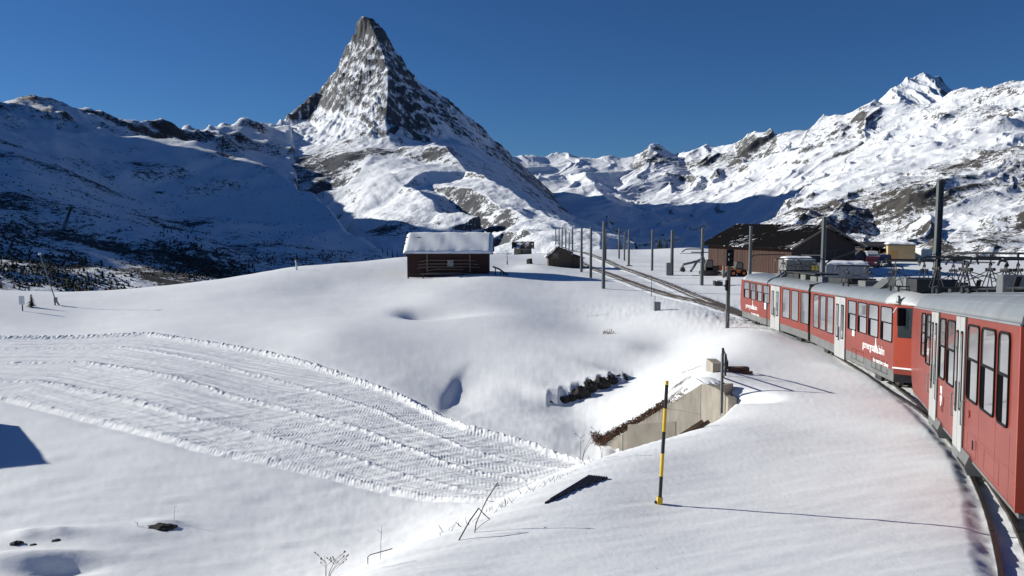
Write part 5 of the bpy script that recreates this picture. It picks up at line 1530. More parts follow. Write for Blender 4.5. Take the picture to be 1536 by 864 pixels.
# --- dark gabled hut
D_ = 123.0; k = D_ / FPX
o = empty('gabled_hut', at(849, 401, D_)); tag(o, 'small dark brown gabled hut with a lean-to beside the tracks', 'hut')
X_ = lambda px: (px - 849) * k
Z_ = lambda py: (401 - py) * k
mb = MB(); mb.prism([(X_(822.5), -0.6), (X_(858.5), -0.6), (X_(858.5), Z_(378.5)), (X_(838), Z_(370.5)), (X_(822.5), Z_(387))], 'y', 0, 4.6); mb.build('wall', mat_stone_dark, o)
mb = MB(); mb.prism([(X_(858.5), -0.6), (X_(875), -0.8), (X_(875), Z_(388.5)), (X_(858.5), Z_(382.5))], 'y', 0.15, 4.0); mb.build('lean_to', mat_stone_dark, o)
mb = MB(); mb.prism([(X_(819), Z_(388)), (X_(838), Z_(369)), (X_(860.5), Z_(378.2)), (X_(860.5), Z_(377)), (X_(838), Z_(367.5)), (X_(818.6), Z_(386.5))], 'y', -0.35, 4.9); mb.build('roof', mat_old_roof, o)
mb = MB(); mb.prism([(X_(857.5), Z_(382.5)), (X_(877), Z_(388.5)), (X_(877), Z_(387)), (X_(857.5), Z_(380.5))], 'y', -0.1, 4.3); mb.build('lean_to_roof', mat_old_roof, o)
mb = MB()
for px in (826.5, 829.5, 832.5, 835.5, 838): mb.box(X_(px) - 0.05, X_(px) + 0.05, -0.05, 0.0, Z_(387.3), Z_(384 - (px - 826) * 0.75))
mb.box(X_(825.5), X_(839), -0.06, -0.01, Z_(388), Z_(387)); mb.box(X_(830), X_(839), -0.055, -0.012, Z_(382.8), Z_(382))
mb.build('gable_frame', mat_old_wood, o)
mb = MB(); mb.box(X_(829), X_(836.5), -0.02, 0.02, Z_(386.8), Z_(380)); mb.build('gable_window', mat_pane_dark, o)
# --- small stone hut farther back
D_ = 168.0; k = D_ / FPX
o = empty('stone_hut', at(784, 383, D_)); tag(o, 'little grey stone hut with a patchy snow roof far behind the red hut', 'hut')
X_ = lambda px: (px - 784) * k
Z_ = lambda py: (383 - py) * k
mb = MB(); mb.prism([(0, -0.8), (4, -0.8), (4, Z_(372)), (2, Z_(364.5)), (0, Z_(372))], 'x', X_(771), X_(797.5)); mb.build('wall', mat_stone_grey, o)
mb = MB(); mb.prism([(-0.5, Z_(372.8)), (2, Z_(364)), (4.5, Z_(372.8)), (4.5, Z_(371.4)), (2, Z_(362.6)), (-0.5, Z_(371.4))], 'x', X_(768), X_(801)); mb.build('roof', mat_old_roof, o)
mb = MB(); mb.box(X_(800.0), X_(801.2), -0.6, 2, Z_(373.5), Z_(363)); mb.box(X_(767.6), X_(768.6), -0.6, 2, Z_(373.5), Z_(364)); mb.build('verge_board', mat_barn_dark, o)
mb = MB(); mb.box(X_(781), X_(784), -0.04, 0.02, Z_(381), Z_(375)); mb.build('door', mat_barn_dark, o)
g = on_ground(794, 396)
if g:
    o = empty('hay_box', g); tag(o, 'small open wooden box half buried in snow behind the red hut shadow', 'box'); k = g[1] / FPX
    mb = MB(); mb.prism([(-4 * k, 0), (5 * k, 0), (4 * k, 8 * k), (-3 * k, 7 * k)], 'y', 0, 1.0); mb.build('box_body', mat_barn_dark, o)
    mb = MB(); mb.box(-4.2 * k, 0.5 * k, -0.06, 0.0, 0.5 * k, 6.5 * k); mb.build('box_front', mat_old_wood, o)
g = on_ground(760.8, 397)
if g:
    o = empty('marker_post', g); tag(o, 'lone thin post beside the blue shadow right of the red hut', 'post'); k = g[1] / FPX
    mb = MB(); mb.tube([(0, 0, -0.2), (0, 0, 5.5 * k)], 0.10, 6); mb.build('foot', mat_barn_dark, o)
    mb = MB(); mb.tube([(0, 0, 5.5 * k), (0, 0, 14 * k)], 0.05, 6); mb.build('shaft', mat_barn_dark, o)

# --- the big barn
bz = -8.2
cx_, cy_ = at(1187, 400, 108)[0], 108.0
Lb_, Wb_ = 15.6, 12.8
a_ = math.radians(60)
U_ = Vector((-math.cos(a_), math.sin(a_), 0)); V_2 = Vector((math.sin(a_), math.cos(a_), 0))
MBn = Matrix(((U_.x, V_2.x, 0, cx_), (U_.y, V_2.y, 0, cy_), (0, 0, 1, bz), (0, 0, 0, 1)))
barn = empty('barn', (0, 0, 0)); tag(barn, 'big wooden barn with red brown plank wall and dark roof streaked with snow', 'barn')
He, Hr = 4.45, 7.1
mb = MB(); mb.box(0.06, Lb_ - 0.06, 0.06, Wb_ - 0.06, -0.5, He - 0.05); mb.build('wall', mat_barn_dark, barn, M=MBn)
r_ = random.Random(5)
mb = MB(); u = 0.0
while u < Lb_ - 0.1:
    w = r_.uniform(0.24, 0.34); mb.box(u, min(u + w - 0.03, Lb_), -0.02 - r_.uniform(0, 0.035), 0.055, -0.3, He - 0.05); u += w
pk = mb.build('plank_cladding', mat_barn_wood, barn, M=MBn); pk['kind'] = 'stuff'
mb = MB(); v = 0.0
while v < Wb_ - 0.1:
    w = r_.uniform(0.28, 0.40); hh = He + (Hr - He) * (1 - abs(v + w / 2 - Wb_ / 2) / (Wb_ / 2)) - 0.15
    mb.box(-0.02 - r_.uniform(0, 0.03), 0.055, v, min(v + w - 0.03, Wb_), -0.3, hh); v += w
pk = mb.build('gable_cladding', mat_barn_dark, barn, M=MBn); pk['kind'] = 'stuff'
mb = MB(); mb.prism([(0.1, He - 0.1), (Wb_ - 0.1, He - 0.1), (Wb_ / 2, Hr - 0.12)], 'x', 0.06, Lb_ - 0.06); mb.build('gable', mat_barn_dark, barn, M=MBn)
mb = MB(); ov = 0.8
def rz_(v): return He + (Hr - He) * (1 - abs(v - Wb_ / 2) / (Wb_ / 2))
nc = 54
for side in (0, 1):
    for i in range(nc):
        u0 = -ov + (Lb_ + 2 * ov) * i / nc; u1 = -ov + (Lb_ + 2 * ov) * (i + 1) / nc; dz = 0.045 if i % 2 else 0.0
        va, vb = (-0.9, Wb_ / 2) if side == 0 else (Wb_ / 2, Wb_ + 0.9)
        za, zb2 = rz_(va), rz_(vb)
        mb.add([(u0, va, za + dz), (u1, va, za + dz), (u1, vb, zb2 + dz), (u0, vb, zb2 + dz), (u0, va, za - 0.10), (u1, va, za - 0.10), (u1, vb, zb2 - 0.10), (u0, vb, zb2 - 0.10)], [(0, 1, 2, 3), (0, 4, 5, 1), (3, 2, 6, 7), (0, 3, 7, 4), (1, 5, 6, 2), (4, 7, 6, 5)])
mb.build('roof', mat_barn_roof, barn, M=MBn)
mb = MB(); mb.box(-ov - 0.03, -ov + 0.05, -0.95, Wb_ / 2, 0, 0); mb.v = []; mb.f = []
for va, vb in ((-0.95, Wb_ / 2), (Wb_ / 2, Wb_ + 0.95)):
    mb.add([(-ov - 0.06, va, rz_(va) - 0.22), (-ov - 0.06, vb, rz_(vb) - 0.22), (-ov - 0.06, vb, rz_(vb) + 0.06), (-ov - 0.06, va, rz_(va) + 0.06), (-ov, va, rz_(va) - 0.22), (-ov, vb, rz_(vb) - 0.22), (-ov, vb, rz_(vb) + 0.06), (-ov, va, rz_(va) + 0.06)], [(0, 1, 2, 3), (4, 7, 6, 5), (0, 3, 7, 4), (1, 5, 6, 2), (3, 2, 6, 7), (0, 4, 5, 1)])
mb.build('verge_board', mat_old_wood, barn, M=MBn)
mb = MB(); mb.box(-0.09, 0.0, 4.2, 8.4, -0.3, 3.5); mb.build('barn_door', mat_barn_dark, barn, M=MBn)
for v_ in (4.2, 6.28, 8.32):
    mb = MB(); mb.box(-0.12, -0.09, v_, v_ + 0.10, -0.3, 3.5); mb.build('door_batten', mat_old_wood, barn, M=MBn)
mb = MB(); mb.box(-0.16, -0.08, 3.6, 9.0, 3.52, 3.66); mb.build('door_track', mat_steel_dark, barn, M=MBn)

# --- sheds behind the station
D_ = 130.0; k = D_ / FPX
mat_yellow_wood = wood('new_yellow_boards', (0.42, 0.30, 0.15), (0.56, 0.42, 0.23), sc=2.0, stretch=(0.3, 0.3, 6))
mat_door_wood = wood('door_orange_boards', (0.36, 0.20, 0.07), (0.46, 0.28, 0.11))
o = empty('shed', at(1355, 391, D_), math.radians(-18)); tag(o, 'new pale yellow wooden shed with a brown door and a snowy flat roof', 'shed')
w2 = 35 * k
mb = MB(); mb.box(-0.62 * w2, 0.45 * w2, 0, 3.4, -0.6, 23 * k); mb.build('wall', mat_yellow_wood, o)
for j in range(9):
    mb = MB(); mb.box(-0.62 * w2 + 0.03, 0.45 * w2 - 0.03, -0.03, 0, 0.03 + j * 23 * k / 9, (j + 1) * 23 * k / 9 - 0.012); mb.build('board', mat_yellow_wood, o)
mb = MB(); mb.box(-0.52 * w2, -0.22 * w2, -0.06, -0.03, 0, 14.5 * k); mb.build('door', mat_door_wood, o)
mb = MB(); mb.box(-0.72 * w2, 0.56 * w2, -0.4, 3.8, 23 * k, 24.2 * k); mb.build('roof', mat_roof_dark, o)
snow_slab('roof_snow', o, -0.68 * w2, 0.53 * w2, [(-0.38, 24.2 * k, 0.05), (-0.36, 24.2 * k, 0.22), (0.2, 24.2 * k, 0.30), (1.6, 24.2 * k, 0.33), (3.2, 24.2 * k, 0.30), (3.7, 24.2 * k, 0.1)], 4, nx=14)
mat_container = plain('pale_container', (0.52, 0.55, 0.53), rough=0.6, var=0.15, scale=1.0)
o = empty('container', at(1389.5, 391, 133)); tag(o, 'pale grey ribbed container standing right of the yellow shed', 'container')
k = 133 / FPX
mb = MB(); mb.box(-8.5 * k, 8.5 * k, 0, 3.0, -0.5, 16.5 * k); mb.build('box', mat_container, o)
for j in range(8):
    mb = MB(); x = -7.6 * k + j * 2.1 * k; mb.box(x, x + 0.09, -0.05, 0.0, 0.1, 15.8 * k); mb.build('rib', mat_container, o)
snow_slab('roof_snow', o, -8.4 * k, 8.4 * k, [(0.02, 16.5 * k, 0.04), (0.1, 16.5 * k, 0.15), (1.5, 16.5 * k, 0.22), (2.9, 16.5 * k, 0.12)], 9, nx=10)
# dark open shed with what stands in it
D_ = 134.0; k = D_ / FPX
o = empty('open_shed', at(1313, 396, D_)); tag(o, 'dark open fronted shed between the barn and the yellow shed', 'shed')
mb = MB(); mb.box(-19 * k, 20 * k, 4.4, 4.6, -0.5, 24 * k); mb.build('back_wall', mat_barn_dark, o)
for x in (-19, 19):
    mb = MB(); mb.box(x * k, (x + 1) * k, 0.2, 4.4, -0.5, 23 * k); mb.build('side_wall', mat_barn_dark, o)
mb = MB(); mb.prism([(-0.8, 26 * k), (2.2, 31.5 * k), (5.0, 25 * k), (5.0, 26 * k), (2.2, 33 * k), (-0.8, 27.3 * k)], 'x', -16 * k, 21 * k); mb.build('roof', mat_roof_dark, o)
for x in (-17, -6, 6, 18):
    mb = MB(); mb.box(x * k - 0.09, x * k + 0.09, -0.1, 0.1, -0.5, 26 * k); mb.build('post', mat_barn_dark, o)
mat_blue_grey = plain('blue_grey_sheet', (0.10, 0.105, 0.14), rough=0.6, var=0.15)
o = empty('tin_cabin', at(1290, 397, 122)); tag(o, 'small blue grey tin cabin with a pitched roof in front of the dark open shed', 'cabin')
k = 122 / FPX
mb = MB(); mb.prism([(-9 * k, -0.6), (9 * k, -0.6), (9 * k, 12 * k), (0, 21 * k), (-9 * k, 12 * k)], 'y', 0, 2.6); mb.build('wall', mat_blue_grey, o)
mb = MB(); mb.prism([(-11 * k, 10.5 * k), (0, 21.3 * k), (11 * k, 10.5 * k), (11 * k, 11.7 * k), (0, 22.6 * k), (-11 * k, 11.7 * k)], 'y', -0.25, 2.9); mb.build('roof', mat_roof_dark, o)
mb = MB(); mb.box(-3 * k, 3 * k, -0.04, 0, 0, 9 * k); mb.build('door', mat_barn_dark, o)

# --- vehicles in the yard
def make_car(name, label, mat, loc, rz, L_=4.2, W=1.75, van=False):
    o = empty(name, loc, rz); tag(o, label, 'car')
    h = L_ / 2
    pr = [(-h, 0.35), (-h, 0.85), (-h * 0.95, 1.0), (-h * 0.55, 1.08), (-h * 0.30, 1.62 if not van else 1.85), (h * 0.75, 1.68 if not van else 1.9), (h * 0.96, 1.05), (h, 0.9), (h, 0.35)]
    mb = MB(); mb.prism(pr, 'y', -W / 2, W / 2); mb.build('body', mat, o, bevel=0.06)
    mb = MB(); top = 1.5 if not van else 1.75
    mb.prism([(-h * 0.46, 1.12), (-h * 0.26, top), (h * 0.66, top + 0.03), (h * 0.82, 1.12)], 'y', -W / 2 - 0.012, W / 2 + 0.012); mb.build('side_window', mat_pane_dark, o)
    mb = MB(); mb.add([(-h * 0.545, -W * 0.42, 1.12), (-h * 0.545, W * 0.42, 1.12), (-h * 0.315, W * 0.38, top + 0.02), (-h * 0.315, -W * 0.38, top + 0.02), (-h * 0.5, -W * 0.42, 1.10), (-h * 0.5, W * 0.42, 1.10)], [(0, 1, 2, 3)]); mb.build('windscreen', mat_pane_dark, o)
    for x in (-h * 0.62, h * 0.62):
        for y in (-W / 2 + 0.08, W / 2 - 0.08):
            mb = MB(); mb.tube([(x, y - 0.11, 0.34), (x, y + 0.11, 0.34)], 0.34, 16); w = mb.build('wheel', mat_black, o)
            mb = MB(); mb.tube([(x, y - 0.125, 0.34), (x, y + 0.125, 0.34)], 0.19, 12); mb.build('rim', mat_steel, w)
    for y in (-W * 0.34, W * 0.34):
        mb = MB(); mb.box(-h - 0.02, -h + 0.05, y - 0.16, y + 0.16, 0.72, 0.86); mb.build('headlight', mat_white, o)
    return o
mat_car_blue = plain('dark_blue_paint', (0.02, 0.025, 0.06), rough=0.3, coat=0.8)
mat_car_red = plain('dark_maroon_paint', (0.07, 0.012, 0.02), rough=0.3, coat=0.8)
mat_car_white = plain('white_car_paint', (0.6, 0.62, 0.65), rough=0.35, coat=0.5)
p = at(1326, 400, 124); make_car('parked_car', 'dark blue car parked in shade left of the yellow shed', mat_car_blue, (p[0], p[1], gz(p[0], p[1])), math.radians(70))
p = at(1309, 400, 121); make_car('parked_car', 'dark maroon car parked between the tin cabin and the dark blue car', mat_car_red, (p[0], p[1], gz(p[0], p[1])), math.radians(60))
p = at(1306.5, 392, 133); make_car('parked_van', 'white van whose nose shows inside the dark open shed', mat_car_white, (p[0], p[1], p[2] - 0.2), math.radians(80), van=True)['category'] = 'van'

mat_digger = plain('machine_orange', (0.62, 0.17, 0.03), rough=0.5, var=0.2)
mat_digger_dark = plain('machine_dark', (0.045, 0.042, 0.04), rough=0.6, var=0.3)
g = on_ground(1066, 414)
o = empty('excavator', g); tag(o, 'dark excavator with its long jointed arm lowered to the snow left of the barn', 'excavator')
k = g[1] / FPX
for y in (0.0, 1.7):
    mb = MB(); mb.prism(rrect(-12 * k, 16 * k, 0, 7 * k, 3 * k, 4), 'y', y, y + 0.5); mb.build('crawler', mat_digger_dark, o)
mb = MB(); mb.box(-7 * k, 17 * k, 0.1, 2.1, 7.5 * k, 14 * k); mb.build('engine_housing', mat_digger_dark, o, bevel=0.08)
mb = MB(); mb.prism([(-8 * k, 7.5 * k), (4 * k, 7.5 * k), (4 * k, 24 * k), (-5 * k, 24 * k), (-8 * k, 15 * k)], 'y', 0.1, 1.1); mb.build('cab', mat_digger_dark, o, bevel=0.04)
mb = MB(); mb.prism([(-6.6 * k, 13 * k), (2.5 * k, 13 * k), (2.5 * k, 22.5 * k), (-4.5 * k, 22.5 * k)], 'y', 0.08, 0.12); mb.build('cab_window', mat_pane_dark, o)
mb = MB(); mb.box(13 * k, 18.5 * k, 0.0, 1.6, 9 * k, 15 * k); mb.build('counterweight', mat_digger, o, bevel=0.06)
mb = MB(); mb.tube([(-4 * k, 1.4, 12 * k), (-8 * k, 1.4, 26 * k), (-17 * k, 1.4, 21 * k)], 0.22, 6); mb.build('boom', mat_steel, o)
mb = MB(); mb.tube([(-17 * k, 1.4, 21 * k), (-38 * k, 1.4, 16 * k), (-40 * k, 1.4, 11 * k)], 0.17, 6); mb.tube([(-17 * k, 1.4, 21 * k), (-27 * k, 1.4, 5 * k)], 0.16, 6); mb.build('stick', mat_steel, o)
mb = MB(); mb.prism([(-42 * k, 11 * k), (-37 * k, 12 * k), (-35 * k, 7 * k), (-38 * k, 4.5 * k), (-43 * k, 6 * k)], 'y', 1.05, 1.75); mb.build('bucket', mat_digger_dark, o)
mb = MB(); mb.tube([(-6 * k, 1.4, 17 * k), (-15 * k, 1.4, 20 * k)], 0.08, 6); mb.tube([(-19 * k, 1.4, 22 * k), (-34 * k, 1.4, 17.5 * k)], 0.07, 6); mb.build('hydraulic_ram', mat_steel, o)
g = on_ground(1106, 415)
o = empty('wheel_loader', g); tag(o, 'orange wheel loader with a dark cab standing right of the signal head', 'loader')
k = g[1] / FPX
mb = MB(); mb.box(-11 * k, 14 * k, 0.2, 1.9, 5 * k, 11 * k); mb.build('chassis', mat_digger, o, bevel=0.08)
mb = MB(); mb.prism([(-3 * k, 11 * k), (9 * k, 11 * k), (8 * k, 22 * k), (0, 22 * k)], 'y', 0.3, 1.8); mb.build('cab', mat_digger_dark, o, bevel=0.05)
mb = MB(); mb.prism([(-1.5 * k, 13 * k), (8 * k, 13 * k), (7.2 * k, 20.5 * k), (0.6 * k, 20.5 * k)], 'y', 0.27, 0.31); mb.build('cab_window', mat_pane_dark, o)
for x in (-6, 10):
    for y in (0.0, 1.75):
        mb = MB(); mb.tube([(x * k, y, 5 * k), (x * k, y + 0.4, 5 * k)], 5.2 * k, 16); w = mb.build('wheel', mat_black, o)
        mb = MB(); mb.tube([(x * k, y - 0.02, 5 * k), (x * k, y + 0.42, 5 * k)], 2.4 * k, 12); mb.build('rim', mat_digger, w)
mb = MB(); mb.tube([(-3 * k, 1.0, 11 * k), (-14 * k, 1.0, 13 * k), (-18 * k, 1.0, 6 * k)], 0.14, 6); mb.build('lift_arm', mat_digger, o)
mb = MB(); mb.prism([(-17 * k, 8 * k), (-16 * k, 1 * k), (-22 * k, 0.5 * k), (-24 * k, 2 * k), (-19 * k, 3 * k)], 'y', 0.0, 2.1); mb.build('bucket', mat_digger_dark, o)
g = on_ground(1078, 429)
o = empty('grit_box', g); tag(o, 'low dark box with snow on its lid left of the signal post', 'box')
k = g[1] / FPX
mb = MB(); mb.prism([(-6 * k, 0), (6 * k, 0), (6.4 * k, 6 * k), (-6.4 * k, 7.5 * k)], 'y', 0, 0.8); mb.build('box_body', mat_digger_dark, o, bevel=0.03)
mb = MB(); mb.box(-3 * k, 6.2 * k, 0.05, 0.75, 7 * k, 8.4 * k); mb.build('lid_snow', mat_snow_plain, o, bevel=0.04)

# --- snow covered wagons parked beyond the train
def wagon(label, px0, px1, py_top, d, rz, mat, depth, end_mat=None):
    x0, x1 = at(px0, py_top, d)[0], at(px1, py_top, d)[0]
    zt_ = at(px0, py_top, d)[2]; zg = gz((x0 + x1) / 2, d)
    o = empty('service_wagon', ((x0 + x1) / 2, d, zg), rz); tag(o, label, 'wagon', 'snow covered wagons parked beyond the train')
    w = (x1 - x0) / 2; h = zt_ - zg
    mb = MB(); mb.box(-w, w, 0, depth, 0.75, h - 0.30); mb.build('body', mat, o, bevel=0.04)
    mb = MB(); mb.box(-w, w, 0.2, depth - 0.2, 0.45, 0.75); mb.build('underframe', mat_steel_dark, o)
    for j in range(7):
        x = -w + 0.08 + j * (2 * w - 0.16) / 6
        mb = MB(); mb.box(x - 0.04, x + 0.04, -0.05, 0.0, 0.8, h - 0.34); mb.build('rib', mat, o)
    for x in (-w * 0.6, w * 0.6):
        mb = MB(); mb.tube([(x, 0.25, 0.42), (x, depth - 0.25, 0.42)], 0.42, 14); mb.build('wheelset', mat_rail, o)
    mb = MB(); mb.prism([(-0.1, h - 0.32), (depth / 2, h - 0.16), (depth + 0.1, h - 0.32), (depth + 0.1, h - 0.28), (depth / 2, h - 0.12), (-0.1, h - 0.28)], 'x', -w - 0.1, w + 0.1); mb.build('roof', mat_steel, o)
    snow_slab('roof_snow', o, -w - 0.06, w + 0.06, [(-0.12, h - 0.29, 0.05), (-0.10, h - 0.28, 0.18), (0.3, h - 0.24, 0.26), (depth / 2, h - 0.12, 0.26), (depth - 0.2, h - 0.22, 0.2), (depth, h - 0.28, 0.05)], int(px0), nx=16)
    return o, w, h
mat_wagon_a = plain('wagon_grey', (0.16, 0.16, 0.155), rough=0.6, var=0.2)
mat_wagon_b = plain('wagon_blue_grey', (0.21, 0.22, 0.25), rough=0.6, var=0.15)
mat_yellow = plain('warning_yellow', (0.75, 0.52, 0.03), rough=0.45, var=0.12)
wa, w_, h_ = wagon('dark grey wagon with snowy arched roof and yellow end panel beyond the far railcar', 1179, 1224, 386.5, 100, math.radians(4), mat_wagon_a, 2.4)
mb = MB(); mb.box(w_ - 0.55, w_ + 0.26, -0.12, -0.06, h_ - 1.75, h_ - 0.95); mb.build('yellow_panel', mat_yellow, wa)
mb = MB(); mb.box(w_ + 0.08, w_ + 0.45, -0.1, 2.0, 0.8, h_ - 0.62); mb.build('end_box', mat_container, wa)
wagon('blue grey wagon with thick snow roof right of the yellow end panel', 1240, 1302, 393.5, 93, math.radians(-6), mat_wagon_b, 2.6)
# ------------------------------------------------------------------ concrete underpass wing wall and its railing
Pw = lambda px, py, d: Vector(at(px, py, d))
wall = empty('retaining_wall', (0, 0, 0)); tag(wall, 'pale concrete wing wall sloping down to the groomed run below the railing', 'retaining wall')
R0 = Pw(1087, 577, 28.0); R1 = Pw(1052, 576, 28.9); R2 = Pw(934, 650, 31.2); R3 = Pw(897, 670, 32.2)
def wall_strip(name, a, b, zt0, zt1, zb, thick, mat, off=0.0):
    a = Vector((a.x, a.y, 0)); b = Vector((b.x, b.y, 0))
    t = (b - a).normalized(); n = Vector((t.y, -t.x, 0))
    if n.dot(a) > 0: n = -n                      # towards the eye
    a = a + n * off; b = b + n * off
    mb = MB()
    q = [a, b, b - n * thick, a - n * thick]
    vs = [(p.x, p.y, zb) for p in q] + [(q[0].x, q[0].y, zt0), (q[1].x, q[1].y, zt1), (q[2].x, q[2].y, zt1), (q[3].x, q[3].y, zt0)]
    mb.add(vs, [(0, 3, 2, 1), (4, 5, 6, 7), (0, 1, 5, 4), (1, 2, 6, 5), (2, 3, 7, 6), (3, 0, 4, 7)])
    return mb.build(name, mat, wall, bevel=0.02)
wall_strip('wall_panel', R0, R1, R0.z, R1.z, -11, 0.45, mat_concrete)
wall_strip('wall_panel', R1, R2, R1.z, R2.z, -11, 0.452, mat_concrete)
wall_strip('wall_panel', R2 + Vector((0.0, -0.02, 0)), R3, R2.z - 0.02, R3.z, -11.5, 0.45, mat_concrete)
# darker stained lower lift with a ledge, and the formwork joint above it
def lerp(a, b, t): return a + (b - a) * t
Q1 = Pw(1018, 643, 29.6); Q0 = lerp(R1, R2, 0.93)
q1 = lerp(R1, R2, 0.30)
wall_strip('stained_footing', Vector((q1.x, q1.y, 0)), Vector((Q0.x, Q0.y, 0)), -7.55, -8.05, -11, 0.2, mat_concrete_dark, off=0.02)
for t0, t1, za, zb in ((0.0, 0.44, -7.12, -7.12),):
    a, b = lerp(R1, R2, t0), lerp(R1, R2, t1)
    wall_strip('formwork_joint', a, b, za + 0.012, zb + 0.012, za - 0.012, 0.05, mat_concrete_dark, off=0.005)
mb = MB()
pl = Pw(1098, 596, 27.6)
mb.box(pl.x - 0.16, pl.x + 0.14, pl.y - 0.10, pl.y + 0.8, -9, pl.z); mb.build('pilaster', mat_concrete, wall, bevel=0.02)
b0 = Pw(1077, 545, 31.4)
mb = MB(); mb.box(b0.x - 0.20, b0.x + 0.20, b0.y, b0.y + 1.1, -8.5, b0.z); mb.build('parapet_block', mat_concrete, wall, bevel=0.02)
snow_slab('wall_snow', wall, R1.x - 0.1, R0.x - 0.02, [(R0.y + 0.05, R0.z - 0.02, 0.03), (R0.y + 0.15, R0.z - 0.02, 0.07), (R0.y + 0.5, R0.z - 0.02, 0.10), (R0.y + 1.0, R0.z - 0.05, 0.10), (R0.y + 1.5, R0.z - 0.1, 0.08)], 12, nx=12)
mat_beam = wood('old_beam', (0.10, 0.06, 0.035), (0.22, 0.14, 0.085), stretch=(0.5, 5, 5))
o = empty('timber_beam', (0, 0, 0)); tag(o, 'brown timber beam lying on the wall behind the railing', 'beam')
a, b = Pw(1095, 553, 31.6), Pw(1121, 553.5, 31.9)
mb = MB(); mb.box(a.x, b.x, a.y, a.y + 0.28, a.z - 0.16, a.z + 0.05); mb.build('beam', mat_beam, o, bevel=0.02)
mb = MB(); mb.box(a.x + 0.35, b.x + 0.1, a.y - 0.12, a.y - 0.005, a.z - 0.20, a.z - 0.09); mb.build('batten', mat_beam, o, bevel=0.01)
# broken board leaning at the foot of the wall
g = on_rail(1049, 643, 0.12)
o = empty('broken_board', (g[0], g[1] + 0.1, g[2])); tag(o, 'broken brown board poking out of the snow at the foot of the concrete wall', 'board')
for q, s_ in ((0, 1.0), (0.16, 0.8)):
    mb = MB(); mb.tube([(-0.45 + q, 0.1, -0.25), (0.18 + q, 0.3, 0.06 + 0.03 * s_)], 0.06, 4); mb.build('plank', mat_beam, o)

rail_ = empty('railing', (0, 0, 0)); tag(rail_, 'dark steel railing seen end on above the concrete wall', 'railing')
posts = [Pw(1084.5, 522, 27.9), Pw(1088.5, 531, 30.2), Pw(1091, 541, 32.6)]
for p in posts:
    mb = MB(); mb.box(p.x - 0.035, p.x + 0.035, p.y - 0.035, p.y + 0.035, p.z - 2.3, p.z); mb.build('railing_post', mat_steel_dark, rail_)
for dz in (-0.03, -0.5, -0.95):
    mb = MB(); mb.tube([p + Vector((0, 0, dz)) for p in posts], 0.03, 7); mb.build('railing_bar', mat_steel_dark, rail_)
p = posts[0]; mb = MB(); mb.box(p.x - 0.05, p.x - 0.036, p.y - 0.05, p.y + 0.05, p.z - 2.4, p.z - 0.2); mb.build('post_edge', mat_steel, rail_)
if False: mb = MB(); mb.box(p.x - 0.07, p.x + 0.03, p.y - 0.12, p.y - 0.05, p.z - 2.4, p.z + 0.06); mb.build('end_stake', mat_old_wood, rail_)

# ------------------------------------------------------------------ yellow and black snow pole
g = on_ground(989.5, 756)
D_ = g[1]; k = D_ / FPX
sp = empty('snow_pole', g); tag(sp, 'yellow and black banded snow pole standing in the foreground snow', 'snow pole')
sp.rotation_euler = (0.0, math.radians(2.4), 0)
mat_pole_y = plain('pole_yellow', (0.72, 0.46, 0.015), rough=0.4, var=0.15, scale=5)
mat_pole_k = plain('pole_black', (0.012, 0.012, 0.014), rough=0.4, var=0.2, scale=5)
cuts = [(0, 11, 'y'), (11, 44, 'k'), (44, 80, 'y'), (80, 114, 'k'), (114, 150, 'y'), (150, 186.5, 'k'), (186.5, 192.5, 'y')]
for a, b, c in cuts:
    if a == 0: continue
    mb = MB(); mb.tube([(0, 0, a * k), (0, 0, b * k)], 2.75 * k, 16)
    mb.build('band', mat_pole_y if c == 'y' else mat_pole_k, sp, smooth=False)
mb = MB(); mb.box(-4.4 * k, 3.6 * k, -0.05, 0.05, -0.25, 11 * k); mb.build('socket', mat_pole_y, sp, bevel=0.008)
mb = MB(); mb.box(-8 * k, -4 * k, -0.03, 0.03, 1 * k, 4 * k); mb.build('socket_pin', mat_steel_dark, sp)

# ------------------------------------------------------------------ dark ribbed sheet half under the snow
def gp(px, py, up=0.0):
    q = on_ground(px, py); return Vector((q[0], q[1], q[2] + up))
A, B, C = gp(884, 715.0, .035), gp(912, 718.5, .02), gp(817, 756, .03)
o = empty('ribbed_sheet', (0, 0, 0)); tag(o, 'dark ribbed metal sheet poking out of the foreground snow edge', 'metal sheet')
mat_sheet = plain('dark_ribbed_sheet', (0.045, 0.047, 0.052), rough=0.5, var=0.25, scale=6)
mb = MB(); top = [A, B, B.lerp(C, 0.15) + (A - B) * 0.06, C]; n = len(top)
mb.add([tuple(p) for p in top] + [tuple(p - Vector((0, 0, 0.12))) for p in top], [tuple(range(n)), tuple(range(n, 2 * n))[::-1]] + [(i, (i + 1) % n, (i + 1) % n + n, i + n) for i in range(n)])
mb.build('sheet', mat_sheet, o)
for i in range(8):
    t = (i + 0.5) / 8
    st_ = A + (B - A) * t
    e = st_ + (C - A) * (1 - t) * 0.985
    e2 = st_ + (C + (B - C) * t * 1.0 - st_) * 0.97
    rb = MB(); rb.tube([st_.lerp(e2, 0.03) + Vector((0, 0, .008)), e2 + Vector((0, 0, .008))], 0.018, 4); rb.build('rib', mat_sheet, o)

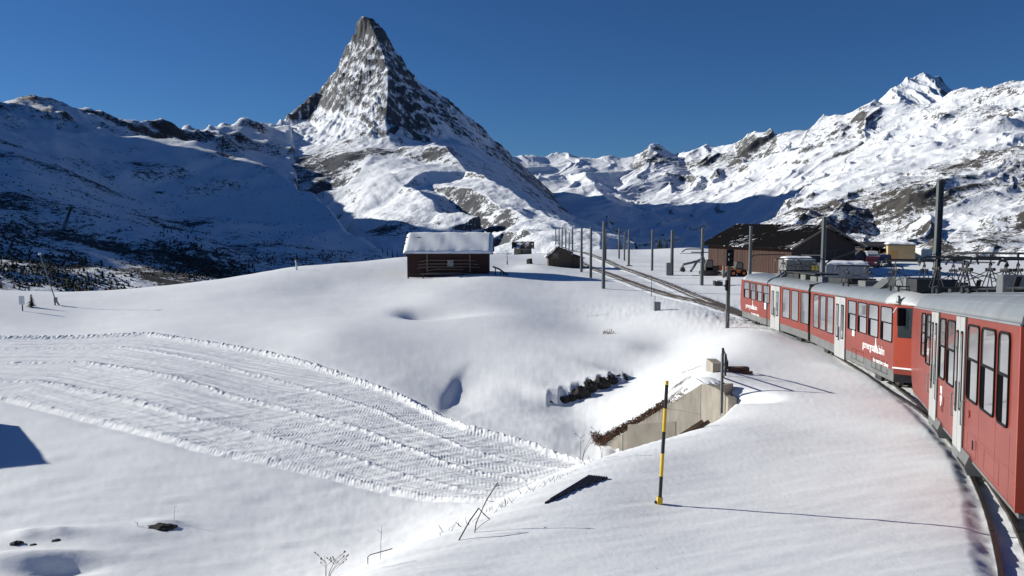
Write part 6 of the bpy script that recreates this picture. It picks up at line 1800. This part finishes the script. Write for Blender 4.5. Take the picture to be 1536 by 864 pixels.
# ------------------------------------------------------------------ rocks in the bank
mat_rock = plain('bank_rock', (0.034, 0.032, 0.031), rough=0.9, var=0.5, scale=3.0, bump=0.8, bscale=7, spec=0.2)
def rock(px, py, d, sx, sz, seed, label, snow=0.45, group=None):
    p = at(px, py, d)
    bm = bmesh.new(); bmesh.ops.create_icosphere(bm, subdivisions=4, radius=1.0)
    vs = np.array([v.co[:] for v in bm.verts])
    nn = 0.20 * ridged(vs[:, 0] * 1.3 + seed * 3.1 + vs[:, 2], vs[:, 1] * 1.3 + seed * 1.7, 3) + 0.16 * fbm(vs[:, 0] * 2 + seed, vs[:, 2] * 2 - seed, 3) + 0.2
    for v, f in zip(bm.verts, nn): v.co = v.co * (0.62 + f); v.co.x *= sx; v.co.y *= sx * 0.8; v.co.z *= sz
    bm.normal_update()
    me = bpy.data.meshes.new('rock'); rk = [min(1, max(0, 1.12 - 1.3 * max(0, v.normal.z) - 0.0)) for v in bm.verts]
    bm.to_mesh(me); bm.free()
    at_ = me.attributes.new('rock', 'FLOAT', 'POINT'); at_.data.foreach_set('value', np.array(rk, np.float32))
    for q in me.polygons: q.use_smooth = True
    me.materials.append(mat_rock)
    o = link('rock', me); o.location = (p[0], p[1] + (0.24 if group == 'dark rocks bare of snow in the bank' else 0.0), p[2] - 0.30 * sz)
    tag(o, label, 'rock', group)
    return o
g_ = 'dark rocks bare of snow in the bank'
rock(829, 608, 39.8, .34, .26, 1, 'small dark rock lowest and leftmost in the snowy bank', group=g_)
rock(847, 604, 40.0, .32, .40, 2, 'dark rock second from the left in the bank crop', group=g_)
rock(858, 601, 40.2, .26, .42, 3, 'narrow dark rock third from the left in the bank crop', group=g_)
rock(872, 590, 40.6, .52, .44, 4, 'wide dark rock left of the middle of the bank crop', group=g_)
rock(886, 581, 41.2, .42, .52, 5, 'tall dark rock in the middle of the bank crop', group=g_)
rock(903, 577, 41.6, .46, .56, 6, 'biggest dark rock with snow streaks in the bank crop', group=g_)
rock(917, 572, 42.2, .36, .42, 7, 'dark rock second from the right in the bank crop', group=g_)
rock(932, 568, 42.8, .46, .32, 8, 'flat dark rock highest and rightmost in the bank crop', group=g_)
mat_snow_cap = mat_snow_plain

# ------------------------------------------------------------------ dry stalks, tufts and twigs
mat_stalk = plain('dry_stalk', (0.060, 0.042, 0.030), rough=0.8, var=0.3)
mat_grass = plain('dry_grass', (0.17, 0.092, 0.055), rough=0.85, var=0.45, scale=3)
def stem(mb, p, pts, r):
    mb.tube([Vector(p) + Vector(q) for q in pts], r, 5, r2=r * 0.5)
r_ = random.Random(21)
def weed(px, py, d, h, nb, label, lean=0.15, spread=0.5, r=0.0036, group='dry weeds along the foreground snow edge'):
    x = at(px, py, d)[0]; z = gz(x, d)
    o = empty('dry_weed', (x, d, z)); tag(o, label, 'weed', group)
    for b in range(nb):
        mb = MB(); a = r_.uniform(-1, 1) * spread + lean; hh = h * r_.uniform(0.65, 1.0); y = r_.uniform(-0.1, 0.1)
        pts = [(0, 0, -0.1), (a * hh * 0.25, y * 0.3, hh * 0.45), (a * hh * 0.65, y, hh * 0.85), (a * hh, y, hh)]
        stem(mb, (0, 0, 0), pts, r)
        for s_ in range(3 if nb > 2 else 1):
            t = r_.uniform(0.45, 0.95); q = Vector(pts[1]).lerp(Vector(pts[3]), t); dx = r_.choice((-1, 1)) * r_.uniform(0.05, 0.12)
            mb.tube([q, q + Vector((dx, 0, abs(dx) * 0.9))], r * 0.6, 4); 
            if nb > 2: mb.tube([q + Vector((dx, 0, abs(dx) * 0.9)), q + Vector((dx * 1.15, 0, abs(dx) * 0.9 + 0.02))], 0.0075, 5)
        mb.build('stem', mat_stalk, o)
    return o
weed(489, 868, 10.6, 0.44, 6, 'bushy dry weed with seed heads at the bottom edge of the picture', lean=0.28)
weed(571, 858, 10.6, 0.48, 1, 'single straight thin dry stalk above the snow edge', lean=0.03, spread=0.02, r=0.004)
weed(870, 716, 17.0, 0.80, 3, 'sparse pale weeds beside the lower end of the concrete wall', lean=0.25, spread=0.4, r=0.006)
weed(903, 690, 17.6, 0.30, 2, 'short twin stalks just below the tip of the concrete wall', lean=-0.1, spread=0.2, r=0.005)
g = on_ground(686, 812)
o = empty('bent_stalk', g); tag(o, 'dark bent stalk folded over like a hook on the snow edge', 'stalk'); k = g[1] / FPX
mb = MB(); mb.tube([(0, 0, -0.03), (17 * k, 0.25, 20 * k), (31 * k, 0.5, 37 * k - 0.05)], 0.010, 5); mb.tube([(31 * k, 0.5, 37 * k - 0.05), (40 * k, 0.45, 29 * k - 0.05), (49 * k, 0.4, 23 * k - 0.05)], 0.007, 5); mb.build('stem', mat_stalk, o)
mb = MB(); mb.tube([(49 * k, 0.4, 23 * k - .05), (38 * k, 0.35, 18 * k - .05), (27 * k, 0.3, 10 * k - .05)], 0.004, 4); mb.build('twig', mat_stalk, o)
g = on_ground(711, 800)
o = empty('thin_stick', g); tag(o, 'long thin stick leaning right out of the snow edge', 'stick'); k = g[1] / FPX
mb = MB(); mb.tube([(0, 0, -0.05), (3 * k, 0.1, 12 * k), (18 * k, 0.3, 40 * k), (36 * k, 0.5, 62 * k)], 0.008, 5); mb.build('stem', mat_stalk, o)
mb = MB(); mb.tube([(18 * k, 0.3, 40 * k), (30 * k, 0.35, 36 * k)], 0.004, 4); mb.tube([(33 * k, 0.45, 57 * k), (39 * k, 0.5, 58 * k)], 0.006, 4); mb.build('twig', mat_stalk, o)
g = on_ground(562, 862)
o = empty('bent_wire', (g[0] - 0.06, g[1] + 0.2, g[2])); tag(o, 'thin bent wire loop at the lower end of the snow edge', 'wire'); k = g[1] / FPX
mb = MB(); mb.tube([(-12 * k, 0.2, -6 * k), (-12 * k, 0.2, 6 * k), (-8 * k, 0.2, 10 * k), (25 * k, 0.35, 12 * k)], 0.006, 5); mb.build('strand', mat_steel_dark, o)
# fringe of dead grass along the brow of the embankment: nobody could count it
mb = MB()
for i in range(len(SHOULDER) - 3):
    a, b = SHOULDER[i], SHOULDER[i + 1]
    if i < 1: continue
    for q in range(45):
        t = r_.random(); x = a[0] + (b[0] - a[0]) * t; y = a[1] + (b[1] - a[1]) * t
        if fbm(np.array([x * 0.9]), np.array([y * 0.9]), 3)[0] < 0.05: continue
        x += r_.uniform(-0.30, 0.05); y += r_.uniform(0.0, 0.30); z = gz(x, y)
        hgt = r_.uniform(0.05, 0.16); dx = r_.uniform(-0.12, 0.16); w = 0.005
        mb.add([(x - w, y, z - 0.02), (x + w, y, z - 0.02), (x + dx * 0.6 + w * 0.6, y, z + hgt * 0.6), (x + dx, y, z + hgt)], [(0, 1, 2, 3)])
tag(mb.build('dead_grass', mat_stalk), kind='stuff')
# brown turf hanging over the top of the wing wall
mb = MB()
def tuft_line(p, q, n, w, hmin, hmax, hang=0.0):
    for i in range(n):
        t = r_.random(); c = p.lerp(q, t)
        x = c.x + r_.uniform(-w, w) * 0.5; y = c.y + r_.uniform(-0.1, w); z = c.z + r_.uniform(-0.10, 0.16)
        for s_ in range(3):
            hh = r_.uniform(hmin, hmax); dx = r_.uniform(-0.10, 0.10); dy = r_.uniform(-0.14, 0.02); dz = hh * r_.uniform(-0.6 * hang, 1.0); ww = r_.uniform(0.006, 0.014)
            mb.add([(x - ww, y, z), (x + ww, y, z), (x + dx + ww * 0.5, y + dy, z + dz * 0.7), (x + dx, y + dy * 1.3, z + dz)], [(0, 1, 2, 3)])
tuft_line(Pw(892, 654, 32.4), Pw(900, 668, 31.9), 300, 0.35, 0.06, 0.18, 0.6)
tuft_line(Pw(900, 664, 32.1), Pw(945, 640, 31.2), 1200, 0.30, 0.05, 0.17, 0.9)
tuft_line(Pw(945, 640, 31.2), Pw(1000, 606, 30.0), 1200, 0.22, 0.04, 0.15, 0.9)
tuft_line(Pw(1000, 606, 30.0), Pw(1030, 588, 29.4), 160, 0.14, 0.03, 0.09, 0.7)
tuft_line(Pw(1004, 596, 31.5), Pw(1034, 552, 37), 160, 0.5, 0.02, 0.07, 0.2)
tuft_line(Pw(908, 503, 57), Pw(918, 500, 57), 60, 0.5, 0.10, 0.3, 0.3)
tag(mb.build('dry_turf', mat_grass), kind='stuff')
# crumbs of snow scattered over the crust of the embankment
mb = MB()
for q in range(1000):
    px, py = r_.gauss(985, 85), r_.gauss(690, 55)
    if q % 3 == 0: px, py = r_.uniform(760, 1450), r_.uniform(600, 860)
    c = on_rail(px, py, 0.2)
    if not (2 < c[1] < 30): continue
    s_ = r_.uniform(0.004, 0.011); z = gz(c[0], c[1]); a = r_.uniform(0, 6.28)
    mb.add([(c[0] + math.cos(a + k * 2.09) * s_, c[1] + math.sin(a + k * 2.09) * s_, z - 0.004) for k in range(3)] + [(c[0], c[1], z + s_ * r_.uniform(0.5, 1.2))], [(0, 1, 3), (1, 2, 3), (2, 0, 3)])
tag(mb.build('snow_crumbs', mat_snow_plain), kind='stuff')
# dark lumps standing in for shaded hollows under snow lips, and stalks
for (px, py, d, sx, sz, sd, lb) in [(241, 790, 23.0, .42, .10, 11, 'flat dark lump standing in for shade under the snow mound at lower left'), (83, 812, 22.0, .16, .07, 12, 'small dark lump standing in for shade between two snow humps lower left'), (24, 816, 21.8, .18, .12, 13, 'dark lump standing in for shade under a snow lip at the far lower left'), (50, 818, 21.6, .12, .06, 14, 'tiny lump standing in for shade right of the dark lump at the far lower left')]:
    p = at(px, py, d); x = p[0]; y = p[1]; q = on_ground(px, py)
    if q: rock(px, py, q[1], sx, sz, sd, lb, group='dark lumps standing in for shade in the drift at lower left')
weed(261, 782, 23.3, 0.42, 1, 'single upright straw on the mound at lower left', lean=0.0, spread=0.02, r=0.006, group=None)
weed(207, 790, 22.8, 0.14, 2, 'two tiny straws left of the mound at lower left', lean=-0.5, spread=0.3, r=0.006, group=None)

# ------------------------------------------------------------------ left brow: sign, snow lance, posts, pylon
g = on_ground(34, 467)
o = empty('piste_sign', g); tag(o, 'small white double panel piste sign on a thin post at the left brow', 'sign'); k = g[1] / FPX
mb = MB(); mb.tube([(0, 0, -0.3), (0, 0, 23 * k)], 0.05, 6); mb.build('post', mat_steel_dark, o)
for x in (-4.2, 0.3):
    mb = MB(); mb.box(x * k, (x + 3.9) * k, -0.08, -0.05, 10 * k, 23 * k); mb.build('panel', mat_white, o)
g = on_ground(84, 458.5)
o = empty('snow_lance', g); tag(o, 'tall thin slanting snow making lance on a tripod at the left brow', 'snow lance'); k = g[1] / FPX
mb = MB(); mb.tube([(0, 0, 6 * k), (-10 * k, 0, 42 * k), (-20 * k, 0, 76 * k), (-21.5 * k, 0, 79 * k)], 0.05, 7, r2=0.035); mb.build('lance_tube', mat_steel, o)
mb = MB(); mb.tube([(-20 * k, 0, 77 * k), (-22 * k, 0, 79 * k)], 0.12, 7); mb.build('nozzle_head', mat_white, o)
for a in (-2.5, 3.5):
    mb = MB(); mb.tube([(0, 0, 9 * k), (a * k, 0.4 * (a > 0), -0.3)], 0.06, 6); mb.build('leg', mat_steel_dark, o)
mb = MB(); mb.box(-1.6 * k, 1.6 * k, -0.15, 0.15, 4 * k, 12 * k); mb.build('valve_box', mat_steel, o, bevel=0.02)
g = on_ground(445, 405)
o = empty('piste_pole', g); tag(o, 'short pale piste pole on the brow left of the red hut', 'pole'); k = g[1] / FPX
mb = MB(); mb.tube([(0, 0, -0.3), (-0.4 * k, 0, 8 * k)], 0.12, 6); mb.build('foot', mat_container, o)
mb = MB(); mb.tube([(-0.4 * k, 0, 8 * k), (-1.5 * k, 0, 15 * k)], 0.09, 6); mb.build('tip', mat_container, o)

# the off-picture hut at left, whose gable throws the shadow on the snow
hx, hy = -29.1, 32.6
o = empty('wooden_hut', (hx, hy, gz(hx, hy)), math.radians(-17)); tag(o, 'small brown gabled wooden hut beside the groomed run beyond the left edge', 'hut')
mb = MB(); mb.prism([(-3.8, -0.8), (3.2, -0.8), (3.2, 1.9), (0, 3.5), (-3.8, 2.35)], 'x', -2.0, 1.6); mb.build('wall', mat_barn_dark, o)
mb = MB(); mb.prism([(-4.2, 2.17), (0, 3.52), (3.6, 1.62), (3.6, 1.75), (0, 3.67), (-4.2, 2.30)], 'x', -2.3, 1.9); mb.build('roof', mat_roof_dark, o)
mb = MB(); mb.box(1.6, 1.64, -0.5, 0.4, -0.2, 1.8); mb.build('door', mat_old_wood, o)

# ------------------------------------------------------------------ trees on the shaded valley side
mat_needles = plain('conifer_needles', (0.020, 0.028, 0.018), rough=0.9, var=0.5, scale=0.5)
mat_bark = plain('conifer_bark', (0.035, 0.027, 0.02), rough=0.9, var=0.3)
def conifer_meshes(seed):
    q = random.Random(seed); mb = MB()
    tiers = 7
    for t in range(tiers):
        f = t / tiers
        z0 = 0.12 + 0.80 * f; r = 0.24 * (1 - f) ** 0.8 * q.uniform(0.75, 1.2) + 0.02
        n = 9; c = len(mb.v)
        mb.v.append((q.uniform(-.01, .01), q.uniform(-.01, .01), z0 + 0.20 * (1 - f * 0.4)))
        for i in range(n):
            a = 2 * math.pi * (i + q.uniform(-.3, .3)) / n; rr = r * (q.uniform(0.9, 1.25) if i % 2 else q.uniform(0.35, 0.7))
            mb.v.append((math.cos(a) * rr, math.sin(a) * rr, z0 - (0.05 if i % 2 else -0.03) * q.uniform(0.5, 1.2)))
        for i in range(n): mb.f.append((c, c + 1 + i, c + 1 + (i + 1) % n))
    o = mb.build('crown', mat_needles); cm = o.data; bpy.data.objects.remove(o)
    mb = MB(); mb.tube([(0, 0, -0.12), (0, 0, 0.5), (0, 0, 0.9)], 0.028, 5, r2=0.006); o = mb.build('trunk', mat_bark); tm = o.data; bpy.data.objects.remove(o)
    return cm, tm
kinds = [conifer_meshes(s_) for s_ in range(6)]
_, HX, HY, HZ, HOK = HILL
# visible grid nodes of the hillside and where they fall in the picture
dep = HY * CP - HZ * SP
PXH = 768 + FPX * HX / dep; PYH = 432 - FPX * (HY * SP + HZ * CP) / dep
run_min = np.minimum.accumulate(PYH, axis=0)
vis = HOK & (PYH <= run_min + 0.5)
clusters = [(20, 395, 45, 45, 1.0), (75, 405, 45, 22, 0.9), (120, 425, 60, 18, 0.9), (10, 345, 25, 22, 0.5), (285, 385, 40, 22, 1.0), (330, 408, 55, 16, 0.9), (245, 350, 16, 8, 0.5), (170, 436, 30, 10, 0.9), (390, 400, 70, 14, 0.45), (500, 385, 60, 8, 0.3), (230, 395, 40, 30, 0.25), (55, 435, 60, 18, 0.5), (60, 330, 50, 20, 0.15)]
dens = np.zeros_like(PXH)
for cx_c, cy_c, rx_c, ry_c, a_c in clusters:
    dens = np.maximum(dens, a_c * np.exp(-(((PXH - cx_c) / rx_c) ** 2 + ((PYH - cy_c) / ry_c) ** 2)))
cand = np.argwhere(vis & (PXH > -40) & (PXH < 600) & (PYH > 300) & (dens > 0.12))
rsx = np.random.RandomState(3); rsx.shuffle(cand)
# one tree per picture cell, so that the far grid rows do not crowd
taken = []; n_tree = 0
for (i, j) in cand:
    if n_tree >= 260: break
    if rsx.rand() > dens[i, j] ** 1.3: continue
    px, py = PXH[i, j], PYH[i, j]
    if any(abs(px - a) < 3.2 and abs(py - b) < 2.6 for a, b in taken): continue
    taken.append((px, py))
    hgt = rsx.uniform(7, 14.5) * (0.75 + 0.25 * HY[i, j] / 1500)
    cm, tm = kinds[n_tree % 6]
    o = empty('conifer', (float(HX[i, j]), float(HY[i, j]), float(HZ[i, j]) - 0.4), rsx.uniform(0, 6.28)); o.scale = (hgt * 0.95, hgt * 0.95, hgt)
    tag(o, 'dark conifer growing on the shaded snowy hillside at left', 'tree', 'conifers on the shaded hillside')
    link('trunk', tm, o); link('crown', cm, o); n_tree += 1
# low scrub between them
mb = MB()
cand2 = np.argwhere(vis & (PXH > -60) & (PXH < 600) & (PYH > 235))
rsx.shuffle(cand2)
n_s = 0
nb_ = fbm(HX / 110, HY / 110, 4)
for (i, j) in cand2:
    if n_s > 3600: break
    if nb_[i, j] < 0.06 - 0.5 * dens[i, j] or rsx.rand() > 0.16 + 0.8 * dens[i, j]: continue
    x, y, z = HX[i, j] + rsx.uniform(-4, 4), HY[i, j] + rsx.uniform(-4, 4), HZ[i, j]
    s_ = rsx.uniform(1.2, 4.2)
    c = len(mb.v)
    mb.v.append((x, y, z + s_ * rsx.uniform(0.7, 1.2)))
    for q in range(5):
        a = 2 * math.pi * (q + rsx.uniform(-.3, .3)) / 5; mb.v.append((x + math.cos(a) * s_ * rsx.uniform(.6, 1.3), y + math.sin(a) * s_ * rsx.uniform(.6, 1.3), z + rsx.uniform(-0.6, 0.3)))
    for q in range(5): mb.f.append((c, c + 1 + q, c + 1 + (q + 1) % 5))
    n_s += 1
tag(mb.build('scrub', mat_needles), kind='stuff')
# dark firs at the edge of the plateau behind the tracks
for px, py, d, hgt, lb in ((990, 371, 214, 3.4, 'snow dusted fir at the plateau edge behind the masts'), (1000, 371, 216, 2.6, 'smaller snow dusted fir right beside the other at the plateau edge'), (930, 373, 205, 2.4, 'lone low fir at the plateau edge left of three masts')):
    x = at(px, py, d)[0]; cm, tm = kinds[int(px) % 6]
    o = empty('conifer', (x, d, gz(x, d) - 0.1)); o.scale = (hgt * 1.3, hgt * 1.3, hgt); tag(o, lb, 'tree'); link('trunk', tm, o); link('crown', cm, o)
g = on_ground(42.5, 462)
if g:
    cm, tm = kinds[2]; o = empty('conifer', (g[0], g[1] + 0.5, g[2] - 0.1)); o.scale = (1.5, 1.5, 1.35); tag(o, 'tiny dark fir directly right of the white piste sign', 'tree'); link('trunk', tm, o); link('crown', cm, o)

# cable car pylon on the hillside
w = np.argmin(np.where(vis, (PXH - 93) ** 2 + (PYH - 344) ** 2, 1e9)); i, j = np.unravel_index(w, PXH.shape)
o = empty('cableway_pylon', (float(HX[i, j]), float(HY[i, j]), float(HZ[i, j]))); tag(o, 'dark leaning cableway pylon on the shaded hillside at left', 'pylon'); k = float(HY[i, j]) / FPX
leg = MB()
for sx in (-1, 1):
    for sy in (-1, 1):
        leg.tube([(sx * 2.2 * k, sy * 2.2 * k, -2), (13.5 * k + sx * 0.7 * k, sy * 0.7 * k, 33 * k)], 0.42 * k, 5)
leg.build('leg_frame', mat_steel_dark, o)
mb = MB()
for q in range(9):
    t0, t1 = q / 9, (q + 1) / 9; s0, s1 = 2.2 - 1.5 * t0, 2.2 - 1.5 * t1
    for sy in (-1, 1):
        mb.tube([((13.5 * t0 - s0) * k, sy * s0 * k, 33 * k * t0), ((13.5 * t1 + s1) * k, sy * s1 * k, 33 * k * t1)], 0.22 * k, 4)
        mb.tube([((13.5 * t0 + s0) * k, sy * s0 * k, 33 * k * t0), ((13.5 * t1 - s1) * k, sy * s1 * k, 33 * k * t1)], 0.22 * k, 4)
mb.build('lattice', mat_steel_dark, o)
mb = MB(); mb.box(6 * k, 20 * k, -0.6 * k, 0.6 * k, 31.5 * k, 33 * k); mb.box(9 * k, 19 * k, -0.5 * k, 0.5 * k, 35 * k, 36 * k); mb.box(13.5 * k, 14.6 * k, -0.4 * k, 0.4 * k, 33 * k, 35 * k); mb.build('crossarm', mat_steel_dark, o)
